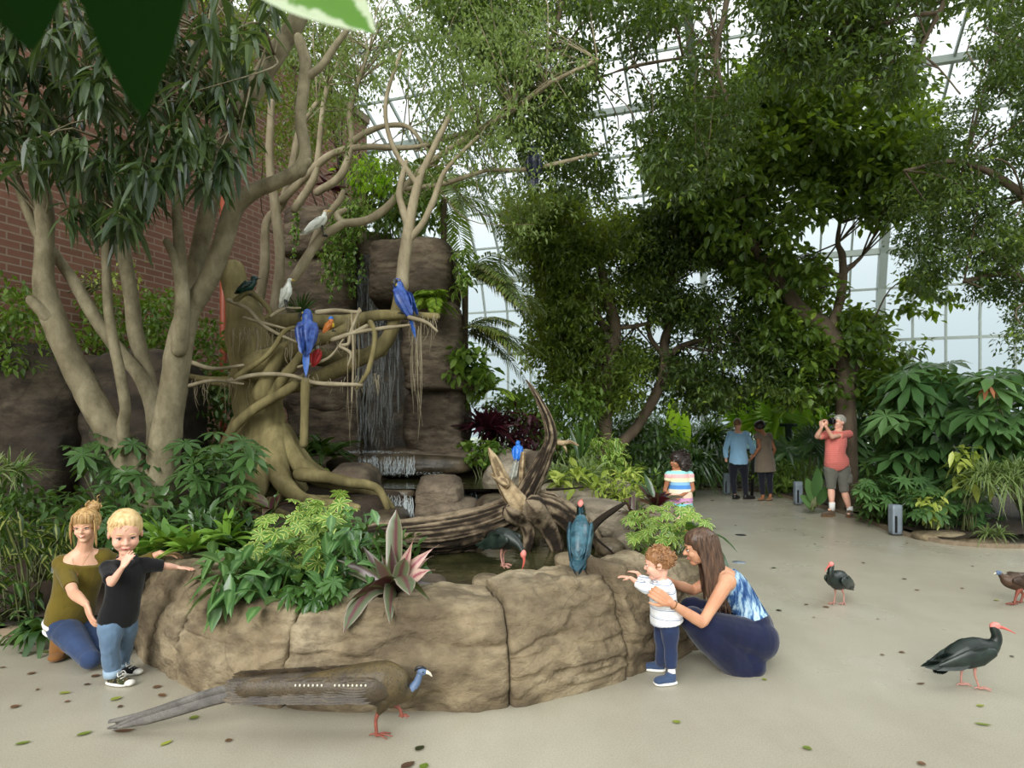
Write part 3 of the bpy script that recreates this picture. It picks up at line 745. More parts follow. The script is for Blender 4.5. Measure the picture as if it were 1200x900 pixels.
# --- A: leaning fig with long drooping leaves
YA = 6.3
tA = thing('leaning_fig_tree', 'grey-barked leaning fig tree with long drooping dark leaves at the upper left', 'tree', P(178, 580, YA))
bk = M['bark']
a1 = [(182, 592), (168, 562), (140, 522), (108, 470), (82, 418), (62, 372), (52, 335), (52, 300), (52, 258), (46, 215), (30, 170), (8, 120)]
stem(tA, 'trunk', a1, YA, [18, 17, 17, 15, 14, 14, 12, 10, 10, 9, 8, 6], bk, 14, .015)
stem(tA, 'trunk', [(186, 592), (190, 555), (196, 500), (204, 450), (208, 420), (214, 390), (222, 365), (240, 335), (256, 300), (268, 262), (278, 238), (300, 223), (325, 213), (345, 203), (360, 190)], YA, [21, 19, 17, 15, 15, 14, 12, 11, 11, 11, 11, 9, 8, 8, 6], bk, 14, .012)
stem(tA, 'branch', [(146, 530, 6.2), (144, 500, 6.15), (147, 478, 6.1), (141, 440), (134, 405), (127, 365), (125, 320), (124, 285)], 6.1, [7, 7, 6, 6, 6, 5, 5, 5], bk)
stem(tA, 'branch', [(180, 540, 6.45), (184, 505, 6.5), (178, 470, 6.55), (162, 438), (140, 412), (114, 376), (88, 333), (66, 300), (40, 262)], 6.5, [11, 11, 10, 8, 8, 8, 7, 6, 5], bk)
stem(tA, 'branch', [(182, 500, 6.5), (176, 455, 6.6), (160, 395), (154, 350), (147, 305), (144, 260), (146, 200)], 6.65, [9, 9, 9, 8, 8, 7, 5], bk)
stem(tA, 'branch', [(208, 430, 6.35), (219, 375, 6.45), (228, 320), (240, 265), (256, 200), (276, 145), (298, 105), (322, 65), (348, 25), (365, -15)], 6.5, [12, 11, 10, 10, 10, 10, 11, 11, 10, 8], bk)
stem(tA, 'branch', [(210, 410, 6.2), (214, 365, 6.15), (213, 330), (211, 300), (208, 262), (204, 215)], 6.15, [9, 9, 8, 7, 6, 4], bk)
stem(tA, 'branch', [(213, 345, 6.15), (205, 305), (196, 284)], 6.1, [6, 5, 5], bk, label='sawn-off stub')
stem(tA, 'branch', [(58, 372, 6.25), (45, 360), (37, 352)], 6.2, [9, 7, 6], bk, label='sawn-off stub')
stem(tA, 'branch', [(52, 290, 6.3), (38, 262), (24, 225), (14, 190)], 6.25, [6, 5, 5, 4], bk)
stem(tA, 'branch', [(352, 200, 6.3), (358, 178), (352, 140), (356, 100), (358, 72), (350, 45)], 6.3, [8, 7, 7, 7, 7, 6], bk)
stem(tA, 'branch', [(357, 92, 6.3), (376, 78), (392, 55), (410, 30), (430, -5)], 6.3, [5, 4, 4, 3, 3], bk)
stem(tA, 'branch', [(140, 222, 6.6), (170, 175), (205, 90), (240, 35), (262, -10)], 6.3, [6, 6, 6, 5, 5], bk)
def longleaf():
    mb = MB()
    poly = [(-60, -40), (330, -40), (300, 60), (240, 130), (222, 215), (190, 225), (165, 255), (130, 268), (95, 275), (62, 240), (30, 222), (0, 215), (-60, 200)]
    C = volume(poly, 175, 4.9, 6.4, [(60, 130, 20), (10, 165, 12), (235, 60, 14)], .3)
    C2 = volume([(225, 120), (300, 60), (330, 110), (300, 190), (250, 225), (225, 215)], 16, 5.2, 6.2)
    CC = np.concatenate([C, C2])
    for c in CC:
        n = 11; a = rng.uniform(0, 2*PI, n); el = rng.uniform(-1.35, .1, n)
        D = np.stack([np.cos(a)*np.cos(el), np.sin(a)*np.cos(el), np.sin(el)], 1)
        B = c+rng.normal(0, .035, (n, 3))+A([0, 0, 1])*rng.uniform(-.02, .12, (n, 1))
        v = np.clip(rng.random(n)*.6+(.35 if rng.random() < .15 else 0), 0, 1)
        blades(mb, B, D, rng.uniform(.18, .28, n), rng.uniform(.046, .066, n), rng.uniform(.25, .6, n), 4, 'leaf', .15, v)
    leafpart(tA, mb, M['l_long'])
    roots = [P(*q, YA) for q in ((52, 258), (30, 170), (8, 120), (124, 285), (144, 260), (204, 215), (276, 145), (240, 35), (205, 90), (66, 300), (322, 65))]
    twigs(tA, bk, roots, CC, 110, .009, .15)
longleaf()

# --- B: banyan with perches
YB = 7.3
tB = thing('banyan_tree', 'stout yellow-tan banyan with sawn limbs and spreading roots beside the waterfall', 'tree', P(318, 575, YB))
bb = M['barkban']
def bst(name, pts, r, Y=YB, **kw): return stem(tB, name, pts, Y, r, bb, **kw)
bst('trunk', [(322, 592), (314, 545), (304, 490), (300, 445), (292, 400), (282, 355), (272, 318)], [40, 31, 30, 29, 24, 17, 13], n=40, noise=.09, nf=5)
cB = P(318, 560, YB)
for k, (az, ln, r0) in enumerate(((-2.75, .85, 16), (-2.2, 1.0, 18), (-1.75, .8, 15), (-1.25, .95, 17), (-.8, 1.2, 17), (-.35, 1.5, 15), (.05, 1.1, 13), (-1.0, .6, 12), (-2.5, .6, 12), (-.55, .7, 12))):
    pts = []
    for t in np.linspace(0, 1, 7):
        rr = .10+ln*t; a = az+.25*math.sin(t*4+k); x = cB[0]+rr*math.cos(a); y = YB+rr*math.sin(a)
        g = float(hsoil(A([x]), A([y]))[0]); pts.append(A([x, y, g+.02+.62*(1-t)**3.2*(1 if t < .6 else .6)]))
    mb = MB(); tube(mb, pts, [q*YB/F for q in (r0, r0*.8, r0*.62, r0*.5, r0*.42, r0*.35, r0*.2)], 12, 4, noise=.018, nf=7, round_ends=True); mb.build('root', bb, parent=tB)
mb = MB(); tube(mb, PP([(352, 556, 7.0), (385, 560, 6.95), (412, 566, 6.9), (430, 568, 6.95), (444, 574, 7.0), (452, 590, 7.0), (456, 604, 7.05)]), pxr([9, 7, 6.5, 6, 5, 4, 2], 7), 10, 5, noise=.01, round_ends=True); mb.build('root', bb, parent=tB)
bst('limb', [(290, 390), (318, 382), (352, 376), (392, 378), (432, 372)], [18, 12, 10, 9, 7], Y=7.5)
bst('limb', [(300, 432), (322, 420), (352, 404), (388, 394), (408, 384), (430, 372), (455, 369), (482, 370), (512, 371)], [20, 15, 9, 7, 7, 7, 6, 5, 4], Y=7.1)
bst('limb', [(305, 450), (335, 452), (367, 445), (412, 425), (445, 408), (460, 385), (466, 358), (471, 332)], [16, 10, 9, 9, 9, 8, 7, 7], Y=7.2, label='long limb that carries the pale upright stem')
bst('limb', [(302, 415), (330, 410), (362, 416), (395, 420), (448, 412)], [22, 17, 12, 9, 6], Y=7.55)
bst('limb', [(308, 462), (318, 438), (326, 413)], [13, 10, 9], Y=7.0, label='short sawn-off stump')
bst('limb', [(318, 468, 6.95), (330, 445), (345, 428), (356, 412), (370, 400)], [7, 6, 6, 5, 5], Y=6.9)
bst('limb', [(296, 452), (268, 448), (245, 446), (222, 441)], [10, 7, 5, 3])
bst('limb', [(300, 470), (278, 490), (270, 500)], [9, 5, 3])
bst('limb', [(345, 452, 6.9), (300, 478, 6.9), (275, 500), (262, 520)], [6, 6, 6, 5], Y=6.9)
bst('limb', [(358, 448, 6.85), (357, 480), (356, 520)], [6, 5, 5], Y=6.85, label='pale upright prop below the limbs')
thin = [([(268, 352), (290, 362), (305, 378), (321, 389), (348, 401)], 2.4), ([(268, 446), (303, 439), (340, 440), (372, 449), (420, 451), (424, 452)], 2.6),
        ([(276, 442), (307, 421), (321, 407), (334, 388), (353, 382)], 3.2), ([(276, 352), (291, 343), (307, 353), (317, 366), (312, 372)], 3), ([(318, 370), (333, 362), (352, 361)], 2),
        ([(372, 366), (394, 364), (420, 366), (421, 362)], 2.6), ([(421, 364), (411, 389), (408, 403), (397, 405), (411, 414), (408, 428)], 2), ([(434, 378), (439, 389), (438, 407), (431, 435), (418, 455)], 3),
        ([(390, 398), (420, 389), (455, 384), (480, 381)], 2.4), ([(225, 425), (250, 432), (285, 428)], 2.5), ([(222, 452), (250, 446), (285, 450)], 2), ([(480, 372), (500, 378), (512, 388)], 2.4), ([(412, 366), (414, 410), (412, 470)], 1.4),
        ([(430, 382), (412, 391), (395, 397)], 2.2), ([(286, 372), (330, 384), (350, 388)], 1.6), ([(350, 430), (384, 420), (402, 398)], 1.7)]
for p, r in thin: stem(tB, 'branch', p, 6.85, [r*1.2]+[r]*(len(p)-2)+[r*.6], M['barkpale'] if r < 3 else bb, 6, .004)
def beards():
    mb = MB()
    for x0, x1, y0, l0, l1, n in ((270, 350, 385, 10, 45, 40), (225, 300, 446, 5, 40, 26), (478, 514, 372, 6, 40, 20), (482, 494, 380, 50, 140, 12), (405, 425, 370, 20, 190, 10), (350, 450, 440, 5, 26, 24), (300, 400, 402, 5, 22, 30)):
        for i in range(n):
            x = rng.uniform(x0, x1); l = rng.uniform(l0, l1); Y = 7.0+rng.uniform(-.12, .12); y = y0+rng.uniform(-3, 6)
            tube(mb, [P(x, y, Y), P(x+rng.normal(0, 2), y+l*.5, Y), P(x+rng.normal(0, 3), y+l, Y)], [.004, .003, .0015], 4, 3)
    o = mb.build('hanging_roots', M['barkpale'], parent=tB); o['kind'] = 'stuff'
beards()

# --- C: pale multi-stemmed fig with airy crown
tC = thing('pale_fig_tree', 'pale many-stemmed fig tree with airy light green crown above the waterfall', 'tree', P(325, 400, 8.4))
pb = M['barkpale']
cst = [([(316, 470), (318, 400), (324, 350), (328, 300), (322, 240), (316, 190), (318, 120)], 8.2, [9, 8, 7, 6, 6, 5, 4]),
       ([(324, 440), (328, 385), (334, 345), (352, 315), (363, 297), (378, 277), (392, 268), (402, 262)], 8.0, [8, 7, 6, 6, 6, 6, 5, 5]),
       ([(306, 430), (302, 370), (310, 315), (312, 262), (330, 240), (340, 205), (352, 150), (372, 120)], 8.6, [7, 6, 6, 5, 5, 5, 4, 3]),
       ([(402, 262), (430, 258), (452, 244), (470, 224), (498, 195), (552, 158), (602, 128), (640, 100), (700, 70)], 8.0, [5, 5, 5, 4, 4, 4, 3, 3, 2]),
       ([(362, 300, 8.05), (372, 272), (386, 250), (398, 235), (402, 225)], 8.1, [5, 4, 4, 4, 3]),
       ([(345, 245, 8.5), (365, 215), (372, 190), (378, 130), (384, 100)], 8.5, [5, 5, 4, 3, 3]),
       ([(330, 235, 8.5), (370, 195), (395, 178), (430, 172), (490, 172), (560, 150)], 8.5, [5, 5, 4, 4, 3, 2]),
       ([(372, 225, 8.5), (400, 205), (412, 165), (410, 130), (420, 95), (432, 60)], 8.5, [5, 5, 4, 4, 3, 2]),
       ([(410, 168, 8.5), (430, 155), (455, 147), (480, 150), (500, 175)], 8.5, [4, 4, 3, 3, 2]),
       ([(402, 262, 8.0), (395, 252), (404, 246)], 8.0, [4, 4, 3])]
for p, Y, r in cst: stem(tC, 'trunk' if r[0] > 6 else 'branch', p, Y, r, pb, 8, .006)
stem(tC, 'branch', [(470, 222, 8), (520, 215), (570, 200), (620, 198), (700, 180)], 8.0, [3, 3, 2.5, 2.5, 2], pb, 6, .004, label='thin branch with a dark bird on it')
# pale upright stem rising from the banyan limb
tC2 = thing('pale_stem_tree', 'pale forking stem in front of the square-topped rock column', 'tree', P(471, 335, 7.2))
for p, r in (([(471, 336), (473, 310), (477, 282), (482, 250), (490, 215), (505, 180), (530, 130)], [8, 7.5, 7, 6, 5, 4, 3]), ([(480, 268), (472, 245), (468, 225), (476, 190)], [5, 4.5, 4, 3]), ([(480, 280), (495, 262), (508, 235), (522, 200), (560, 160)], [4.5, 4, 4, 3, 2]),
             ([(490, 218), (460, 170), (452, 120), (470, 60)], [3.5, 3, 2.5, 2])):
    stem(tC2, 'trunk' if r[0] > 5 else 'branch', p, 7.2, r, pb, 8, .006)
GC = [(462, 140, 42), (440, 165, 30), (500, 185, 26), (485, 110, 20), (530, 235, 30), (570, 260, 30), (420, 150, 15), (712, 225, 30), (690, 215, 22), (745, 165, 12), (640, 215, 10), (560, 190, 12)]
def crownC():
    mb = MB()
    C = volume([(300, -30), (620, -30), (690, 60), (680, 180), (640, 250), (600, 300), (565, 250), (500, 235), (450, 225), (380, 160), (350, 100)], 500, 7.2, 10.5, GC, .1)
    foliage(mb, C, 36, .26, .062, .026, .7)
    leafpart(tC, mb, M['l_fig']); twigs(tC, pb, [P(q[0], q[1], Y) for p, Y, r in cst for q in p[3:]], C, 150, .007)
    mb = MB(); C = volume([(450, 40), (620, 20), (640, 120), (560, 210), (500, 215), (470, 150)], 90, 6.8, 8.4, GC, .1); foliage(mb, C, 40, .24, .065, .028, .7); leafpart(tC2, mb, M['l_fig'])
crownC()

# --- D: the two mid trees
def unclutter(C, stems, Y, rad):
    """leave the main limbs visible: no leaf clusters right in front of them"""
    px = 600+C[:, 0]/C[:, 1]*F; py = HZ-(C[:, 2]-CH)/C[:, 1]*F; ok = np.ones(len(C), bool)
    for p, r in stems:
        L_ = smooth_path([A([q[0], q[1], 0.]) for q in p], 5)[:, :2]
        if max(r) < 4: continue
        L_ = L_[:int(len(L_)*.62)]
        d = np.min(np.hypot(px[:, None]-L_[None, :, 0], py[:, None]-L_[None, :, 1]), 1); ok &= ~((d < rad*F/Y*.6) & (C[:, 1] < Y+.2))
    return C[ok]
def tree(label, name, base, stems, Y, bark, polys, leafm, n, k, rad, L, W, gaps=(), down=.4, small=True, ntw=90, keep=.12, tw=.012):
    t = thing(name, label, 'tree', base)
    for i, (p, r) in enumerate(stems): stem(t, 'trunk' if i == 0 else 'branch', p, Y, r, bark, 9, .012)
    mb = MB(); CC = []
    tot = sum(abs(sum(p[0][i][0]*p[0][i-1][1]-p[0][i-1][0]*p[0][i][1] for i in range(len(p[0])))) for p in polys)
    for poly, Y0, Y1 in polys:
        ar = abs(sum(poly[i][0]*poly[i-1][1]-poly[i-1][0]*poly[i][1] for i in range(len(poly))))
        gr_ = rad*F/((Y0+Y1)/2)*.6
        C = volume(poly, int(n*ar/tot)+1, Y0, Y1, [(a, b, c+gr_) for a, b, c in gaps], keep)
        C = unclutter(C, stems[:3], Y, rad); CC.append(C)
        foliage(mb, C, k, rad, L, W, down, small)
    CC = np.concatenate(CC)
    leafpart(t, mb, leafm)
    R = [P(q[0], q[1], q[2] if len(q) > 2 else Y) for p, r in stems for q in p[len(p)//3:]]
    if ntw: twigs(t, bark, R, CC, ntw, tw)
    return t
GAP = [(700, 230, 22), (738, 333, 7), (742, 380, 9), (765, 372, 7), (802, 330, 8), (800, 400, 14), (835, 325, 12), (850, 360, 9), (835, 420, 10), (867, 440, 12), (892, 478, 12), (790, 465, 8), (755, 452, 6), (720, 312, 6), (855, 395, 8), (765, 395, 9), (683, 320, 5), (640, 440, 5), (705, 372, 6)]
tree('slim brown-trunked tree with dense dark crown, left of the slanting one', 'fig_tree', G(711, 607, .1), [([(711, 604), (708, 480), (713, 430), (720, 385), (713, 350), (703, 310), (690, 260)], [10, 8.5, 8.5, 8, 6, 5, 3]),
     ([(716, 400), (700, 370), (680, 345), (660, 320)], [5, 4, 3, 2]), ([(718, 385), (745, 382), (775, 375)], [3, 2.5, 2])], 12.0, M['barkbrown'],
     [([(592, 245), (640, 232), (700, 225), (745, 270), (760, 340), (745, 420), (740, 478), (690, 470), (650, 455), (630, 440), (628, 380), (634, 330), (612, 295)], 11.0, 14)], M['l_mid'], 860, 56, .36, .10, .05, GAP)
tree('slanting brown-trunked tree with dense dark crown beside the open path', 'fig_tree', G(716, 604, .1), [([(713, 602), (724, 530), (748, 498), (772, 455), (780, 420), (778, 400), (788, 370), (782, 335), (788, 308), (781, 270)], [8, 7, 6, 6, 6, 5, 5, 5, 4, 2]),
     ([(779, 422), (800, 405), (830, 398), (870, 400)], [4, 3, 2, 1.5]), ([(780, 420), (762, 395), (760, 370)], [4, 3, 2])], 12.3, M['barkbrown'],
     [([(735, 255), (800, 235), (850, 260), (865, 330), (900, 390), (925, 420), (910, 470), (860, 470), (800, 480), (748, 470), (745, 400), (750, 320)], 11.3, 14.5)], M['l_dark'], 860, 56, .36, .10, .05, GAP, ntw=110)
# --- E: right tree with round leaves
GE = [(1000, 282, 26), (1030, 300, 24), (1065, 285, 14), (985, 330, 14), (1015, 335, 20), (1050, 345, 14), (970, 285, 8), (925, 248, 8), (1065, 365, 22), (1000, 345, 10), (945, 285, 10), (1060, 395, 20), (930, 420, 8), (895, 360, 6)]
tree('large forked tree with reddish-brown trunk and round glossy leaves beside the path', 'broad_leaved_tree', G(992, 600, .1), [([(993, 600), (991, 470), (990, 435), (978, 402), (962, 380)], [13, 11, 11, 12, 11]),
     ([(968, 386), (940, 365), (918, 338), (900, 312), (885, 292), (873, 262), (876, 232), (892, 205), (908, 190)], [10, 9, 8, 7, 6, 6, 5, 4, 3]),
     ([(970, 390), (982, 362), (988, 330), (987, 300), (982, 285), (984, 262)], [7, 5, 5, 4, 3, 2]), ([(987, 325), (972, 318), (960, 308)], [3, 2.5, 2]), ([(988, 320), (1000, 310), (1010, 300)], [3, 2.5, 2]),
     ([(992, 445), (1005, 425), (1017, 402), (1020, 385)], [6, 5, 4, 3]), ([(985, 470), (962, 445), (940, 428)], [2, 2, 1.5]), ([(873, 262), (862, 230), (858, 190)], [4, 3, 2])], 12.0, M['barkbrown'],
     [([(790, 150), (850, 90), (950, 60), (1030, 90), (1095, 140), (1110, 220), (1100, 255), (1050, 250), (1000, 262), (950, 255), (930, 300), (900, 330), (858, 330), (820, 270), (780, 230), (765, 190)], 10.6, 13.5),
      ([(870, 300), (940, 300), (1000, 330), (1090, 320), (1105, 345), (1075, 400), (1060, 440), (1020, 470), (930, 470), (890, 400)], 11.2, 14)], M['l_ovate'], 880, 36, .34, .155, .10, GE, ntw=130, small=False)
# --- F: overhead boughs of a dark fig
GF = [(640, 30, 8), (720, 65, 16), (700, 40, 8), (745, 120, 10), (760, 80, 10), (715, 120, 16), (725, 170, 12), (790, 60, 12), (875, 30, 20), (850, 15, 10), (805, 30, 8), (870, 75, 10), (830, 150, 8), (700, 160, 10), (905, 60, 8), (660, 35, 10)]
tree('dark overhanging fig boughs across the top centre under the glass roof', 'overhanging_fig_tree', P(858, -60, 9.0), [([(862, -80), (852, 0), (841, 50), (840, 78), (850, 112), (852, 135)], [4, 3.5, 3, 3, 2, 1]), ([(840, 66), (800, 68), (742, 78), (700, 92)], [2.5, 2, 2, 1]),
     ([(660, -40), (655, 20), (625, 90), (600, 130)], [4, 3, 2, 1]), ([(700, 60), (660, 58), (600, 64)], [2, 1.5, 1])], 9.0, M['barkbrown'],
     [([(520, -40), (900, -40), (905, 60), (880, 130), (840, 215), (790, 240), (745, 190), (690, 230), (650, 225), (610, 160), (600, 100), (540, 60), (500, 0)], 8.0, 11)], M['l_dark'], 760, 40, .3, .085, .044, GF, ntw=80, keep=.15, tw=.008)
# --- G, H
GG = [(1115, 70, 22), (1095, 100, 18), (1125, 40, 16), (1140, 20, 12), (1135, 95, 8), (1060, 30, 12), (1090, 60, 14), (1075, 185, 10), (1170, 135, 8), (1190, 240, 10), (1155, 160, 6), (1115, 395, 40), (1160, 385, 20), (1120, 340, 14), (1060, 15, 8), (1190, 205, 8)]
tree('dense small-leaved tree filling the upper right corner', 'weeping_fig_tree', G(1330, 640, .1), [([(1330, 640), (1300, 450), (1270, 300), (1240, 150), (1210, 60)], [20, 18, 14, 9, 6]), ([(1270, 300), (1200, 230), (1130, 190), (1060, 200)], [8, 5, 3, 2]), ([(1290, 380), (1230, 340), (1180, 320), (1130, 330)], [7, 5, 3, 2])], 9.5, M['barkbrown'],
     [([(1130, 0), (1260, -40), (1260, 420), (1200, 415), (1165, 395), (1160, 350), (1125, 345), (1100, 372), (1075, 350), (1060, 250), (1085, 190), (1105, 130), (1140, 110)], 8.6, 11)], M['l_dark'], 620, 60, .3, .075, .036, GG, ntw=60, keep=.06)
tree('dark leafy bough hanging into the top right against the bright roof', 'overhanging_fig_tree', P(1130, -60, 8.0), [([(1135, -60), (1108, 0), (1085, 45), (1064, 85)], [4, 3, 2.5, 1.5]), ([(1100, 15), (1060, 20), (1000, 40), (930, 50)], [2.5, 2, 1.5, 1]), ([(1075, 60), (1100, 80), (1125, 110)], [1.5, 1.2, .8])], 8.0, M['barkbrown'],
     [([(890, -40), (1160, -40), (1140, 30), (1110, 60), (1060, 60), (1090, 110), (1050, 110), (1000, 80), (960, 100), (900, 70)], 7.4, 9)], M['l_dark'], 420, 30, .26, .095, .05, GG, ntw=60, tw=.007, keep=.15)
# backdrop trees behind the waterfall and in the far corner
tree('bushy tree behind the brick wall corner and waterfall', 'back_tree', P(420, 480, 13), [([(420, 480), (415, 350), (400, 200), (380, 60)], [6, 5, 4, 3])], 13, M['barkbrown'],
     [([(230, -40), (420, -40), (440, 60), (400, 130), (380, 200), (320, 210), (290, 130)], 9.5, 12)], M['l_mid'], 200, 40, .34, .08, .038, (), ntw=20)
# ================= PLANTS =================
def LM(k, c1, c2, **kw): M[k] = mat_leaf(k, c1, c2, **kw)
LM('lime_strap', S(78, 118, 42), S(128, 164, 66), gloss=.3, trans=.25)
LM('glossy', S(38, 66, 34), S(82, 112, 60), gloss=.22, trans=.15)
LM('deep', S(38, 66, 32), S(84, 112, 54), gloss=.3, trans=.2)
LM('variegrass', S(70, 92, 52), S(110, 128, 78), edge=S(186, 192, 140), gloss=.35)
LM('aglao', S(50, 86, 44), S(92, 128, 74), stripe=S(112, 146, 90), gloss=.25, trans=.15)
LM('scheff', S(66, 110, 46), S(118, 156, 66), edge=S(206, 216, 120), e0=.5, e1=.9, gloss=.3)
LM('scheffg', S(42, 78, 36), S(84, 120, 60), gloss=.25)
LM('dark_variegated', S(26, 46, 22), S(52, 74, 34), stripe=S(170, 172, 96), gloss=.35)
LM('purple_striped', S(70, 84, 58), S(104, 112, 84), stripe=S(96, 42, 58), edge=S(150, 134, 122), e0=.75, e1=1.1, gloss=.3, trans=.1)
LM('pinkpale', S(190, 150, 140), S(216, 190, 176), stripe=S(150, 60, 86), gloss=.3, trans=.15)
LM('cordy', S(58, 34, 36), S(84, 62, 48), edge=S(78, 84, 50), gloss=.3, trans=.1, tcol=S(140, 40, 50))
LM('maroon', S(34, 16, 24), S(74, 28, 40), gloss=.35, trans=.15, tcol=S(150, 30, 50))
LM('fernlime', S(112, 150, 40), S(176, 200, 74), gloss=.45, trans=.4)
LM('palm', S(86, 108, 44), S(146, 164, 84), gloss=.35, trans=.3, tip=S(170, 160, 90))
LM('yellowgreen', S(120, 142, 52), S(196, 204, 104), gloss=.4, trans=.35)
LM('midshrub', S(62, 92, 36), S(116, 140, 56), gloss=.4, trans=.35)
LM('banana', S(150, 196, 50), S(190, 224, 80), gloss=.35, trans=.6, tcol=S(190, 230, 50))
LM('spider', S(62, 86, 48), S(104, 126, 74), edge=S(160, 172, 110), gloss=.35, trans=.25)
LM('copper', S(150, 90, 60), S(176, 112, 78), gloss=.4, trans=.3, tcol=S(200, 120, 70))
LM('maranta', S(30, 56, 28), S(54, 84, 40), stripe=S(120, 150, 84), edge=S(40, 66, 34), gloss=.35)
M['stemg'] = mat_plain('green stem', S(86, 92, 54), .6, .2)
def bpart(t, mb, mat, name='leaves', stuff=True):
    o = mb.build(name, M[mat] if isinstance(mat, str) else mat, parent=t)
    if stuff: o['kind'] = 'stuff'
    return o
def zs(x, y): return float(hsoil(A([x]), A([y]))[0])
def rosette(label, name, base, n, L, W, el=(.3, 1.3), droop=(.3, .8), mat='lime_strap', prof='strap', segs=6, stemh=0, heads=1, spread=0, cat='plant', group=None, fold=.12, asp=None, up0=.0):
    t = thing(name, label, cat, base, group)
    hs = []
    for h in range(heads):
        a = rng.uniform(0, 2*PI); r = spread*math.sqrt(rng.random()) if heads > 1 else 0
        hs.append(A(base)+A([math.cos(a)*r, math.sin(a)*r, stemh*rng.uniform(.6, 1) if heads > 1 else stemh]))
    mb = MB(); i = 0
    allq = []
    for h in hs:
        a = rng.uniform(0, 2*PI) + np.arange(n)*2.39996; e = rng.uniform(el[0], el[1], n)
        D = np.stack([np.cos(a)*np.cos(e), np.sin(a)*np.cos(e), np.sin(e)], 1)
        B = h+D*A([.02, .02, .0])*L/.3+A([0, 0, 1])*(np.linspace(0, up0, n)[:, None])
        args = (B, D, L*rng.uniform(.65, 1.1, n), W*rng.uniform(.8, 1.15, n), rng.uniform(*droop, n), segs, prof, fold)
        if heads == 1 and n <= 26:
            for j in range(n):
                m1 = MB(); blades(m1, args[0][j:j+1], args[1][j:j+1], args[2][j:j+1], args[3][j:j+1], args[4][j:j+1], segs, prof, fold)
                bpart(t, m1, mat if not isinstance(mat, (list, tuple)) else mat[j % len(mat)], 'leaf', False)
        else: blades(mb, *args)
    if mb.n: bpart(t, mb, mat if not isinstance(mat, (list, tuple)) else mat[0])
    if stemh > .06:
        sm = MB()
        for h in hs: tube(sm, [A(base)+(h-A(base))*A([.3, .3, 0]), (A(base)+h)/2, h], [.014, .011, .01], 6, 3)
        bpart(t, sm, 'stemg', 'stem', False)
    return t
def heads_at(polys, n, Y0, Y1): return volume(polys, n, Y0, Y1)
def palmate_heads(mb, C, m=7, L=.12, W=.045, tiltup=.15, droop=.25, segs=3, prof='obov'):
    for c in C:
        ax = nrm(A([0, 0, 1.])+rng.normal(0, .35, 3)+nrm(A([0, 0, 0])-A([c[0]-0, c[1], 0]))*A([1, 1, 0])*.35)
        u = nrm(np.cross(ax, rng.normal(0, 1, 3))); v = np.cross(ax, u)
        a = np.arange(m)*2*PI/m+rng.uniform(0, 1)
        D = u*np.cos(a)[:, None]+v*np.sin(a)[:, None]+ax*tiltup
        s = rng.uniform(.75, 1.2)
        blades(mb, np.repeat(c[None], m, 0), D, L*s*rng.uniform(.85, 1.1, m), W*s, droop, segs, prof, .12, np.clip(rng.random()*.7+rng.random(m)*.3, 0, 1), up=np.repeat(ax[None], m, 0))
def shrub(label, name, polys, Y, n, mat, kind='palmate', base=None, group=None, cat='plant', nst=14, st=.006, **kw):
    C = volume(polys, n, *Y)
    if base is None:
        bx = C[:, 0].mean(); by = C[:, 1].mean(); base = A([bx, by, max(.02, min(zs(bx, by), C[:, 2].min()))])
    t = thing(name, label, cat, base, group); mb = MB()
    kw.pop('base', None)
    if kind == 'palmate': palmate_heads(mb, C, **kw)
    elif kind == 'simple': foliage(mb, C, kw.pop('k', 14), kw.pop('rad', .1), small=False, **kw)
    elif kind == 'small': foliage(mb, C, kw.pop('k', 24), kw.pop('rad', .12), small=True, **kw)
    bpart(t, mb, mat)
    sm = MB()
    for i in rng.choice(len(C), min(nst, len(C)), replace=False):
        b = A(base)+A([rng.normal(0, .05), rng.normal(0, .05), 0]); c = C[i]
        tube(sm, [b, (b+c)/2+A([0, 0, .05])+rng.normal(0, .02, 3), c], [st*1.5, st, st*.6], 5, 3)
    bpart(t, sm, 'stemg', 'stems')
    return t
def frond(mb, sm, base, d, L, ll, lw, droop, n=26, segs=3):
    d = nrm(d); s = np.linspace(.12, 1, n)
    c = A(base)+d*L*s[:, None]+A([0, 0, -1])*(droop*L*s**2)[:, None]
    tg = nrm(d+A([0, 0, -2])*(droop*s)[:, None]); sd = nrm(np.cross(tg, A([0, 0, 1.])+1e-3)); upv = np.cross(sd, tg)
    l = ll*np.sin(PI*np.clip(s*.86+.12, 0, 1))**.6
    for sg in (1, -1):
        D = sd*sg+tg*.6+upv*.15+rng.normal(0, .05, c.shape)
        blades(mb, c, D, l, lw, .35, segs, 'leaf', .1, up=upv)
    tube(sm, c, [.009, .006, .002], 5, 1, smooth=False)
def palmplant(label, name, crown, n, L, ll, lw, droop=(.3, .7), el=(.1, 1.2), az=(0, 2*PI), mat='palm', trunk=None, nl=26, group=None, cat='palm'):
    base = trunk if trunk is not None else crown
    t = thing(name, label, cat, base, group)
    for i in range(n):
        mb, sm = MB(), MB(); a = rng.uniform(*az); e = rng.uniform(*el)
        frond(mb, sm, crown, [math.cos(a)*math.cos(e), math.sin(a)*math.cos(e), math.sin(e)], L*rng.uniform(.75, 1.1), ll, lw, rng.uniform(*droop), nl)
        f = bpart(t, mb, mat, 'frond', False)
        s_ = sm.build('midrib', M['stemg'], parent=f)
    if trunk is not None:
        sm = MB(); tube(sm, [trunk, (A(trunk)+A(crown))/2, crown], [.05, .045, .05], 8, 4, noise=.006); bpart(t, sm, M['barkbrown'], 'trunk', False)
    return t
def ros(px, py, Y, *a, z=None, **kw):
    """rosette whose middle is seen at px,py"""
    return P(px, py, Y)
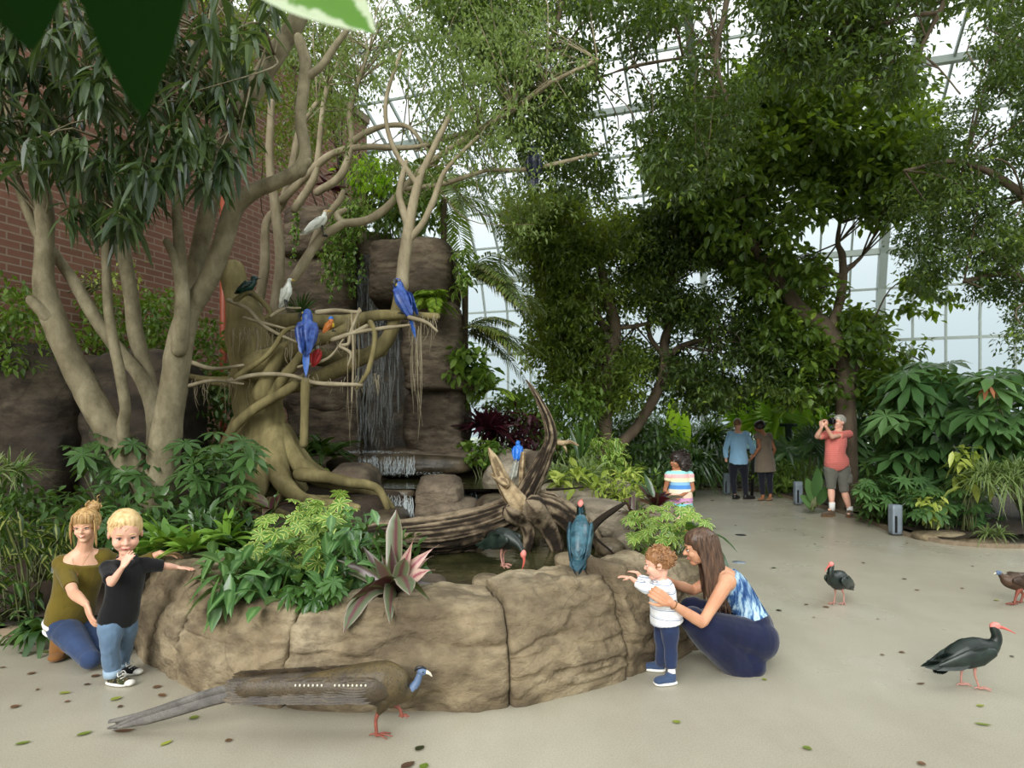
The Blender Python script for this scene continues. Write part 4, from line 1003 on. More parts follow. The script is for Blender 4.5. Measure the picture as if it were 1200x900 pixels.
# ---- front planter, left to right
rosette('bright green strap-leaved clump at the foot of the leaning fig', 'dracaena', P(196, 640, 4.9), 26, .44, .07, (.25, 1.3), (.3, .8))
rosette('bright green strap-leaved clump nearest the boy, arching over the boulder top', 'dracaena', P(226, 645, 4.75), 24, .40, .068, (.2, 1.4), (.3, .9))
rosette('green strap-leaved clump in front of the banyan roots', 'dracaena', P(266, 634, 5.0), 24, .42, .065, (.3, 1.4), (.3, .8))
rosette('green strap-leaved clump low behind the laughing boy', 'dracaena', P(170, 650, 5.0), 20, .38, .065, (.2, 1.2), (.3, .9))
rosette('tall narrow green leaves standing up behind the blonde woman', 'dracaena', P(150, 625, 5.7), 16, .44, .045, (.8, 1.45), (.1, .5))
shrub('glossy dark umbrella-leaved shrub behind the leaning fig trunks', 'schefflera', [(78, 505), (130, 505), (190, 530), (190, 575), (150, 600), (95, 590)], (6.0, 7.2), 60, 'glossy', L=.17, W=.065, droop=.4, nst=20)
shrub('glossy umbrella-leaved shrub between the leaning fig and the banyan', 'schefflera', [(212, 512), (265, 505), (300, 520), (305, 560), (280, 600), (235, 600), (210, 560)], (5.5, 6.4), 60, 'glossy', L=.17, W=.06, droop=.4, nst=20)
rosette('dark green and maroon strap plant at the foot of the banyan roots', 'cordyline', P(318, 600, 5.3), 18, .34, .065, (.35, 1.4), (.2, .7), mat=['cordy', 'glossy', 'cordy'])
rosette('small dark maroon-green strap plant left of the banyan roots', 'cordyline', P(290, 612, 5.5), 12, .3, .06, (.35, 1.3), (.3, .8), mat=['glossy', 'cordy'])
shrub('cream-edged umbrella plant on the planter, tallest stem near the cascade', 'variegated_schefflera', [(300, 610), (345, 578), (390, 572), (412, 590), (408, 640), (400, 700), (330, 712), (290, 690)], (4.2, 5.1), 150, 'scheff', L=.085, W=.036, m=7, droop=.3, nst=24)
shrub('plain green umbrella plant hanging over the wall left of the striped plant', 'schefflera', [(326, 690), (400, 680), (410, 700), (372, 716), (335, 714)], (3.85, 4.3), 60, 'scheffg', L=.08, W=.034, m=7, droop=.45)
shrub('wide pale-veined leafy plant spilling over the wall above the pheasant tail', 'aglaonema', [(252, 650), (300, 642), (345, 650), (350, 700), (330, 716), (285, 716), (250, 692)], (3.95, 4.6), 56, 'aglao', 'simple', k=6, rad=.1, L=.19, W=.08, down=.25, droop=.35)
shrub('green leafy plant between the cream-edged umbrella plant and the purple one', 'aglaonema', [(385, 600), (430, 615), (440, 650), (430, 690), (385, 700)], (4.1, 4.8), 44, 'aglao', 'simple', k=6, rad=.09, L=.17, W=.07, down=.15, droop=.3)
shrub('low dark green leafy ground cover around the foot of the leaning fig', 'ground_plant', [(110, 600), (160, 590), (240, 600), (300, 610), (320, 640), (250, 650), (150, 650), (110, 640)], (5.0, 6.1), 120, 'glossy', 'simple', k=8, rad=.12, L=.14, W=.055, down=0)
shrub('dark leafy ground cover between the banyan roots and the pond', 'ground_plant', [(330, 600), (400, 600), (480, 640), (490, 680), (440, 690), (380, 660)], (4.9, 6.2), 60, 'deep', 'simple', k=8, rad=.1, L=.12, W=.05, down=0)
# purple striped focal plant: individually placed wide blades
def striped():
    b = P(462, 694, 4.12); t = thing('striped_cordyline', 'large striped plant with purple, pink and grey-green blades beside the pond', 'plant', b)
    L_ = [(463, 594, 'g', .09, .0), (420, 632, 'p', .05, .1), (445, 640, 'p', .05, .1), (486, 628, 'w', .05, .1), (508, 652, 'k', .06, .35), (516, 640, 'k', .05, .3), (498, 676, 'w', .07, .4), (505, 668, 'k', .07, .5),
          (436, 650, 'p', .06, .15), (472, 655, 'g', .07, .1), (400, 660, 'g', .06, .3), (382, 652, 'p', .045, .3), (455, 734, 'g', .08, .9), (406, 742, 'g', .085, .9), (446, 737, 'p', .075, .9), (398, 720, 'p', .075, .8),
          (500, 705, 'g', .06, .6), (478, 700, 'g', .08, .7), (430, 690, 'k', .06, .6), (520, 690, 'p', .05, .6), (474, 640, 'w', .045, .1), (455, 630, 'p', .045, .05), (418, 700, 'p', .07, .7), (393, 738, 'p', .05, .9)]
    for x, y, k, w_, dr in L_:
        Y = 4.15+rng.uniform(-.15, .15) if y < 698 else 3.62+rng.uniform(-.04, .06); tip = P(x, y, Y); v = tip-b; L = np.linalg.norm(v)*1.02
        mb = MB(); dr = max(dr, .55) if y > 698 else dr; d = v/L+A([0, 0, 1.])*dr; Ld = np.linalg.norm(v+A([0, 0, 1.])*dr*L); nn = d
        blades(mb, b[None]+rng.normal(0, .012, (1, 3)), nn[None], Ld, w_*1.35, dr*L/Ld, 8, 'paddle' if k == 'g' else 'strap', .16, up=(A([0, -1., .5])+rng.normal(0, .3, 3))[None])
        bpart(t, mb, {'g': 'purple_striped', 'p': 'cordy', 'w': 'pinkpale', 'k': 'pinkpale'}[k], 'leaf', False)
striped()
# ---- far left low bed
rosette('long thin cream-edged leaves of the spiky plant at the left edge', 'dragon_tree', P(18, 560, 5.6), 40, .36, .018, (0, 1.45), (.2, .9), mat='variegrass', heads=3, spread=.18, stemh=.05)
shrub('dark-leaved plant with cream-veined leaves left of the blonde woman', 'croton', [(-20, 600), (40, 605), (80, 615), (82, 660), (60, 690), (20, 680), (-20, 690)], (4.95, 5.5), 40, 'dark_variegated', 'simple', k=7, rad=.1, L=.13, W=.05, down=.2, droop=.3)
rosette('dark glossy arching leaves at the bed edge beside the kneeling woman', 'cast_iron_plant', G(58, 746, .06), 26, .46, .075, (.5, 1.3), (.5, 1.0), mat='glossy', prof='leaf', heads=2, spread=.1)
shrub('low dark ground plants along the left edge of the picture', 'ground_plant', [(-20, 665), (30, 680), (40, 720), (20, 742), (-20, 742)], (4.95, 5.3), 20, 'maranta', 'simple', k=7, rad=.08, L=.12, W=.05, droop=.4)
shrub('dark bushy plant at the left edge under the rock bank', 'shrub', [(-20, 540), (40, 570), (100, 575), (140, 600), (120, 640), (60, 640), (-20, 640)], (5.4, 6.6), 120, 'deep', 'simple', k=10, rad=.14, L=.12, W=.04)
# ---- creepers on brick and rock bank
shrub('green creeper mound against the brick wall behind the leaning fig', 'creeper', [(100, 355), (170, 340), (215, 345), (275, 400), (275, 470), (190, 480), (180, 420), (105, 410), (85, 385)], (8.4, 9.6), 260, 'midshrub', 'simple', k=12, rad=.2, L=.085, W=.05, down=.3, segs=2, nst=20)
shrub('yellow-green leafy creeper spilling over the rock bank at the left edge', 'creeper', [(-30, 340), (25, 330), (62, 380), (110, 395), (70, 415), (50, 430), (0, 440), (-30, 430)], (7.0, 8.0), 110, 'midshrub', 'simple', k=12, rad=.16, L=.09, W=.045, segs=2, base=P(20, 415, 7.6))
shrub('sparse yellow-green branch of leaves high on the brick wall', 'creeper', [(95, 320), (160, 300), (180, 330), (120, 350)], (8.6, 9.2), 20, 'yellowgreen', 'simple', k=8, rad=.15, L=.07, W=.035, segs=2, base=P(95, 345, 9.0))
shrub('dark leafy shrub in the shade behind the banyan, left of its trunk', 'shrub', [(195, 440), (270, 450), (280, 520), (220, 530), (195, 500)], (8.2, 9.2), 90, 'deep', 'simple', k=12, rad=.2, L=.10, W=.05, segs=2)
# ---- around the waterfall
rosette('dark long-leaved clump at the base of the left rock column', 'cast_iron_plant', P(368, 535, 8.6), 26, .7, .09, (.2, 1.3), (.3, .9), mat='deep', prof='leaf', heads=3, spread=.3)
rosette('yellow-tipped narrow green clump right of the banyan trunk', 'dracaena', P(352, 548, 7.9), 24, .5, .05, (.2, 1.4), (.3, .9), mat='glossy', heads=3, spread=.2)
shrub('small round-leaved green plant low between banyan roots and boulder', 'ground_plant', [(355, 540), (378, 545), (378, 562), (356, 562)], (7.5, 7.8), 10, 'midshrub', 'simple', k=8, rad=.09, L=.08, W=.05)
rosette('spiky grassy plant behind the white egret, against the left rock column', 'yucca', P(352, 368, 8.6), 60, .5, .022, (.1, 1.5), (.1, .5), mat='glossy')
shrub('ivy and trailing vine hanging down the left rock column', 'hanging_vine', [(395, 235), (440, 230), (430, 270), (410, 300), (400, 330), (385, 340), (375, 300), (385, 262)], (9.5, 9.8), 60, 'scheff', 'simple', k=12, rad=.14, L=.07, W=.04, segs=2, down=1, base=P(412, 236, 9.8))
def vines():
    t = thing('hanging_vine', 'thin trailing vines with tiny pale leaves over the waterfall head', 'plant', P(410, 240, 9.6)); sm, mb = MB(), MB()
    for x, y0, y1 in ((345, 240, 310), (350, 235, 285), (380, 250, 352), (387, 240, 330), (396, 250, 320), (404, 240, 345), (412, 240, 330), (418, 235, 312), (408, 262, 348), (424, 300, 330), (392, 262, 338)):
        n = int((y1-y0)/3.2); ys = np.linspace(y0, y1, n); xs = x+np.cumsum(rng.normal(0, .8, n)); Y = 9.55+rng.uniform(-.1, .1)
        C = A([P(a, b, Y) for a, b in zip(xs, ys)]); tube(sm, C, .004, 4, 1, smooth=False)
        D = rdir(len(C)*2)+A([0, 0, -.5]); smallleaves(mb, np.repeat(C, 2, 0), D, .075, .05)
    bpart(t, sm, 'stemg', 'stems'); bpart(t, mb, 'scheff')
vines()
rosette('dark red strap plant on top of the left rock column', 'cordyline', P(386, 222, 10.0), 22, .42, .06, (.1, 1.3), (.2, .7), mat='maroon')
rosette('dark red strap plant against the brick wall above the columns', 'cordyline', P(398, 205, 10.6), 16, .34, .05, (.1, 1.3), (.2, .7), mat='maroon')
shrub('lush mid-green shrub crowning the top between the rock columns', 'shrub', [(405, 190), (450, 185), (510, 215), (520, 262), (470, 275), (420, 262)], (9.8, 11.2), 150, 'midshrub', 'simple', k=12, rad=.22, L=.13, W=.05, segs=2, base=P(460, 290, 10.6))
shrub('bright yellow-green young leaves above the waterfall', 'shrub', [(405, 190), (435, 185), (470, 205), (460, 225), (420, 222)], (9.3, 9.8), 30, 'banana', 'simple', k=8, rad=.16, L=.12, W=.05, segs=2, base=P(432, 245, 9.9))
palmplant('feathery palm arching out behind the top of the rock column', 'palm', P(520, 232, 10.9), 20, 1.3, .36, .035, (.3, .9), (.0, 1.2), nl=30, trunk=P(520, 480, 10.9))
palmplant('palm whose fronds droop right of the rock column, high up', 'palm', P(545, 322, 10.2), 12, 1.25, .40, .03, (.4, 1.0), (-.1, .9), (-.9, .9), nl=30, trunk=P(546, 540, 10.2))
palmplant('palm with long dry-tipped fronds drooping low right of the column', 'palm', P(542, 388, 10.0), 11, 1.15, .36, .028, (.4, .9), (-.1, .7), (-.8, .8), nl=28, trunk=P(543, 560, 10.0))
palmplant('yellow-green fern on the rock column shelf beside the macaw', 'fern', P(508, 352, 9.15), 20, .42, .12, .03, (.5, 1.0), (.0, 1.2), mat='fernlime', nl=16, cat='fern')
palmplant('yellow-green fern left of its twin, at the column edge', 'fern', P(497, 350, 9.2), 12, .36, .11, .03, (.5, 1.0), (.1, 1.2), mat='fernlime', nl=14, cat='fern')
shrub('heart-leaved vine clinging to the right side of the rock column', 'pothos', [(536, 405), (560, 410), (575, 430), (572, 455), (548, 455), (535, 435)], (9.1, 9.5), 40, 'midshrub', 'simple', k=8, rad=.14, L=.14, W=.09, down=.6, base=P(545, 440, 9.6))
shrub('leafy vine on the upper right edge of the rock column', 'pothos', [(530, 292), (545, 295), (548, 345), (532, 350)], (9.3, 9.6), 24, 'scheff', 'simple', k=9, rad=.12, L=.10, W=.06, down=.6, base=P(530, 300, 9.6))
palmplant('bright green fern between the column foot and the maroon plant', 'fern', P(574, 458, 9.8), 12, .5, .14, .03, (.4, 1.0), (.1, 1.2), mat='fernlime', nl=18, cat='fern')
rosette('dark maroon strap plant right of the rock column foot', 'cordyline', P(562, 520, 9.6), 34, .62, .09, (.1, 1.4), (.2, .8), mat='maroon', heads=3, spread=.25, stemh=.25)
shrub('dark purple bush behind the round boulders', 'shrub', [(575, 480), (620, 485), (635, 520), (600, 530), (570, 520)], (9.8, 11), 70, 'maroon', 'simple', k=12, rad=.2, L=.14, W=.05, segs=2)
shrub('bright round-leaved low plant at the right foot of the rock column', 'ground_plant', [(543, 520), (590, 518), (592, 538), (560, 545), (545, 538)], (8.7, 9.0), 36, 'midshrub', 'simple', k=8, rad=.09, L=.085, W=.07, droop=.2)
# ---- middle bed
shrub('loose yellow-green shrub behind the upright snag, left of the tree trunk', 'shrub', [(575, 470), (620, 455), (660, 445), (705, 460), (705, 520), (660, 545), (640, 520), (600, 500), (575, 500)], (10.4, 12.5), 260, 'midshrub', 'simple', k=12, rad=.22, L=.11, W=.055, segs=2, nst=24)
shrub('dark green hedge-like shrubs under the slanting tree', 'shrub', [(690, 500), (760, 490), (800, 510), (810, 570), (745, 575), (700, 570)], (12.5, 14.5), 200, 'deep', 'simple', k=12, rad=.28, L=.15, W=.06, segs=2)
rosette('long-bladed spider plant mound right of the upright snag', 'spider_plant', P(672, 560, 8.0), 90, .58, .02, (.3, 1.5), (.4, 1.1), mat='spider', heads=5, spread=.35)
rosette('single dark upright sword-leaved plant behind the spider mound', 'snake_plant', P(681, 540, 8.6), 10, .75, .05, (1.2, 1.5), (.0, .1), mat='deep')
shrub('tall yellow-edged bush behind the spider mound', 'shrub', [(690, 520), (715, 512), (730, 525), (730, 560), (700, 560)], (8.6, 9.3), 60, 'scheff', 'simple', k=10, rad=.14, L=.11, W=.04)
shrub('pale yellow-green broad-leaved plant at the left of the middle bed', 'dieffenbachia', [(650, 560), (672, 545), (705, 555), (712, 582), (680, 592), (650, 590)], (7.0, 7.5), 30, 'yellowgreen', 'simple', k=6, rad=.1, L=.15, W=.07, down=0, droop=.25)
shrub('fine-leaved yellow-tipped plants at the right of the middle bed', 'variegated_plant', [(705, 560), (745, 552), (752, 575), (740, 592), (700, 592)], (7.0, 7.8), 50, 'yellowgreen', 'simple', k=9, rad=.1, L=.11, W=.03, down=-.1)
shrub('mid-green leafy plant beneath the tree trunks in the middle bed', 'shrub', [(690, 545), (740, 545), (765, 565), (755, 585), (705, 575)], (8.2, 9.4), 60, 'midshrub', 'simple', k=10, rad=.15, L=.12, W=.05)
# right end planter bush
shrub('bushy cream-edged umbrella plant on the wall end behind the crouching woman', 'variegated_schefflera', [(735, 605), (765, 590), (800, 588), (826, 600), (832, 625), (815, 648), (770, 650), (742, 640)], (5.0, 5.9), 105, 'scheff', L=.075, W=.03, m=7, droop=.35)
rosette('dark green and red strap plant rising behind the cream-edged bush', 'cordyline', P(768, 592, 5.9), 22, .42, .055, (.3, 1.3), (.2, .7), mat=['cordy', 'maroon', 'glossy'])
rosette('red-purple strap plant at the left end of the cream-edged bush', 'cordyline', P(742, 604, 5.7), 14, .32, .045, (.1, 1.2), (.2, .6), mat=['maroon', 'cordy'])
rosette('large dark glossy leaves drooping over the path beside the woman', 'cast_iron_plant', P(816, 628, 5.2), 12, .34, .085, (.0, 1.0), (.3, .9), mat='deep', prof='leaf')
# ---- back bed row
for i, (x, y, Y, n, L, hds, sh, lb) in enumerate([
    (742, 500, 15.0, 60, 1.1, 4, .9, 'narrow-leaved dragon tree left of the bright banana leaf'), (772, 505, 15.4, 60, 1.2, 4, .9, 'narrow-leaved dragon tree just behind the bright banana leaf'),
    (825, 520, 15.6, 70, 1.1, 5, 1.0, 'weeping narrow-leaved dragon tree left of the man in the blue shirt'), (852, 490, 16.2, 60, 1.0, 4, 1.4, 'tall narrow-leaved dragon tree above the man in the blue shirt'),
    (885, 475, 16.5, 60, 1.0, 4, 1.5, 'narrow-leaved dragon tree above the couple, at its right'), (805, 545, 15.0, 60, .8, 4, .5, 'low weeping dragon tree to the right of the curly-haired girl')]):
    rosette(lb, 'dragon_tree', A([P(x, y, Y)[0], Y, .15]), n, L, .06, (-.2, 1.4), (.4, 1.2), mat='glossy', heads=hds, spread=.5, stemh=max(.4, P(x, y, Y)[2]), segs=4)
for x, Y, lb in ((822, 15.2, 'small striped dracaena at the path edge, left of the bollard by the couple'), (845, 15.4, 'low striped dracaena touching the bollard left of the couple'), (905, 14.6, 'small striped dracaena between the couple and the far bollard'), (922, 14.1, 'striped dracaena beside the dark post sign'), (870, 15.6, 'striped dracaena hidden behind the couple')):
    rosette(lb, 'dracaena', G(x, 497+1232/Y*.92, .1)*A([1, 1, 0])+A([0, 0, .1]), 30, .62, .05, (.2, 1.4), (.3, .8), mat='scheff', segs=4, stemh=.12)
def banana(label, px, py, Y, tips, mat='banana', w_=.36):
    b = A([P(px, py, Y)[0], Y, .15]); t = thing('banana_plant', label, 'plant', b)
    for x, y, dr in tips:
        s = P((px*2+x)/3, (py*2+y)/3+8, Y); v = P(x, y, Y+rng.uniform(-.3, .3))-s; L = np.linalg.norm(v); d = v/L+A([0, 0, dr])
        mb = MB(); blades(mb, s[None], d[None], L*np.linalg.norm(d), w_, dr/np.linalg.norm(d), 10, 'leaf', .14, up=(A([rng.normal(0, .4), -1, .3]))[None]); lf = bpart(t, mb, mat, 'leaf', False)
        sm = MB(); tube(sm, [b, (b+s)/2+A([0, 0, .1]), s], [.04, .03, .015], 6, 3); sm.build('leaf_stalk', M['stemg'], parent=lf)
banana('banana plant with one upright sunlit lime leaf, behind the girl', 795, 555, 15.3, [(787, 462, 0), (803, 478, .1), (775, 505, .4), (815, 512, .5), (760, 535, .5)])
LM('bigdark', S(50, 82, 44), S(96, 128, 78), gloss=.3, trans=.25)
banana('broad dark paddle-leaved plant below the banana leaf', 770, 570, 14.6, [(740, 530, .5), (765, 515, .3), (800, 535, .5), (812, 525, .4)], 'bigdark', .34)
banana('large grey-green ribbed-leaf plant at the path edge beside the photographer', 955, 592, 11.6, [(945, 560, .3), (938, 580, .6), (958, 548, .2), (968, 570, .4), (945, 590, .8)], 'bigdark', .2)
def fanpalm(label, c, n, R, seed=0, mat='banana', base=None):
    t = thing('fan_palm', label, 'palm', base); 
    for i in range(n):
        a = rng.uniform(0, 2*PI); e = rng.uniform(.2, 1.2); d = A([math.cos(a)*math.cos(e), math.sin(a)*math.cos(e)*.6, math.sin(e)]); q = A(c)+d*R*rng.uniform(.6, 1.1)
        mb = MB(); m = 20; ax = nrm(A([rng.normal(0, .25), -1, .35])); u = nrm(np.cross(ax, [0, 0, 1])); v = np.cross(ax, u); an = np.linspace(-2.5, 2.5, m)+PI/2*0
        D = u*np.sin(an)[:, None]+nrm(d-ax*d.dot(ax))*np.cos(an)[:, None]
        blades(mb, np.repeat(q[None], m, 0), D, R*.85, R*.26, .1, 4, 'strap', .3, up=np.repeat(ax[None], m, 0)); l = bpart(t, mb, mat, 'fan_leaf', False)
        sm = MB(); tube(sm, [A(base), (A(base)+q)/2, q], [.02, .015, .01], 5, 3); sm.build('leaf_stalk', M['stemg'], parent=l)
fanpalm('sunlit fan palm behind the dark post sign', P(925, 508, 15.3), 13, .95, base=A([P(925, 500, 15.3)[0], 15.3, .12]))
fanpalm('darker low fan palm between the post sign and the photographer', P(945, 540, 14.2), 7, .55, mat='bigdark', base=A([P(945, 540, 14.2)[0], 14.2, .12]))
shrub('low ferny greenery behind the striped dracaenas at the far bed edge', 'shrub', [(890, 540), (960, 535), (965, 575), (930, 580), (895, 572)], (14.0, 15.4), 80, 'midshrub', 'simple', k=12, rad=.2, L=.16, W=.05, segs=2)
shrub('dark leafy thicket at the back of the path, behind the couple', 'shrub', [(800, 500), (960, 490), (965, 560), (905, 570), (800, 572)], (16.6, 18.5), 260, 'deep', 'simple', k=14, rad=.36, L=.22, W=.07, segs=2)
shrub('green thicket under the glass wall left of the banana plant', 'shrub', [(590, 455), (700, 470), (790, 470), (800, 540), (700, 560), (600, 540)], (17.0, 19.0), 300, 'deep', 'simple', k=14, rad=.42, L=.2, W=.07, segs=2)
shrub('mid-green thicket under the glass wall behind the forked tree', 'shrub', [(960, 465), (1000, 460), (1090, 440), (1100, 520), (960, 545), (900, 520)], (16.2, 18.5), 260, 'l_mid', 'simple', k=14, rad=.36, L=.2, W=.08, segs=2)
# ---- right mass
shrub('huge dark umbrella-leaved shrub filling the bed behind the photographer', 'schefflera', [(1040, 440), (1070, 425), (1120, 425), (1160, 440), (1165, 520), (1150, 570), (1070, 580), (1045, 550), (1035, 500)], (9.9, 12.0), 170, 'bigdark', m=8, L=.42, W=.14, droop=.45, st=.015, nst=20)
shrub('dark broad-leaved shrub at the right edge with one copper-coloured shoot', 'schefflera', [(1130, 440), (1180, 430), (1260, 440), (1260, 580), (1180, 540), (1140, 520)], (8.9, 10.6), 110, 'bigdark', m=7, L=.38, W=.13, droop=.5, st=.015)
t_ = MB(); palmate_heads(t_, P(1158, 450, 8.75)[None], 6, .17, .06, -.9, .6); cp = t_.build('young_leaf_shoot', M['copper'], parent=bpy.data.objects['schefflera.005'] if 'schefflera.005' in bpy.data.objects else None); cp['label'] = 'copper-coloured drooping young leaf shoot'
shrub('dark umbrella-leaved shrub directly behind the photographer', 'schefflera', [(985, 440), (1050, 430), (1060, 560), (1010, 560), (985, 500)], (12.6, 13.8), 80, 'bigdark', m=8, L=.42, W=.14, droop=.45, st=.015)
shrub('cut-leaved philodendron behind the nearest grey bollard', 'philodendron', [(1030, 555), (1070, 550), (1105, 565), (1105, 595), (1075, 600), (1030, 590)], (9.8, 10.8), 90, 'bigdark', m=9, L=.2, W=.045, droop=.35, prof='strap')
shrub('dark green leafy plant beside the legs of the photographer', 'philodendron', [(1012, 540), (1040, 545), (1045, 590), (1020, 600), (1012, 590)], (11.0, 11.9), 46, 'deep', m=7, L=.2, W=.06, droop=.4)
shrub('leafy dark green plants hugging the kerb right of the nearest bollard', 'philodendron', [(1062, 572), (1110, 570), (1165, 590), (1160, 622), (1120, 618), (1072, 604)], (8.95, 9.9), 80, 'bigdark', m=7, L=.15, W=.06, droop=.4)
shrub('dark green leaves filling the bed between the photographer and the nearest bollard', 'philodendron', [(1004, 560), (1040, 560), (1040, 600), (1012, 604)], (9.9, 10.9), 60, 'bigdark', m=7, L=.16, W=.06, droop=.4)
shrub('yellowish-green young shrub in front of the dark mass, left of the spider plant', 'shrub', [(1120, 520), (1150, 525), (1155, 560), (1130, 575), (1118, 560)], (8.9, 9.2), 16, 'yellowgreen', 'simple', k=6, rad=.14, L=.2, W=.09, down=.3, droop=.35)
shrub('low yellow-green ground cover right of the nearest grey bollard', 'ground_plant', [(1080, 582), (1105, 580), (1110, 605), (1085, 610)], (9.0, 9.3), 14, 'yellowgreen', 'simple', k=8, rad=.1, L=.12, W=.06)
rosette('big weeping spider plant mound at the right edge of the path', 'spider_plant', P(1188, 585, 8.7), 90, .75, .022, (.1, 1.5), (.5, 1.3), mat='spider', heads=6, spread=.4, stemh=.35)
rosette('smaller spider plant tuft low at the bed edge, under the big mound', 'spider_plant', P(1165, 625, 8.7), 40, .34, .018, (.1, 1.5), (.4, 1.1), mat='spider', heads=2, spread=.15)
shrub('dark undergrowth in the shade under the huge umbrella-leaved shrub', 'undergrowth', [(1000, 590), (1150, 560), (1170, 600), (1120, 620), (1060, 618)], (9.8, 10.8), 80, 'deep', 'simple', k=10, rad=.16, L=.13, W=.06, segs=2)
# ---- near out-of-focus leaves hanging in at the top left
def nearleaf(label, name, bx, by, tx, ty, Y, w_, mat, dr=.1, tilt=(0, -1, .2), prof='leaf'):
    s = P(bx, by, Y); e = P(tx, ty, Y); v = e-s; L = np.linalg.norm(v)
    t = thing(name, label, 'leaf', s)
    mb = MB(); blades(mb, s[None], (v/L+A([0, 0, dr]))[None], L*np.linalg.norm(v/L+A([0, 0, dr])), w_, dr, 14, prof, .12, up=A(tilt, float)[None]); bpart(t, mb, mat, 'leaf_blade', False)
    sm = MB(); tube(sm, [s+A([0, .02, .25]), s+A([0, .0, .1]), s], [.004, .003, .003], 6, 3); bpart(t, sm, 'stemg', 'leaf_stalk', False)
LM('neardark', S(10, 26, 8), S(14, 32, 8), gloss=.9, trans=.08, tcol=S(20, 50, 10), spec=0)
LM('nearvar', S(60, 110, 24), S(90, 140, 36), edge=S(196, 208, 176), mottle=True, e0=.45, e1=.6, gloss=.5, trans=.3)
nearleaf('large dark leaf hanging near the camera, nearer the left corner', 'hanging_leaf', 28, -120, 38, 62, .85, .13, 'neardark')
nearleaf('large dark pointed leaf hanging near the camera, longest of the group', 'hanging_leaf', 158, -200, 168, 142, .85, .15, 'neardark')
nearleaf('green leaf with white margin hanging in at the top edge', 'hanging_leaf', 282, -46, 440, 40, .9, .15, 'nearvar', .14, (0, -.9, .5))
# ================= FALLEN LOG =================
def mat_drift(name, c1, c2, c3):
    m, nt, N, L = new_mat(name); a = attr_rgb(nt); v = objc(nt); f = noise_n(nt, v, 14, 5, .65)
    c = ramp(nt, a[1], [(.25, c1), (.5, c2), (.75, c3)]); c = mixc(nt, ramp(nt, f, [(.4, (0, 0, 0)), (.7, (.55, .55, .55))]), c, c1)
    b = bsdf(nt, c, .9, bump(nt, f, 1, .03), .2); out_of(nt, b.outputs[0]); return m
M['drift'] = mat_drift('weathered driftwood', S(40, 33, 26), S(92, 78, 62), S(140, 124, 102)); M['driftpale'] = mat_drift('bleached driftwood', S(116, 98, 74), S(164, 142, 110), S(190, 168, 134))
YL = 5.9
lg = thing('driftwood_log', 'fallen weathered log with upturned roots and a tall snag, lying across the pond', 'log', P(560, 640, YL))
def lst(name, pts, r, mat='drift', n=14, noise=.02, nf=7, Y=YL, label=None):
    mb = MB(); C = smooth_path(PP(pts, Y), 7)
    tube(mb, PP(pts, Y), pxr(r, Y), n, 7, noise=0, round_ends=True)
    V = mb.V[0]; N = (len(V)-2)//n
    th = np.tile(np.arange(n)*2*PI/n, N); al = np.repeat(np.arange(N), n)
    cen = V[:N*n].reshape(N, n, 3).mean(1); rad = V[:N*n]-np.repeat(cen, n, 0)
    g = fbm(np.stack([np.cos(th)*5, np.sin(th)*5, al*.05], 1), 3, 4)+.5*fbm(np.stack([np.cos(th)*11, np.sin(th)*11, al*.10], 1), 2, 9)
    g = g+.35*fbm(V[:N*n]*22, 3, 8)
    V[:N*n] = np.repeat(cen, n, 0)+rad*(1+g*noise*13)[:, None]; mb.V[0] = V
    mb.A[0][:N*n, 1] = np.clip(.5+g*1.6, 0, 1)
    o = mb.build(name, M[mat], parent=lg)
    if label: o['label'] = label
lst('trunk', [(440, 632, 5.7), (480, 630, 5.75), (520, 627, 5.8), (560, 618, 5.9), (595, 604, 6.0), (622, 592, 6.05), (645, 590, 6.0)], [19, 20, 22, 22, 20, 18, 13], n=72, noise=.02)
lst('root', [(622, 592, 5.95), (650, 597), (668, 612), (680, 632), (684, 655)], [17, 14, 12, 9, 6], n=24)
lst('root', [(625, 595, 5.8), (640, 612), (650, 635), (654, 655)], [15, 12, 9, 7], n=20)
lst('root', [(640, 590, 6.1), (668, 600), (690, 618), (700, 636), (706, 655)], [14, 10, 8, 6, 4], n=18)
lst('root', [(600, 600, 5.8), (615, 612), (620, 632), (612, 655)], [12, 9, 7, 5], n=16)
lst('snag', [(608, 592, 6.0), (618, 575), (630, 552), (640, 530), (646, 512), (641, 490), (632, 470), (624, 456), (617, 446)], [17, 12, 10, 8, 7, 5.5, 4, 2.5, 1], n=40, noise=.024, label='tall tapering snag')
lst('snag', [(618, 585, 5.9), (629, 566), (640, 545), (647, 520)], [9, 6, 5, 4], n=14)
lst('branch', [(606, 590, 5.8), (592, 568), (583, 548), (578, 536), (573, 526)], [12, 9, 7, 5, 1.5], 'driftpale', 16, label='pale broken branch')
lst('branch', [(592, 566, 5.8), (582, 560), (576, 556)], [6, 4, 1.5], 'driftpale', 10)
lst('branch', [(611, 580, 6.05), (612, 552), (613, 532)], [4, 3.5, 3], 'driftpale', 10)
lst('branch', [(644, 516, 6.0), (658, 519), (668, 518), (678, 522)], [4, 3, 2, .8], 'driftpale', 8)
lst('branch', [(655, 517, 6.0), (662, 524), (664, 530)], [2.5, 1.5, .6], 'driftpale', 8)
sk = MB(); tube(sk, PP([(686, 630), (700, 612), (716, 600), (733, 589)], 5.5), pxr([5, 4, 3.5, 2], 5.5), 8, noise=.006); o = sk.build('fallen_branch', M['drift']); tag(o, 'brown broken branch leaning up to the right behind the perched ibis', 'branch')
sk = MB(); tube(sk, PP([(692, 622), (702, 634), (714, 644), (724, 654)], 5.3), pxr([1.6, 1.4, 1.2, .8], 5.3), 6); o = sk.build('fallen_branch', M['drift']); tag(o, 'thin twig sloping down to the pond wall right of the perched ibis', 'branch')
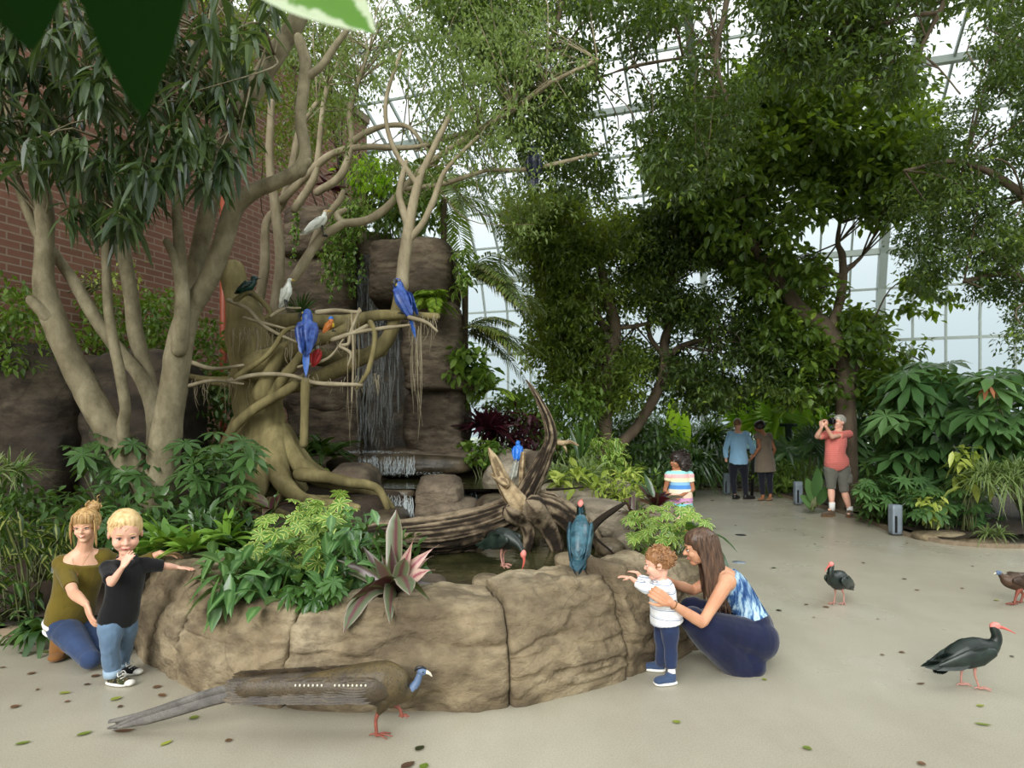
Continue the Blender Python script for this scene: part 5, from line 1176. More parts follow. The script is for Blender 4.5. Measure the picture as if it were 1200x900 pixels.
sk = MB(); tube(sk, PP([(640, 574), (662, 573), (684, 571)], 6.6), pxr([1.4, 1.2, .8], 6.6), 6); o = sk.build('fallen_branch', M['drift']); tag(o, 'short straight stick beside the snag below the spider plant', 'branch')

# ================= BIRDS =================
def mat_feather(name, c1, c2, scale=14, rough=.5, spots=None, sp_scale=60, spec=.5, sheen=0):
    m, nt, N, L = new_mat(name); v = objc(nt); f = noise_n(nt, v, scale, 4, .6); a = attr_rgb(nt)
    c = ramp(nt, f, [(.35, c1), (.65, c2)]); c = mixc(nt, ramp(nt, a[0], [(.2, (0, 0, 0)), (.9, (.6, .6, .6))]), c, tuple(x*.5 for x in c1[:3])+(1,))
    nb = None
    if spots is not None:
        vo = nt.nodes.new('ShaderNodeTexVoronoi'); vo.inputs['Scale'].default_value = sp_scale; L.new(v, vo.inputs['Vector'])
        c = mixc(nt, ramp(nt, vo.outputs['Distance'], [(.16, (1, 1, 1)), (.34, (0, 0, 0))]), c, spots); nb = bump(nt, vo.outputs['Distance'], .4, .003)
    b = bsdf(nt, c, rough, nb, spec, 0, sheen); out_of(nt, b.outputs[0]); return m
M['ibis'] = mat_feather('black-green plumage', S(9, 14, 13), S(26, 40, 33), 16, .45)
M['ibiswing'] = mat_feather('glossy wing plumage', S(16, 28, 25), S(40, 54, 47), 20, .42)
M['ibisblue'] = mat_feather('teal-blue back plumage', S(34, 62, 76), S(70, 112, 126), 18, .35)
M['pinkskin'] = mat_plain('pink bare skin', S(214, 128, 118), .5, .15, 30)
M['redbill'] = mat_plain('red-pink bill', S(196, 96, 84), .4, .12, 30)
M['pinkleg'] = mat_plain('pink scaly leg', S(176, 126, 114), .5, .2, 60, .3)
M['redleg'] = mat_plain('red scaly leg', S(132, 70, 56), .5, .2, 60, .3)
M['hyac'] = mat_feather('cobalt blue plumage', S(30, 56, 132), S(66, 100, 176), 22, .4)
M['hyac2'] = mat_feather('bright blue tail plumage', S(40, 84, 168), S(72, 120, 196), 22, .4)
M['darkbill'] = mat_plain('dark grey bill', S(42, 42, 46), .35, .1)
M['yellowskin'] = mat_plain('yellow bare skin', S(216, 180, 50), .5, .05)
M['white_f'] = mat_feather('white plumage', S(226, 228, 220), S(246, 246, 240), 14, .6)
M['buff'] = mat_plain('buff crown plumage', S(214, 186, 150), .6, .1)
M['blk'] = mat_plain('black', S(16, 16, 18), .4, .1)
M['argus'] = mat_feather('brown speckled plumage', S(56, 46, 27), S(94, 78, 44), 7, .55, S(40, 32, 22), 75)
M['arguswing'] = mat_feather('grey-brown fine-dotted wing', S(56, 46, 33), S(90, 76, 54), 7, .55, S(44, 34, 24), 85)
M['argustail'] = mat_feather('grey tail plumage', S(84, 80, 76), S(124, 120, 114), 9, .6, S(58, 54, 52), 170)
M['bluehead'] = mat_plain('blue bare head', S(86, 106, 136), .5, .15, 30)
M['cream'] = mat_plain('cream bill', S(226, 218, 196), .4, .08)
M['starling'] = mat_feather('green-violet gloss plumage', S(16, 30, 34), S(22, 70, 58), 30, .25)
M['nightblue'] = mat_feather('blue-black plumage', S(14, 18, 34), S(30, 38, 66), 30, .4)
M['orange_f'] = mat_feather('orange-brown plumage', S(170, 92, 34), S(206, 124, 50), 30, .5)
M['red_f'] = mat_feather('scarlet plumage', S(150, 24, 28), S(190, 40, 40), 30, .5)
M['grey_f'] = mat_feather('grey plumage', S(120, 118, 108), S(168, 166, 152), 30, .5)
M['bluebird'] = mat_feather('bright blue plumage', S(24, 96, 200), S(60, 140, 226), 30, .4)
M['brownhen'] = mat_feather('chestnut-brown plumage', S(48, 33, 24), S(80, 56, 38), 14, .5, S(44, 30, 20), 110)
class Bird:
    def __init__(s, name, label, cat, foot, yaw, sc=1, pitch=0, group=None, roll=0):
        s.o = A(foot, float); cy_, sy = math.cos(yaw), math.sin(yaw); cp, sp_ = math.cos(pitch), math.sin(pitch)
        Rz = A([[cy_, -sy, 0], [sy, cy_, 0], [0, 0, 1]]); Ry = A([[cp, 0, -sp_], [0, 1, 0], [sp_, 0, cp]])
        s.Rz = Rz; s.R = Rz@Ry*sc; s.Rl = Rz*sc; s.sc = sc; s.t = thing(name, label, cat, foot, group)
    def w(s, p): return A(p, float)@s.R.T+s.o
    def d(s, v): return A(v, float)@s.R.T/s.sc
    def wl(s, p): return A(p, float)@s.Rl.T+s.o
    def body(s, spine, mat, name='body', vox=.005, it=5, extra=()):
        mb = MB(); tube(mb, [s.w((x, y, z)) for x, y, z, r, q in spine], [r*s.sc for *_, r, q in spine], 16, 5, rb=[q*s.sc for *_, r, q in spine], side=s.d((0, 1, 0)), round_ends=True)
        for c, r in extra: ell(mb, s.w(c), A(r)*s.sc, s.R/s.sc)
        return remesh(mb, name, M[mat], s.t, vox*s.sc, it)
    def tb(s, name, pts, r, mat, parent=None, leg=False, n=8, rb=None, k=4):
        mb = MB(); f = s.wl if leg else s.w
        tube(mb, [f(p) for p in pts], [a*s.sc for a in r], n, k, round_ends=True, rb=None if rb is None else [a*s.sc for a in rb], side=None if rb is None else s.d((0, 1, 0)))
        return mb.build(name, M[mat], parent=parent or s.t)
    def el(s, name, c, r, mat, N=5, parent=None):
        mb = MB(); ell(mb, s.w(c), A(r)*s.sc, s.R/s.sc, N); return mb.build(name, M[mat], parent=parent or s.t)
    def eyes(s, c, r, mat='blk', wy=1):
        for sg in (-1, 1): s.el('eye', (c[0], c[1]*sg if c[1] else 0, c[2]), (r, r, r), mat, 3)
    def wing(s, sg, sh, tip, y, hgt, mat, n=12, rows=3, flen=.5, w_=.03, name='wing'):
        """folded wing on side sg: shell plus overlapping feathers from shoulder sh=(x,z) to tip"""
        mb = MB(); sh = A([sh[0], y*sg, sh[1]]); tp = A([tip[0], y*sg*.55, tip[1]]); ax = tp-sh; L = np.linalg.norm(ax)
        pts = [s.w(sh+ax*t+A([0, sg*.01*math.sin(PI*t), 0])) for t in (0, .25, .5, .75, 1)]
        tube(mb, pts, [hgt*s.sc*a for a in (.45, 1, .95, .6, .15)], 12, 4, rb=[.016*s.sc*a for a in (.8, 1.2, 1, .7, .3)], side=s.d(np.cross(ax, [0, 1, 0])), round_ends=True)
        for r in range(rows):
            m = n-r*2; t = np.linspace(.12+.2*r, .55+.15*r, m); v = np.linspace(-.9, .8, m)
            perp = nrm(np.cross(ax, [0, 1, 0])); 
            B = sh+ax*t[:, None]+perp*(v*hgt*(.9-.2*r))[:, None]+A([0, sg*(.012+.004*(rows-r)), 0])
            D = nrm(tp-B+perp*(v*hgt*.25)[:, None])
            blades(mb, s.w(B), s.d(D), L*flen*s.sc*(.8+.2*rng.random(m)), w_*s.sc, 0, 4, 'leaf', .1, up=np.repeat(s.d((0, sg, .1))[None], m, 0))
        return mb.build(name, M[mat], parent=s.t)
    def tail(s, root, d, L, w_, n, mat, spread=.25, droop=0, name='tail', vert=0):
        mb = MB(); u = np.linspace(-1, 1, n); D = nrm(A(d)+np.stack([0*u, u*spread, u*vert], 1)); B = A(root)+np.stack([0*u, u*.012, 0*u], 1)
        B = B+A([0, 0, 1])*(np.abs(u)*-.006)[:, None]
        blades(mb, s.w(B), s.d(D), L*s.sc*(1-.18*np.abs(u)), w_*s.sc, droop, 6, 'paddle', .15, up=np.repeat(s.d((0, 0, 1))[None], n, 0)+A([0, 0, .01]))
        mb2 = MB(); return mb.build(name, M[mat], parent=s.t)
    def leg(s, pts, r, mat, foot=True, toe=.055, yaw=0, th='blk'):
        l = s.tb('leg', pts, r, mat, leg=True)
        if foot:
            e = A(pts[-1]); mb = MB()
            for a, L in ((-.5, 1), (0, 1.15), (.5, 1), (PI, .55)):
                d = A([math.cos(a+yaw), math.sin(a+yaw), 0]); p = [e, e+d*toe*L*.5+A([0, 0, .006]), e+d*toe*L+A([0, 0, -.002])]
                tube(mb, [s.wl(q) for q in p], [.006*s.sc, .005*s.sc, .003*s.sc], 6, 3, round_ends=True)
            mb.build('toes', M[mat], parent=l)
        return l
def ibis(label, foot, yaw, sc=1, wingm='ibiswing', bodym='ibis', headm='pinkskin', billm='redbill', legm='pinkleg', stride=.03, down=False, turn=0, bill=True, pitch=0):
    b = Bird('bald_ibis', label, 'bird', foot, yaw, sc, pitch, 'bald ibises around the pond')
    if not down:
        sp = [(-.17, 0, .155, .032, .026), (-.11, 0, .178, .058, .062), (-.03, 0, .205, .072, .088), (.05, 0, .222, .070, .084), (.11, 0, .240, .050, .062), (.150, 0, .272, .030, .035), (.158, 0, .312, .026, .029), (.146, 0, .345, .024, .026), (.138, 0, .366, .021, .022)]
        hd = (.148, 0, .370); bl = [(.166, 0, .368), (.195, 0, .360), (.23, 0, .346), (.272, 0, .324)]
    else:
        sp = [(-.17, 0, .175, .030, .022), (-.11, 0, .192, .056, .060), (-.03, 0, .205, .070, .085), (.05, 0, .208, .066, .078), (.10, 0, .202, .045, .050), (.145, 0, .18, .028, .030), (.172, 0, .15, .020, .021), (.185, 0, .128, .018, .018)]
        hd = (.190, 0, .118); bl = [(.194, 0, .105), (.198, 0, .07), (.19, 0, .035), (.178, 0, .008)]
    b.body(sp, bodym)
    hr = (.032, .021, .024) if not down else (.023, .021, .032)
    b.el('head', hd, hr, headm, 6)
    b.eyes((hd[0]+.006, .0165, hd[2]+.004), .0038)
    b.tb('bill', bl, [.013, .009, .006, .002], billm)
    for sg in (-1, 1): b.wing(sg, (.095, .235 if not down else .22), (-.21, .145), .072, .058, wingm, n=14, w_=.034)
    b.tail((-.14, 0, .165), (-1, 0, -.30), .13, .042, 9, bodym, .3, vert=.12)
    b.tail((-.12, 0, .15), (-1, 0, -.62), .12, .04, 8, bodym, .4, name='under_tail_feathers')
    b.tail((-.05, 0, .25), (-1, 0, -.42), .17, .05, 6, wingm, .12, name='back_feathers')
    for sg, dx in ((-1, stride), (1, -stride)):
        b.leg([(-.0, .028*sg, .165), (.002+dx*.2, .028*sg, .125), (-.012+dx*.6, .028*sg, .085), (dx, .03*sg, .008)], [.017, .010, .0065, .006], legm, yaw=.15*sg)
    return b
ibis('large black-green ibis with pink head and long red bill striding on the open floor', G(1137, 806), 0, 1.0, stride=.035)
ibis('small-looking ibis walking toward the camera in the middle of the path', G(983, 708), PI+.7, 1.0, stride=.03)
ibis('dark ibis bending its red head to the stones at the pond edge', P(590, 664, 4.55), -.7, .92, down=True, stride=.02)
b = ibis('teal-backed ibis with raised pink head perched on top of the pond wall', P(681, 657, 4.66), PI*.44, 1.02, wingm='ibisblue', bodym='ibisblue', stride=.0, pitch=.5)
b.tb('neck', [(.150, 0, .268), (.159, 0, .312), (.148, 0, .345), (.139, 0, .364)], [.034, .030, .0275, .023], 'ibis')
# rotate perched one upright: pitch applied through a second build is unnecessary
def argus():
    b = Bird('argus_pheasant', 'long brown speckled pheasant with blue head and very long grey tail walking in front', 'bird', G(443, 860), 0)
    b.body([(-.38, 0, .254, .04, .045), (-.20, 0, .258, .070, .080), (-.07, 0, .262, .088, .100), (.03, 0, .256, .092, .118), (.105, 0, .232, .076, .1), (.15, 0, .216, .045, .052), (.18, 0, .226, .026, .028), (.198, 0, .262, .017, .018), (.208, 0, .292, .015, .015)], 'argus', vox=.006, extra=(((.02, 0, .185), (.06, .05, .05)),))
    b.tb('neck', [(.176, 0, .228), (.199, 0, .264), (.212, 0, .3)], [.0285, .0195, .0165], 'bluehead')
    b.el('head', (.225, 0, .317), (.026, .018, .019), 'bluehead', 6)
    b.tb('bill', [(.245, 0, .316), (.262, 0, .308), (.274, 0, .294)], [.011, .008, .003], 'cream')
    b.tb('crest', [(.245, 0, .333), (.222, 0, .34), (.198, 0, .334), (.188, 0, .318)], [.004, .007, .006, .002], 'blk', rb=[.003, .009, .009, .003])
    b.eyes((.232, .0165, .32), .004)
    for sg in (-1, 1):
        mb = MB()
        dz = -.012 if sg > 0 else 0; pts = [(.075, .066*sg, .238+dz), (-.01, .078*sg, .25+dz), (-.2, .066*sg, .256+dz), (-.45, .048*sg, .252+dz), (-.66, .036*sg, .243+dz), (-.74, .026*sg, .236+dz)]
        tube(mb, [b.w(p) for p in pts], [.028, .066, .058, .054, .050, .030], 14, 6, rb=[.014, .03, .034, .034, .03, .018], side=b.d((0, 0, 1)), round_ends=True)
        for r in range(7):
            m = 9; x0 = -.005-.098*r; z = np.linspace(-.045, .045, m)
            B = np.stack([np.full(m, x0)+rng.normal(0, .008, m), np.full(m, (.104-.0085*r)*sg)*np.cos(z*9), .26-.003*r+z*1.15], 1); D = np.tile([-1, -.02*sg, -.03], (m, 1))
            blades(mb, B@b.R.T+b.o, D, .17, .032, .02, 4, 'leaf' if r == 0 else 'paddle', .12, up=np.tile(b.d((0, sg, .25)), (m, 1)))
        w_ = mb.build('wing', M['arguswing'], parent=b.t)
        sp = MB()
        for i in range(22):
            x = -.02-.022*i
            if .18 < -x < .22 or i > 16: continue
            ell(sp, b.w((x-.02, (.106-.0011*i)*sg, .288-.0004*i)), (.005, .004, .007), None, 2)
        s_ = sp.build('eye_spots', M['cream'], parent=w_)
    mb = MB()
    for k, (y, z) in enumerate(((-.006, .005), (.008, 0), (0, .009), (-.010, -.007), (.012, -.008), (-.003, -.012))):
        pts = [(-.6, y, .235+z), (-.8, y*1.2, .205+z), (-1.0, y*1.4, .145+z), (-1.18, y*1.6, .09+z), (-1.31-.03*(k % 3), y*1.8, .05+z*1.5)]
        tube(mb, [b.w(p) for p in pts], [.036, .036, .034, .028, .006], 10, 6, rb=[.012]*5, side=b.d((0, .35*(1 if k % 2 else -1), 1)), round_ends=True)
    tl = mb.build('tail', M['argustail'], parent=b.t)
    mb = MB(); n = 60; t = np.linspace(0, 1, n); C = np.stack([-.72-.58*t, np.zeros(n), .20-.145*t], 1)
    blades(mb, b.w(C), b.d(np.tile([-1, -.15, -.5], (n, 1))), .06, .014, .2, 3, 'leaf', .1, up=np.tile([0, -1., .2], (n, 1)))
    fr = mb.build('tail_fringe', M['argustail'], parent=tl); fr['kind'] = 'stuff'
    mb = MB(); tube(mb, [b.w(p) for p in [(-.15, 0, .2), (-.3, 0, .19), (-.42, 0, .195)]], [.02, .03, .008], 8, 4, rb=[.03, .03, .01], side=b.d((0, 0, 1)), round_ends=True); mb.build('under_tail', M['blk'], parent=b.t)
    b.tb('thigh', [(.04, -.035, .19), (.03, -.035, .155), (.012, -.035, .125)], [.045, .03, .014], 'argus', leg=True)
    b.leg([(.012, -.035, .13), (-.004, -.035, .085), (.0, -.035, .01)], [.012, .009, .009], 'redleg', toe=.07, yaw=-.1)
    b.tb('thigh', [(.05, .035, .19), (.055, .035, .16), (.06, .035, .13)], [.045, .03, .014], 'argus', leg=True)
    b.leg([(.06, .035, .135), (.10, .035, .12), (.118, .035, .075)], [.012, .009, .009], 'redleg', toe=.03, yaw=0)
argus()
def hen():
    b = Bird('pheasant_hen', 'brown pheasant hen with blue-grey head at the right edge of the picture', 'bird', G(1192, 708), PI, 1.05)
    b.body([(-.2, 0, .2, .03, .03), (-.1, 0, .2, .06, .065), (0, 0, .19, .07, .078), (.08, 0, .2, .05, .058), (.12, 0, .228, .026, .028), (.14, 0, .25, .02, .02)], 'brownhen')
    b.el('head', (.155, 0, .262), (.026, .018, .019), 'bluehead', 6); b.tb('bill', [(.175, 0, .262), (.195, 0, .252)], [.008, .002], 'cream'); b.eyes((.16, .017, .266), .004)
    for sg in (-1, 1):
        b.wing(sg, (.07, .21), (-.22, .2), .062, .05, 'brownhen'); b.leg([(0, .03*sg, .14), (-.02+.05*sg, .03*sg, .08), (.05*sg, .03*sg, .008)], [.025, .01, .008], 'redleg')
    b.tail((-.18, 0, .2), (-1, 0, -.1), .25, .05, 6, 'brownhen', .15)
hen()
def macaw(label, foot, yaw, headyaw, sc=1, pitch=0):
    b = Bird('hyacinth_macaw', label, 'parrot', foot, yaw, sc, pitch, 'blue macaws on the bare limbs')
    b.body([(-.05, 0, -.03, .03, .03), (-.035, 0, .05, .07, .06), (-.005, 0, .14, .088, .08), (.015, 0, .22, .075, .07), (.025, 0, .28, .056, .055), (.032, 0, .33, .054, .056), (.034, 0, .355, .045, .045)], 'hyac', vox=.007)
    ca, sa = math.cos(headyaw), math.sin(headyaw)
    def h(x, y, z): return (.032+x*ca-y*sa, x*sa+y*ca, .335+z)
    b.tb('bill', [h(.045, 0, .015), h(.078, 0, .005), h(.085, 0, -.03), h(.072, 0, -.055)], [.026, .022, .014, .003], 'darkbill', n=10)
    b.tb('lower_bill', [h(.045, 0, -.022), h(.062, 0, -.035)], [.02, .01], 'yellowskin')
    for sg in (-1, 1):
        e = h(.038, .038*sg, .02); b.el('eye_ring', e, (.010, .010, .010), 'yellowskin', 3); b.el('eye', h(.041, .043*sg, .021), (.007, .007, .007), 'blk', 3)
    for sg in (-1, 1):
        mb = MB(); pts = [(.0, .07*sg, .25), (-.045, .08*sg, .18), (-.075, .065*sg, .08), (-.085, .03*sg, -.03), (-.09, .01*sg, -.1)]
        tube(mb, [b.w(p) for p in pts], [a*sc for a in (.035, .05, .048, .032, .008)], 12, 5, rb=[a*sc for a in (.012, .016, .014, .01, .004)], side=b.d((.6, .8*sg, 0)), round_ends=True)
        for r in range(4):
            m = 6; t = np.linspace(0, 1, m); B = np.stack([-.03-.02*r-.01*t, (.035+.055*t)*sg*(1-.1*r), .24-.06*r-.02*t], 1)
            B[:, 0] -= .02
            D = nrm(np.stack([np.full(m, -.25), -.25*sg*t, np.full(m, -1.)], 1)); blades(mb, b.w(B), b.d(D), .12*sc, .034*sc, 0, 4, 'paddle', .15, up=np.tile(b.d((-1, .3*sg, 0)), (m, 1)))
        mb.build('wing', M['hyac'], parent=b.t)
    mb = MB(); u = np.linspace(-1, 1, 6); B = np.stack([-.07+0*u, .014*u, -.02+0*u], 1); D = nrm(np.stack([-.12+0*u, .035*u, -1+0*u], 1))
    blades(mb, b.w(B), b.d(D), sc*(.36-.1*np.abs(u)), .034*sc, 0, 6, 'strap', .15, up=np.tile(b.d((-1, 0, 0)), (6, 1))); mb.build('tail', M['hyac2'], parent=b.t)
    for sg in (-1, 1): b.leg([(0, .03*sg, .04), (.012, .03*sg, .0)], [.02, .014], 'darkbill', toe=.04)
macaw('cobalt blue macaw seen from behind, its tail hanging below the lower limb', P(360, 407, 6.75), PI*.55, PI*.40, .98, .05)
macaw('cobalt blue macaw facing the camera side-on, at the tip of the upper right limb', P(474, 367, 6.95), PI*.78, PI*.62, 1.0, -.22)
def egret(label, foot, yaw, sc, pitch=0, tall=True, crown=False):
    b = Bird('cattle_egret', label, 'bird', foot, yaw, sc, pitch, 'white egrets on the branches')
    if tall: sp = [(-.07, 0, .07, .018, .018), (-.04, 0, .12, .036, .036), (-.01, 0, .18, .042, .042), (.008, 0, .225, .030, .030), (.012, 0, .255, .019, .019), (.018, 0, .275, .018, .018)]; hd = (.024, 0, .282)
    else: sp = [(-.15, 0, .09, .018, .018), (-.08, 0, .115, .04, .042), (0, 0, .14, .046, .05), (.045, 0, .165, .032, .036), (.06, 0, .195, .019, .019), (.075, 0, .215, .018, .018)]; hd = (.082, 0, .222)
    b.body(sp, 'white_f', vox=.004)
    b.el('head', hd, (.026, .018, .018), 'buff' if crown else 'white_f', 5)
    b.tb('bill', [(hd[0]+.02, 0, hd[2]), (hd[0]+.06, 0, hd[2]-.006)], [.007, .002], 'yellowskin'); b.eyes((hd[0]+.012, .016, hd[2]+.003), .003)
    for sg in (-1, 1):
        b.wing(sg, (.01, .21) if tall else (.04, .16), (-.07, .06) if tall else (-.16, .08), .036, .03, 'white_f', n=8, w_=.022)
        b.leg([(-.02, .015*sg, .09 if tall else .1), (-.015, .015*sg, .04), (0, .015*sg, .004)], [.010, .004, .004], 'darkbill', toe=.03)
    b.tail((-.06, 0, .08) if tall else (-.14, 0, .09), (-.5, 0, -1) if tall else (-1, 0, -.3), .07, .03, 5, 'white_f', .2)
egret('white egret standing upright on a thin twig beside the spiky plant', P(337, 363, 6.85), -.3, 1.08)
egret('white egret with buff crown leaning on the pale branch high above the macaws', P(380, 277, 7.9), .25, 1.25, tall=False, pitch=.3, crown=True)
def songbird(name, label, foot, yaw, sc, pitch, bm, wm, hm, tm, tl=.08, belly=None, cat='bird'):
    b = Bird(name, label, cat, foot, yaw, sc, pitch)
    b.body([(-.07, 0, .035, .014, .012), (-.035, 0, .05, .03, .028), (0, 0, .065, .036, .036), (.03, 0, .085, .026, .027), (.04, 0, .105, .021, .021)], bm, vox=.004)
    b.el('head', (.046, 0, .114), (.025, .021, .021), hm, 5); b.tb('bill', [(.066, 0, .114), (.09, 0, .108)], [.006, .0015], 'darkbill'); b.eyes((.056, .018, .118), .0035)
    if belly: b.el('breast', (.018, 0, .058), (.03, .031, .034), belly, 5)
    for sg in (-1, 1):
        b.wing(sg, (.025, .085), (-.085, .035), .032, .022, wm, n=7, w_=.018); b.leg([(0, .012*sg, .035), (.004, .012*sg, .0)], [.005, .003], 'darkbill', toe=.02)
    b.tail((-.06, 0, .035), (-1, 0, -.2), tl, .018, 5, tm, .1)
songbird('nicobar_pigeon', 'plump glossy green-black pigeon on a dark branch at the left of the banyan', P(293, 346, 6.85), .15, 1.45, .15, 'starling', 'starling', 'starling', 'starling', .05)
songbird('starling', 'small orange-breasted bird with blue head on the thick limb between the macaws', P(390, 388, 6.8), .6, 1.05, .55, 'orange_f', 'orange_f', 'bluebird', 'blk', .05, 'yellowskin')
songbird('songbird', 'small red-bellied bird with grey head hidden below the limbs', P(375, 424, 6.9), 1.2, 1.2, .7, 'red_f', 'red_f', 'grey_f', 'red_f', .05)
songbird('blue_bird', 'bright blue bird with long thin dark tail on the boulder behind the log', P(609, 534, 8.1), 1.2, 1.35, .75, 'bluebird', 'bluebird', 'bluebird', 'grey_f', .25)
songbird('dark_bird', 'dark blue-black bird perched alone on the thin branch high in the centre', P(629, 199, 8.0), 1.3, 2.0, 1.2, 'nightblue', 'nightblue', 'nightblue', 'nightblue', .08)
# ================= PEOPLE =================
def mat_skin(name, c):
    m, nt, N, L = new_mat(name); v = objc(nt); f = noise_n(nt, v, 9, 3, .5); h = noise_n(nt, v, 120, 2, .5)
    d = (c[0]*.88, c[1]*.78, c[2]*.74, 1); col = ramp(nt, f, [(.35, d), (.65, c)])
    b = bsdf(nt, col, .5, bump(nt, h, .08, .001), .35); b.inputs['Subsurface Weight'].default_value = .12; b.inputs['Subsurface Radius'].default_value = (.012, .005, .003); b.inputs['Subsurface Scale'].default_value = .5
    out_of(nt, b.outputs[0]); return m
def mat_cloth(name, c, var=.1, scale=90, rough=.85, fold=5, stretch=(1, 1, 1), sheen=.2):
    m, nt, N, L = new_mat(name); v = objc(nt); f = noise_n(nt, v, fold, 4, .55, stretch); h = noise_n(nt, v, scale, 2, .6)
    a = tuple(x*(1-var) for x in c[:3])+(1,); b2 = tuple(min(1, x*(1+var)) for x in c[:3])+(1,)
    b = bsdf(nt, ramp(nt, f, [(.35, a), (.65, b2)]), rough, bump(nt, h, .25, .0015, bump(nt, f, .35, .02)), .2, 0, sheen); out_of(nt, b.outputs[0]); return m
def mat_bands(name, stops, axis='Z', scale=1, wob=0, noise_mix=0, off=0, rough=.85):
    """cloth with colour bands along an object axis (metres*scale, wraps at 1)"""
    m, nt, N, L = new_mat(name); v = objc(nt); sp = nt.nodes.new('ShaderNodeSeparateXYZ'); L.new(v, sp.inputs[0])
    x = sp.outputs[axis]
    if wob:
        n = noise_n(nt, v, 9, 3, .5); ma = nt.nodes.new('ShaderNodeMath'); ma.operation = 'MULTIPLY_ADD'; L.new(n, ma.inputs[0]); ma.inputs[1].default_value = wob; L.new(x, ma.inputs[2]); x = ma.outputs[0]
    a = nt.nodes.new('ShaderNodeMath'); a.operation = 'MULTIPLY_ADD'; L.new(x, a.inputs[0]); a.inputs[1].default_value = scale; a.inputs[2].default_value = off
    f = nt.nodes.new('ShaderNodeMath'); f.operation = 'FRACT'; L.new(a.outputs[0], f.inputs[0])
    r = nt.nodes.new('ShaderNodeValToRGB'); r.color_ramp.interpolation = 'CONSTANT'; e = r.color_ramp.elements
    while len(e) < len(stops): e.new(.5)
    for el, (p, c) in zip(e, stops): el.position = p; el.color = c
    L.new(f.outputs[0], r.inputs[0])
    h = noise_n(nt, v, 90, 2, .6); g = noise_n(nt, v, 7, 3, .5)
    b = bsdf(nt, r.outputs[0], rough, bump(nt, h, .25, .0015, bump(nt, g, .3, .02)), .2, 0, .1); out_of(nt, b.outputs[0]); return m
def mat_hair(name, c1, c2, rough=.4):
    m, nt, N, L = new_mat(name); v = objc(nt); f = noise_n(nt, v, 60, 4, .6, (1, 1, .12)); a = attr_rgb(nt)
    c = ramp(nt, f, [(.35, c1), (.65, c2)]); b = bsdf(nt, c, rough, bump(nt, f, .6, .004), .4); out_of(nt, b.outputs[0]); return m
M['skinA'] = mat_skin('fair skin', S(226, 178, 150)); M['skinB'] = mat_skin('pink fair skin', S(232, 182, 160)); M['skinC'] = mat_skin('tanned skin', S(206, 154, 122)); M['skinD'] = mat_skin('light brown skin', S(170, 116, 86))
M['eyewhite'] = mat_plain('eye white', S(225, 222, 215), .3, .02); M['iris'] = mat_plain('dark iris', S(40, 34, 30), .3, .1); M['lip'] = mat_plain('lip', S(176, 92, 86), .5, .08); M['teeth'] = mat_plain('teeth', S(235, 230, 220), .4, .02)
M['mouthdark'] = mat_plain('open mouth', S(96, 34, 34), .6, .1)
M['hairblond'] = mat_hair('golden blonde hair', S(150, 112, 70), S(206, 170, 116)); M['hairchild'] = mat_hair('light blond hair', S(196, 160, 108), S(232, 202, 150)); M['haircurl'] = mat_hair('reddish-brown curls', S(120, 82, 52), S(170, 124, 84))
M['hairbrown'] = mat_hair('long brown hair', S(58, 42, 32), S(104, 78, 60)); M['hairblack'] = mat_hair('black hair', S(22, 16, 14), S(52, 38, 32)); M['hairgrey'] = mat_hair('short grey hair', S(130, 124, 116), S(186, 180, 172)); M['hairsand'] = mat_hair('sandy short hair', S(120, 90, 64), S(164, 128, 94))
M['white_c'] = mat_cloth('white cotton', S(226, 224, 222), .04); M['rubber'] = mat_plain('white rubber sole', S(226, 224, 216), .6, .04)

def head_parts(mb, c, R, h, child=False):
    def e(p, r, N=7): ell(mb, A(c)+R@(A(p)*h), A(r)*h, R, N)
    def ca(p, q, r0, r1): tube(mb, [A(c)+R@(A(p)*h), A(c)+R@(A(q)*h)], [r0*h, r1*h], 8, 2, smooth=False, round_ends=True)
    e((0, -.07, .12), (.335, .40, .37)); e((0, .04, .10), (.30, .33, .34))
    e((0, .09, -.12), (.25 if not child else .27, .26, .30)); e((0, .19, -.37), (.12, .12, .10)); e((0, .06, -.28), (.20, .22, .15))
    for sg in (-1, 1):
        e((.13*sg, .22, -.12), (.11, .11, .11) if not child else (.14, .13, .13)); e((.33*sg, -.05, -.03), (.035, .075, .11), 4); e((.13*sg, .315, .075), (.10, .05, .035), 4)
    ca((0, .33, .04), (0, .41 if not child else .385, -.10), .028, .055); e((.045, .35, -.115), (.04, .04, .03), 4); e((-.045, .35, -.115), (.04, .04, .03), 4)
    e((0, .315, -.235), (.10, .055, .05), 4)
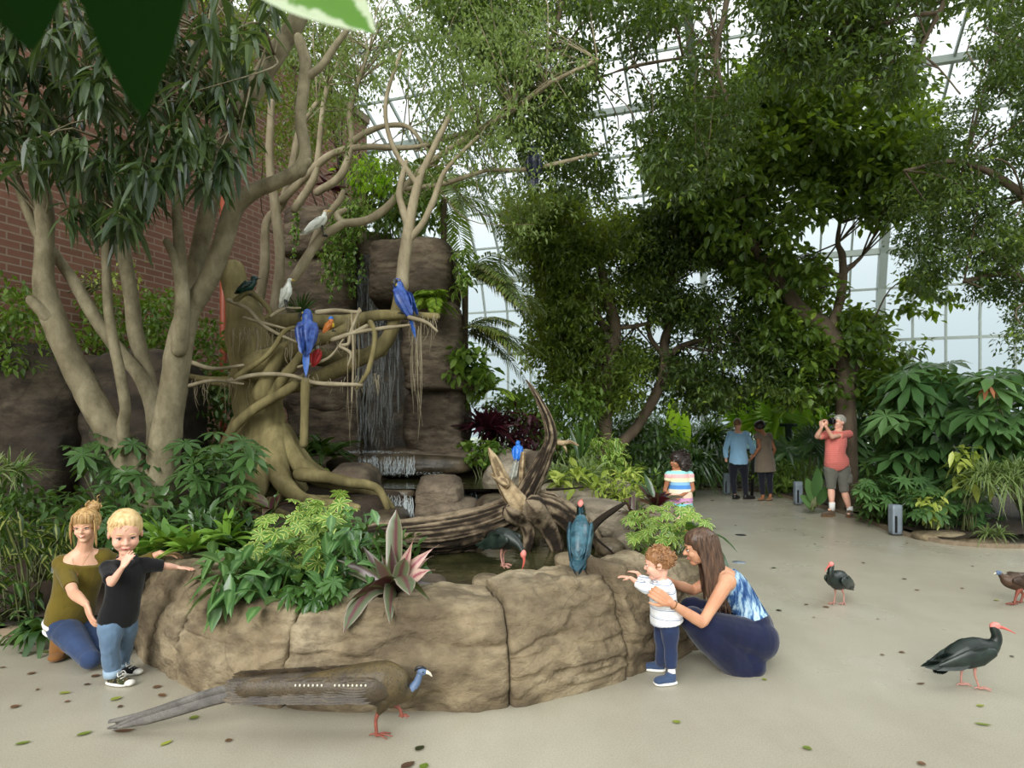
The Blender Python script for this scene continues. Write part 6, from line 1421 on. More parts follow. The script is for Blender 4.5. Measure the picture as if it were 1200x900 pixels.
def face_parts(t, c, R, h, hairm, smile=True, eyes_open=True, mouth_open=False, child=False):
    def part(name, items, mat):
        mb = MB()
        for p, r in items: ell(mb, A(c)+R@(A(p)*h), A(r)*h, R, 4)
        return mb.build(name, M[mat], parent=t)
    for sg in (-1, 1):
        e = part('eye', [((.13*sg, .318, .0), (.055, .03, .030 if eyes_open else .014))], 'eyewhite')
        mb = MB(); ell(mb, A(c)+R@(A((.13*sg, .338, .0))*h), A((.026, .014, .026 if eyes_open else .012))*h, R, 3); mb.build('iris', M['iris'], parent=e)
        mb = MB(); tube(mb, [A(c)+R@(A(p)*h) for p in ((.075*sg, .345, .018), (.13*sg, .352, .034), (.19*sg, .325, .014))], [.008*h, .011*h, .007*h], 5, 3); mb.build('eyelash', M['iris'], parent=e)
        mb = MB(); tube(mb, [A(c)+R@(A(p)*h) for p in ((.06*sg, .365, .10), (.13*sg, .365, .125), (.21*sg, .32, .10))], [.010*h, .014*h, .008*h], 5, 3); mb.build('eyebrow', hairm, parent=t)
    y = .365; w_ = .10 if smile else .07
    mo = MB(); tube(mo, [A(c)+R@(A(p)*h) for p in ((-w_, y-.05, -.215 if smile else -.235), (-w_*.5, y-.005, -.24), (0, y, -.245), (w_*.5, y-.005, -.24), (w_, y-.05, -.215 if smile else -.235))], [.008*h, .018*h, .02*h, .018*h, .008*h], 6, 3, round_ends=True); m = mo.build('mouth', M['lip'], parent=t)
    if smile:
        mo = MB(); tube(mo, [A(c)+R@(A(p)*h) for p in ((-w_*.7, y-.02, -.226), (0, y+.012, -.24), (w_*.7, y-.02, -.226))], [.006*h, .013*h, .006*h], 6, 3, round_ends=True); mo.build('teeth', M['teeth' if not mouth_open else 'mouthdark'], parent=m)
def hand(mb, wr, d, pn, L, side=1, curl=.35, spread=.12, thumb=.7):
    """fused hand: d toward the fingers, pn = way the palm faces, side=+1 thumb on d x pn side"""
    d = nrm(A(d, float)); pn = nrm(A(pn, float)-d*np.dot(A(pn, float), d)); s = np.cross(d, pn)*side; wr = A(wr, float)
    fr = .052*L
    for k, (o, fl) in enumerate(((.19, .40), (.065, .45), (-.06, .41), (-.17, .32))):
        kn = wr+d*L*.50+s*L*o
        tube(mb, [wr+s*L*o*.55, wr+d*L*.25+s*L*o*.85, kn], [fr*1.35, fr*1.5, fr*1.15], 8, 3, round_ends=True)
        a = 0; p = kn; pts = [p]; dd = nrm(d+s*spread*(o*4))
        for j, q in enumerate((.45, .32, .23)):
            a += curl*(.8 if j == 0 else 1)
            p = p+(dd*math.cos(a)+pn*math.sin(a))*L*fl*q; pts.append(p)
        tube(mb, pts, [fr*1.08, fr*1.0, fr*.92, fr*.75], 8, 3, smooth=False, round_ends=True)
    b = wr+d*L*.10+s*L*.12; t1 = b+(d*.7+s*.75+pn*.3)*L*.24; t2 = t1+nrm(d*.9+s*(.6*thumb)+pn*.3)*L*.18; t3 = t2+nrm(d+s*(.3*thumb)+pn*.45)*L*.14
    tube(mb, [b, t1, t2, t3], [fr*1.6, fr*1.3, fr*1.05, fr*.8], 8, 3, smooth=False, round_ends=True)
class Human:
    """joints J in world metres; s = size of the body, h = head height"""
    TS = A([[-.14, .125, .085], [-.06, .155, .108], [0, .160, .115], [.18, .158, .112], [.38, .140, .098], [.55, .142, .10], [.75, .160, .108], [.9, .150, .092], [.98, .10, .07], [1.06, .058, .052]])
    def __init__(s, name, label, foot, J, sz, h, skin, face, up=(0, 0, 1), hl=.1, child=False, girth=1.0, cat='person', neckr=.052):
        s.t = thing(name, label, cat, foot); s.J = {k: A(v, float) for k, v in J.items()}; s.s = sz; s.h = h; s.skin = skin; s.R = frame(face, up); s.hl = hl; s.child = child; s.g = girth; s.nr = neckr
        j = s.J; s.sd1 = nrm(j['sho1']-j['sho0']); s.sd0 = nrm(j['hip1']-j['hip0'])
    def torso(s, mb, f0, f1, off=0, n=20, round_ends=False, ease=None, gx=1.0, keep=False):
        j = s.J; f = np.linspace(f0, f1, 12)
        fx = (f.clip(-.3, 1.2)); c0, c1, c2 = j['pel'], j['che'], j['nek']
        # quadratic through pel(0) che(.55) nek(1)
        a = .55; L0 = (fx-a)*(fx-1)/(a); L1 = fx*(fx-1)/(a*(a-1)); L2 = fx*(fx-a)/(1-a)
        C = L0[:, None]*c0+L1[:, None]*c1+L2[:, None]*c2
        ra = np.interp(fx, s.TS[:, 0], s.TS[:, 1])*s.s*s.g*gx+off; rb = np.interp(fx, s.TS[:, 0], s.TS[:, 2])*s.s*s.g*gx+off
        if off > 0 and f0 < -.05 and not round_ends and keep: ra = np.where(f < 0, .160*s.s*s.g*gx+off, ra); rb = np.where(f < 0, .115*s.s*s.g*gx+off, rb)
        if ease is not None: e = np.interp(f, [f0, f1], ease); ra = ra+e; rb = rb+e
        w = np.clip(fx/.6, 0, 1)[:, None]; sd = s.sd0*(1-w)+s.sd1*w
        tube(mb, C, ra, n, 1, smooth=False, rb=rb, side=sd, round_ends=round_ends)
    def limb(s, mb, keys, rr, off=0, t0=0, t1=1, rend=False, n=12):
        p = [s.J[k] for k in keys]; L = np.concatenate([[0], np.cumsum([np.linalg.norm(b-a) for a, b in zip(p, p[1:])])]); L = L/L[-1]
        ts = np.unique(np.concatenate([np.linspace(t0, t1, 10), L[(L > t0) & (L < t1)]])); P_ = A(p)
        C = np.stack([np.interp(ts, L, P_[:, i]) for i in range(3)], 1); r = np.interp(ts, np.linspace(0, 1, len(rr)), rr)*s.s*s.g**.5+off
        if not rend and t0 == 0: C = np.concatenate([[C[0]-(C[1]-C[0])*.02, C[0]], C[1:]]); r = np.concatenate([[r[0]*.55, r[0]*.85], r[1:]])
        tube(mb, C, r, n, 1, smooth=False, round_ends=rend)
    ARM = [.052, .050, .046, .042, .037, .036, .038, .034, .028, .023]
    LEG = [.100, .092, .082, .070, .056, .054, .057, .050, .038, .033]
    def bodymesh(s, hands, vox=.005, it=3):
        mb = MB(); j = s.J; z = s.s
        s.torso(mb, .02, 1.04, -.006, round_ends=True)
        for k in (0, 1):
            s.limb(mb, ['sho%d' % k, 'elb%d' % k, 'wri%d' % k], s.ARM, 0, rend=True); ell(mb, j['sho%d' % k], A([.062, .062, .062])*z)
            tube(mb, [j['sho%d' % k], (j['sho%d' % k]+j['nek'])/2, j['nek']], [.05*z, .05*z, .05*z], 10, 2, round_ends=True)
            s.limb(mb, ['hip%d' % k, 'kne%d' % k, 'ank%d' % k], s.LEG, -.002, rend=True)
            ell(mb, j['ank%d' % k]*.6+j['toe%d' % k]*.4, A([.026, .026, .02])*z)
        hb = j['hed']+s.R@A([0, -.12, -.22])*s.h
        tube(mb, [j['nek']-A([0, 0, .03])*z, j['nek'], hb], [s.nr*1.25*z, s.nr*z, s.nr*z], 12, 3, round_ends=True)
        head_parts(mb, j['hed'], s.R, s.h, s.child)
        for k in (0, 1):
            if hands[k] is None: ell(mb, j['wri%d' % k], A([.03, .03, .03])*z); continue
            d, pn, side, curl = hands[k][:4]; hand(mb, j['wri%d' % k], d, pn, s.hl, side, curl, *(hands[k][4:]))
        return remesh(mb, 'body', M[s.skin], s.t, vox, it)
    def hp(s, p): return s.J['hed']+s.R@(A(p, float)*s.h)
    def shirt(s, name, mat, f0=-.05, f1=.97, sl=.4, off=.014, vox=.006, ease=None, wr=.004, neck=True, it=4, gx=1.0, sls=None, yoke=True):
        mb = MB(); s.torso(mb, f0, f1, off, ease=ease, gx=gx, keep=True)
        for k in (0, 1):
            q = sl if sls is None else sls[k]
            if q > 0:
                s.limb(mb, ['sho%d' % k, 'elb%d' % k, 'wri%d' % k], s.ARM, off*1.05, 0, q)
            if yoke: ell(mb, s.J['sho%d' % k], A([1, 1, 1])*(.062*s.s+off*.9)); tube(mb, [s.J['sho%d' % k], s.J['sho%d' % k]*.45+s.J['nek']*.55-A([0, 0, .015])*s.s], [.056*s.s+off*.8, .05*s.s+off*.5], 12, 2, round_ends=True)
        return remesh(mb, name, M[mat], s.t, vox, it, wr=wr, wf=16)
    def pants(s, name, mat, l0=0, l1=.93, off=.016, vox=.007, f1=.12, wr=.005, ease=(.0, .0), it=4, flare=0):
        mb = MB(); s.torso(mb, -.14, f1, off, ease=ease)
        for k in (0, 1):
            rr = [a+flare*max(0, (i-2)/7) for i, a in enumerate(s.LEG)]
            s.limb(mb, ['hip%d' % k, 'kne%d' % k, 'ank%d' % k], rr, off, l0, l1); ell(mb, s.J['hip%d' % k], A([1, 1, 1])*(.1*s.s+off*.8))
            ell(mb, s.J['kne%d' % k], A([1, 1, 1])*(.058*s.s+off))
        return remesh(mb, name, M[mat], s.t, vox, it, wr=wr, wf=18)
    def shoe(s, k, mat, sole='rubber', L=.2, w_=.04, hgt=.05, high=0, heading=None, name='shoe'):
        a = s.J['ank%d' % k]; t = s.J['toe%d' % k]; d = nrm((t-a)*A([1, 1, 0])); R = frame(d); z0 = min(a[2]-s.J.get('ah', A([0]))[0] if 0 else a[2], t[2]) 
        base = A([a[0], a[1], s.J['flo%d' % k][2]])
        mb = MB()
        def e(p, r, kk=2.6): ell(mb, base+R@A(p), r, R, 7, k=kk)
        e((0, L*.30, hgt*.45), (w_, L*.5, hgt*.5)); e((0, L*.05, hgt*.75), (w_*.92, L*.24, hgt*.62)); e((0, L*.55, hgt*.38), (w_*1.02, L*.26, hgt*.4))
        if high: tube(mb, [base+R@A([0, L*.02, hgt*.5]), base+R@A([0, -.0, hgt+high])], [w_*.95, w_*.9], 12, 3)
        o = remesh(mb, name, M[mat], s.t, .004, 2)
        mb = MB(); V, Q = rbox(8, 4); W = V*A([w_*1.08, L*.53, .010])+A([0, L*.29, .011]); W[:, 0] *= 1+.12*np.sin((W[:, 1]/L)*5); mb.add(W@R.T+base, Q); mb.build('sole', M[sole], parent=o)
        return o, base, R
def strands(mb, starts, dirs, L, r, grav=.5, seg=6, wave=.0, rr=None, end_in=None):
    for i, (p, d) in enumerate(zip(starts, dirs)):
        l = L if np.isscalar(L) else L[i]; d = nrm(d); pts = [A(p)]; q = A(p); ph = rng.uniform(0, 6)
        for k in range(seg):
            d = nrm(d+A([0, 0, -1])*grav/seg*2); q = q+d*l/seg+A([math.sin(ph+k*1.7), math.cos(ph+k*1.7), 0])*wave; pts.append(q)
        tube(mb, pts, [r, r, r*.8, r*.3], 5, 2)
def cap_hair(H, mat, name='hair', pts=(), vox=.006, lift=.03, bumpy=.006, it=3, wf=30, stretch=(1, 1, 1), strand=None, front=.12, back=0):
    mb = MB(); R, c, h = H.R, H.J['hed'], H.h
    ell(mb, c+R@(A((0, -.10, .16))*h), A((.335+lift, .40+lift, .37+lift))*h, R, 8); ell(mb, c+R@(A((0, .02-.06*back, .24+.02*back))*h), A((.30+lift, .33+lift*.5, .26+lift))*h, R, 8)
    for p, r in pts: ell(mb, c+R@(A(p)*h), A(r)*h, R, 7)
    return remesh(mb, name, M[mat], H.t, vox, it, wr=bumpy, wf=wf, wstretch=stretch)

# ---------- 1 kneeling woman ----------
M['olive'] = mat_cloth('olive green jersey', S(98, 84, 24), .12); M['denim'] = mat_cloth('dark blue denim', S(46, 62, 94), .22, 160); M['jeans'] = mat_cloth('faded blue denim', S(98, 122, 148), .22, 160); M['suede'] = mat_cloth('brown suede', S(128, 88, 46), .18)
J = dict(pel=P(80, 727, 4.52), che=P(90, 688, 4.50), nek=P(98, 648, 4.47), hed=P(100.5, 617, 4.42), sho0=P(74, 661, 4.45), elb0=P(86, 695, 4.28), wri0=P(101, 708, 4.14), sho1=P(121, 653, 4.55), elb1=P(152, 665, 4.72), wri1=P(188, 648, 4.72),
         hip0=P(74, 735, 4.45), kne0=P(106, 774, 4.26), ank0=A([-2.99, 4.5, .09]), toe0=A([-3.03, 4.46, .03]), hip1=P(94, 735, 4.6), kne1=P(122, 770, 4.42), ank1=A([-2.75, 4.85, .07]), toe1=A([-2.9, 4.95, .02]))
J['kne0'][2] = .075; J['kne1'][2] = .075
J['flo0'] = A([0, 0, 0.]); J['flo1'] = A([0, 0, 0.])
w1 = Human('person', 'smiling blonde woman in an olive top kneeling behind the laughing boy', A([-2.9, 4.5, 0]), J, .92, .215, 'skinA', (.22, -1, -.08), hl=.165)
w1.bodymesh([((.45, -.2, -.9), (.6, .6, 0), -1, .18, .16), ((1, .1, -.12), (0, 0, -1), 1, .22, .1)], .0045)
w1.shirt('top', 'olive', -.1, .90, sl=.45, off=.010, wr=.004, ease=(.012, 0), sls=(.44, .9), gx=.95)
mb = MB(); w1.torso(mb, -.22, .0, .020, ease=(.015, .0)); remesh(mb, 'undershirt', M['white_c'], w1.t, .006, 3, wr=.001)
w1.pants('jeans', 'denim', off=.010, l1=.94)
mb = MB(); tube(mb, [A([-2.93, 4.46, .10]), A([-3.02, 4.48, .10]), A([-3.05, 4.47, .07])], [.052, .056, .05], 14, 4, round_ends=True); tube(mb, [A([-3.06, 4.48, .13]), A([-3.05, 4.45, .04])], [.042, .04], 12, 2, round_ends=True); ell(mb, A([-3.03, 4.43, .03]), (.05, .06, .03)); remesh(mb, 'boot', M['suede'], w1.t, .006, 3, wr=.004)
mb = MB(); a = J['ank1']; tube(mb, [a+A([.10, -.1, .01]), a, J['toe1']], [.05, .05, .035], 12, 4, round_ends=True); remesh(mb, 'boot', M['suede'], w1.t, .006, 3, wr=.004)
face_parts(w1.t, J['hed'], w1.R, w1.h, M['hairblond'], True, False)
h = cap_hair(w1, 'hairblond', pts=[((-.16, -.22, .60), (.19, .19, .15)), ((-.12, -.18, .66), (.12, .12, .09)), ((-.24, -.2, .56), (.11, .11, .09))], lift=.05, bumpy=.006, wf=70)
mb = MB()
st = []; dr = []
for x in np.linspace(-.27, .27, 34): st.append(w1.hp((x*.8, .26+.04*rng.random(), .44))); dr.append(w1.R@A([x*1.2, .75, -.15]))
strands(mb, st, dr, .30*w1.h, .0035, 2.4, 7)
st = []; dr = []
for sg in (-1, 1):
    for i in range(14): st.append(w1.hp((.32*sg, .14+.05*rng.normal(), .22+.06*rng.normal()))); dr.append(w1.R@A([.08*sg, .10, -1]))
strands(mb, st, dr, [rng.uniform(.45, .8)*w1.h for _ in st], .003, .6, 6, .001)
st = [w1.hp(A((-.18, -.22, .62))+rdir(1)[0]*.2) for _ in range(40)]; dr = [rdir(1)[0] for _ in st]; strands(mb, st, dr, .045, .003, .6, 5, .006)
mb.build('hair_strands', M['hairblond'], parent=h)
mb = MB(); tube(mb, [w1.J['nek']+w1.R@A(p) for p in ((-.06, .03, .02), (-.03, .085, -.05), (0, .10, -.11), (.03, .085, -.05), (.06, .03, .02))], .0009, 5, 5); ell(mb, w1.J['nek']+w1.R@A((0, .104, -.118)), (.005, .003, .007)); mb.build('necklace', M['suede'], parent=w1.t)

# ---------- 2 laughing boy ----------
M['black_c'] = mat_cloth('black cotton', S(14, 14, 17), .15); M['camo'] = mat_bands('camouflage canvas', [(0, S(52, 56, 34)), (.35, S(84, 70, 46)), (.6, S(30, 30, 24)), (.8, S(96, 92, 62))], 'X', 14, .25)
M['cuff'] = mat_cloth('pale denim cuff', S(150, 172, 192), .1)
J = dict(pel=P(137, 727, 4.09), che=P(146, 690, 4.08), nek=P(148, 655, 4.07), hed=P(147, 625, 4.03), sho0=P(127, 666, 3.98), elb0=P(130, 684, 3.84), wri0=P(144, 664, 3.82), sho1=P(170, 662, 4.14), elb1=P(193, 663, 4.2), wri1=P(209, 665, 4.26),
         hip0=P(130, 735, 4.04), kne0=P(129, 760, 4.02), ank0=P(132, 792, 4.05), toe0=P(150, 799, 4.02), hip1=P(147, 733, 4.13), kne1=P(146, 757, 4.18), ank1=P(141, 780, 4.22), toe1=P(158, 784, 4.2))
J['flo0'] = A([0, 0, 0.]); J['flo1'] = A([0, 0, 0.])
boy = Human('person', 'laughing blond boy in a black polo shirt and rolled jeans, hand at his mouth', A([-2.42, 4.08, 0]), J, .60, .262, 'skinB', (.62, -1, -.30), hl=.105, child=True, girth=1.0, neckr=.062)
boy.bodymesh([((.32, .12, .62), (.35, .9, .2), 1, .25, .2), ((1, .05, -.1), (0, 0, -1), 1, .15, .2)], .0038)
boy.shirt('polo_shirt', 'black_c', -.02, .99, sl=.4, off=.015, ease=(.010, 0), sls=(.42, .52), gx=1.0)
mb = MB(); n_ = boy.J['nek']; tube(mb, [n_+boy.R@A(p) for p in ((-.045, -.02, .012), (-.05, .035, .0), (-.012, .066, -.022))], [.008, .010, .008], 6, 4, rb=[.016, .016, .012], side=(0, 0, .2)); tube(mb, [n_+boy.R@A(p) for p in ((.045, -.02, .012), (.05, .035, .0), (.012, .066, -.022))], [.008, .010, .008], 6, 4); mb.build('collar', M['black_c'], parent=boy.t)
boy.pants('jeans', 'jeans', off=.016, l1=.9, wr=.007, flare=.008)
for k in (0, 1):
    mb = MB(); a, b_ = J['kne%d' % k], J['ank%d' % k]; tube(mb, [a+(b_-a)*.74, a+(b_-a)*.98], [.050, .050], 16, 2, noise=.003); mb.build('jeans_cuff', M['cuff'], parent=boy.t)
    sh, base, R = boy.shoe(k, 'camo' if k == 0 else 'black_c', L=.155, w_=.036, hgt=.052, high=.025)
    mb = MB(); ell(mb, base+R@A([0, .128, .02]), (.032, .03, .018), R, 5); mb.build('toe_cap', M['rubber'], parent=sh)
    mb = MB()
    for q in range(4): tube(mb, [base+R@A([-.022, .045+.018*q, .062-.008*q]), base+R@A([0, .05+.018*q, .068-.009*q]), base+R@A([.022, .045+.018*q, .062-.008*q])], .0032, 5, 3)
    for sg in (-1, 1): tube(mb, [base+R@A([0, .05, .07]), base+R@A([.022*sg, .06, .078]), base+R@A([.03*sg, .07, .06])], .003, 5, 4)
    mb.build('laces', M['rubber'], parent=sh)
face_parts(boy.t, J['hed'], boy.R, boy.h, M['hairchild'], True, False, True, child=True)
h = cap_hair(boy, 'hairchild', lift=.028, bumpy=.003, wf=50, back=1)
mb = MB(); st = []; dr = []
for i in range(120):
    d = rdir(1, .25, 1)[0]; st.append(boy.hp(A([0, -.07, .14])+d*A([.355, .42, .385]))); dr.append(boy.R@(A([rng.normal(.7, .3), .45, .15])-d*.1)+A([0, 0, .0]))
strands(mb, st, dr, .036, .0022, .9, 4)
mb.build('hair_strands', M['hairchild'], parent=h)

# ---------- 3 toddler ----------
M['tstripe'] = mat_bands('white cloth with blue stripes', [(0, S(228, 230, 232)), (.62, S(120, 134, 164)), (.70, S(228, 230, 232)), (.80, S(150, 160, 182)), (.85, S(228, 230, 232))], 'Z', 19, .018)
M['navy'] = mat_cloth('navy twill', S(38, 50, 82), .16); M['bluecanvas'] = mat_cloth('blue canvas', S(54, 70, 98), .15)
J = dict(pel=P(781, 727, 4.13), che=P(777, 702, 4.13), nek=P(775, 679, 4.13), hed=P(771, 661, 4.12), sho0=P(768, 686, 4.20), elb0=P(752, 679, 4.28), wri0=P(747, 671, 4.36), sho1=P(779, 689, 4.05), elb1=P(757, 690, 4.10), wri1=P(739, 677, 4.18),
         hip0=P(777, 733, 4.18), kne0=P(776, 757, 4.2), ank0=P(774, 783, 4.26), toe0=P(760, 789, 4.28), hip1=P(785, 733, 4.08), kne1=P(786, 760, 4.07), ank1=P(787, 789, 4.05), toe1=P(771, 800, 4.03))
J['flo0'] = A([0, 0, 0.]); J['flo1'] = A([0, 0, 0.])
td = Human('person', 'curly-haired toddler in a striped shirt leaning hands on the pond wall', A([.94, 4.12, 0]), J, .47, .205, 'skinB', (-1, .25, -.12), hl=.088, child=True, girth=1.15, neckr=.065)
td.bodymesh([((-1, .3, .15), (0, 0, -1), -1, .2, .15), ((-1, .1, .15), (0, 0, -1), 1, .2, .15)], .0036)
td.shirt('striped_shirt', 'tstripe', -.04, 1.0, sl=.5, off=.014, ease=(.018, 0), sls=(.6, .78), gx=1.08, wr=.005)
td.pants('trousers', 'navy', off=.014, l1=.9, wr=.006)
for k in (0, 1):
    sh, base, R = td.shoe(k, 'bluecanvas', L=.14, w_=.035, hgt=.056)
    mb = MB(); tube(mb, [J['ank%d' % k]+A([0, 0, -.03]), J['ank%d' % k]+A([0, 0, .03])], [.025, .023], 12, 2); mb.build('sock', M['white_c'], parent=td.t)
face_parts(td.t, J['hed'], td.R, td.h, M['haircurl'], False, True, child=True)
h = cap_hair(td, 'haircurl', lift=.02, bumpy=.004, wf=60)
mb = MB()
for i in range(150):
    d = rdir(1, -.55, 1)[0]
    if d[1] > .35 and d[2] < .45: continue
    c = td.hp(A([0, -.1, .15])+d*A([.37, .44, .41])); r = rng.uniform(.008, .013); u = nrm(rdir(1)[0]); v = nrm(np.cross(u, rdir(1)[0])); a = np.linspace(0, 4.8, 9)
    tube(mb, [c+u*r*math.cos(q)+v*r*math.sin(q) for q in a], [.0035, .004, .002], 5, 1, smooth=False)
mb.build('curls', M['haircurl'], parent=h)

# ---------- 4 crouching woman ----------
def mat_tiedye():
    m, nt, N, L = new_mat('blue tie-dye cloth'); v = objc(nt); f = noise_n(nt, v, 9, 5, .6, (4.5, 1, 1)); g = noise_n(nt, v, 5, 3, .6)
    c = ramp(nt, f, [(.36, S(24, 44, 88)), (.47, S(62, 100, 148)), (.55, S(166, 196, 214)), (.68, S(196, 216, 226))]); c = mixc(nt, ramp(nt, g, [(.5, (0, 0, 0)), (.62, (.5, .5, .5))]), c, S(40, 70, 120))
    b = bsdf(nt, c, .85, bump(nt, f, .2, .01), .2); out_of(nt, b.outputs[0]); return m
M['tiedye'] = mat_tiedye(); M['navyjersey'] = mat_cloth('navy jersey', S(20, 25, 52), .2, 60, stretch=(1, 1, .4))
J = dict(pel=P(886, 743, 4.33), che=P(868, 702, 4.38), nek=P(838, 668, 4.40), hed=P(819, 642, 4.40), sho1=P(852, 682, 4.26), elb1=P(823, 730, 4.05), wri1=P(785, 706, 3.97), sho0=P(842, 676, 4.56), elb0=P(812, 692, 4.6), wri0=P(786, 682, 4.46),
         hip1=P(888, 750, 4.25), kne1=P(812, 726, 4.18), ank1=P(872, 783, 4.26), toe1=P(850, 794, 4.22), hip0=P(884, 746, 4.46), kne0=P(812, 712, 4.52), ank0=P(868, 775, 4.50), toe0=P(848, 784, 4.5))
J['flo0'] = A([0, 0, 0.]); J['flo1'] = A([0, 0, 0.])
w2 = Human('person', 'woman with long brown hair in a tie-dye top crouching beside the toddler', A([1.4, 4.3, 0]), J, .95, .24, 'skinC', (-1, .12, -.18), hl=.17)
w2.bodymesh([((-.9, .3, .1), (-.2, .9, 0), 1, .3, .1), ((-.75, -.05, .5), (-.3, .95, .1), 1, .62, .04)], .0045)
mb = MB(); w2.torso(mb, .12, .86, .008); 
for k in (0, 1): tube(mb, [J['sho%d' % k]*.62+J['nek']*.38+A([.03, 0, -.06]), J['sho%d' % k]*.6+J['nek']*.4+A([-.01, 0, .038]), J['sho%d' % k]*.6+J['nek']*.4+A([-.05, 0, -.03])], [.03, .02, .03], 8, 4, round_ends=True)
remesh(mb, 'tank_top', M['tiedye'], w2.t, .006, 4, wr=.003)
mb = MB(); w2.torso(mb, -.14, .24, .014)
for k in (0, 1):
    w2.limb(mb, ['hip%d' % k, 'kne%d' % k, 'ank%d' % k], [.125, .12, .11, .10, .09, .10, .115, .12, .12, .115], .0, 0, .99, rend=True, n=16); ell(mb, J['hip%d' % k], (.14, .12, .13)); ell(mb, J['kne%d' % k], (.085, .08, .08))
tube(mb, [J['ank1']+A([.04, .02, .03]), J['ank1']+A([.08, .02, .02])], [.1, .06], 12, 2, round_ends=True)
ell(mb, (J['hip1']+J['ank1'])/2+A([-.02, 0, 0]), (.12, .1, .12)); ell(mb, (J['hip1']+J['kne1']+J['ank1'])/3, (.15, .09, .12))
for k in (0, 1): ell(mb, A([J['ank%d' % k][0]-.02, J['ank%d' % k][1], .075]), (.11, .09, .075))
ell(mb, P(883, 781, 4.22), (.075, .07, .07)); ell(mb, P(888, 775, 4.22), (.05, .05, .04))
remesh(mb, 'wide_trousers', M['navyjersey'], w2.t, .007, 6, wr=.010, wf=9, wstretch=(1, 1, .5))
face_parts(w2.t, J['hed'], w2.R, w2.h, M['hairbrown'], True, True)
h = cap_hair(w2, 'hairbrown', lift=.04, bumpy=.003, wf=60, stretch=(1, 1, .2), pts=[((0, -.26, -.1), (.30, .2, .42)), ((-.24, -.1, .0), (.1, .2, .36)), ((.24, -.1, .0), (.1, .2, .36))])
mb = MB(); st = []; dr = []; LL = []
for i in range(330):
    sg = rng.choice([-1, 1], p=[.65, .35]); an = rng.uniform(-1.5, .35); x = .385*math.cos(an)*sg; y = -.10+.45*math.sin(an); st.append(w2.hp((x, y, rng.uniform(.12, .42)*(1 if an > -.9 else .8)-.06))); dr.append(w2.R@A([sg*.12, -.08, -1])); LL.append(rng.uniform(.36, .48))
strands(mb, st, dr, LL, .0045, .5, 8, .0015)
st = []; dr = []
for i in range(120):
    x = rng.uniform(-.36, .36); st.append(w2.hp((x*.4, .16-.25*abs(x), .50))); dr.append(w2.R@A([x*3, -.5-rng.random(), .1]))
strands(mb, st, dr, .16, .003, 2.2, 7)
mb.build('hair_strands', M['hairbrown'], parent=h)
mb = MB(); a = J['wri1']+nrm(J['elb1']-J['wri1'])*.03; d = nrm(J['elb1']-J['wri1']); u = nrm(np.cross(d, [0, 1, 0])); v = np.cross(d, u); tube(mb, [a+u*.027*math.cos(q)+v*.027*math.sin(q) for q in np.linspace(0, 2*PI, 17)], .003, 6, 1, smooth=False); mb.build('bracelet', M['suede'], parent=w2.t)

# ---------- 5 curly girl ----------
M['rainbow'] = mat_bands('pastel striped dress', [(0, S(120, 196, 206)), (.1, S(206, 150, 190)), (.24, S(236, 200, 176)), (.36, S(236, 226, 200)), (.46, S(84, 140, 206)), (.56, S(140, 190, 222)), (.64, S(236, 226, 190)), (.74, S(236, 180, 180)), (.84, S(150, 212, 210)), (.92, S(236, 228, 180))], 'Z', 1.9, 0, off=.1)
g0 = A([2.26, 8.9, 0.]); Yg = 8.9
def Q(px, py, dy=0, Y=Yg): return P(px, py, Y+dy)
J = dict(pel=Q(797, 583), che=Q(796, 562), nek=Q(795, 550), hed=Q(793, 541), sho0=Q(784, 557, -.04), elb0=Q(779, 575, -.02), wri0=Q(787, 583, -.16), sho1=Q(808, 557, .02), elb1=Q(812, 574, 0), wri1=Q(797, 581, -.16),
         hip0=Q(793, 588), kne0=A([2.20, 8.86, .36]), ank0=A([2.2, 8.95, .07]), toe0=A([2.12, 8.82, .03]), hip1=Q(802, 588), kne1=A([2.33, 8.86, .36]), ank1=A([2.33, 8.95, .07]), toe1=A([2.28, 8.82, .03]))
J['flo0'] = J['flo1'] = A([0, 0, 0.])
gl_ = Human('person', 'girl with dark curly hair in a pastel striped dress standing behind the leafy bush', g0, J, .80, .225, 'skinD', (-1, -.45, .05), hl=.12, child=True, girth=1.0)
gl_.bodymesh([((.6, -.5, .0), (0, .5, -1), 1, .4), ((-.7, -.4, 0), (0, .5, -1), -1, .4)], .006)
gl_.shirt('striped_dress', 'rainbow', -.1, .97, sl=.2, off=.012, ease=(.03, 0), vox=.008)
mb = MB(); tube(mb, [J['pel']+A([0, 0, .03]), J['pel']+A([0, 0, -.12]), J['pel']+A([0, 0, -.3])], [.15, .17, .19], 20, 3, rb=[.12, .14, .16], side=(1, 0, 0)); mb.build('skirt', M['rainbow'], parent=gl_.t)
face_parts(gl_.t, J['hed'], gl_.R, gl_.h, M['hairblack'], False, True, child=True)
h = cap_hair(gl_, 'hairblack', lift=.10, vox=.008, bumpy=.012, wf=40, pts=[((0, -.45, -.1), (.52, .42, .62)), ((.38, -.2, -.15), (.2, .32, .5)), ((-.36, -.28, -.15), (.18, .3, .48))])
mb = MB()
for i in range(170):
    d = rdir(1, -.9, 1)[0]
    if d[1] > .2 and d[2] < .5: continue
    c = gl_.hp(A([0, -.35, -.02])+d*A([.60, .54, .70])); r = rng.uniform(.012, .02); u = nrm(rdir(1)[0]); v = nrm(np.cross(u, rdir(1)[0])); a = np.linspace(0, 4.8, 8)
    tube(mb, [c+u*r*math.cos(q)+v*r*math.sin(q) for q in a], [.005, .006, .003], 5, 1, smooth=False)
mb.build('curls', M['hairblack'], parent=h)
for k in (0, 1): gl_.shoe(k, 'bluecanvas', L=.2, w_=.036, hgt=.06)

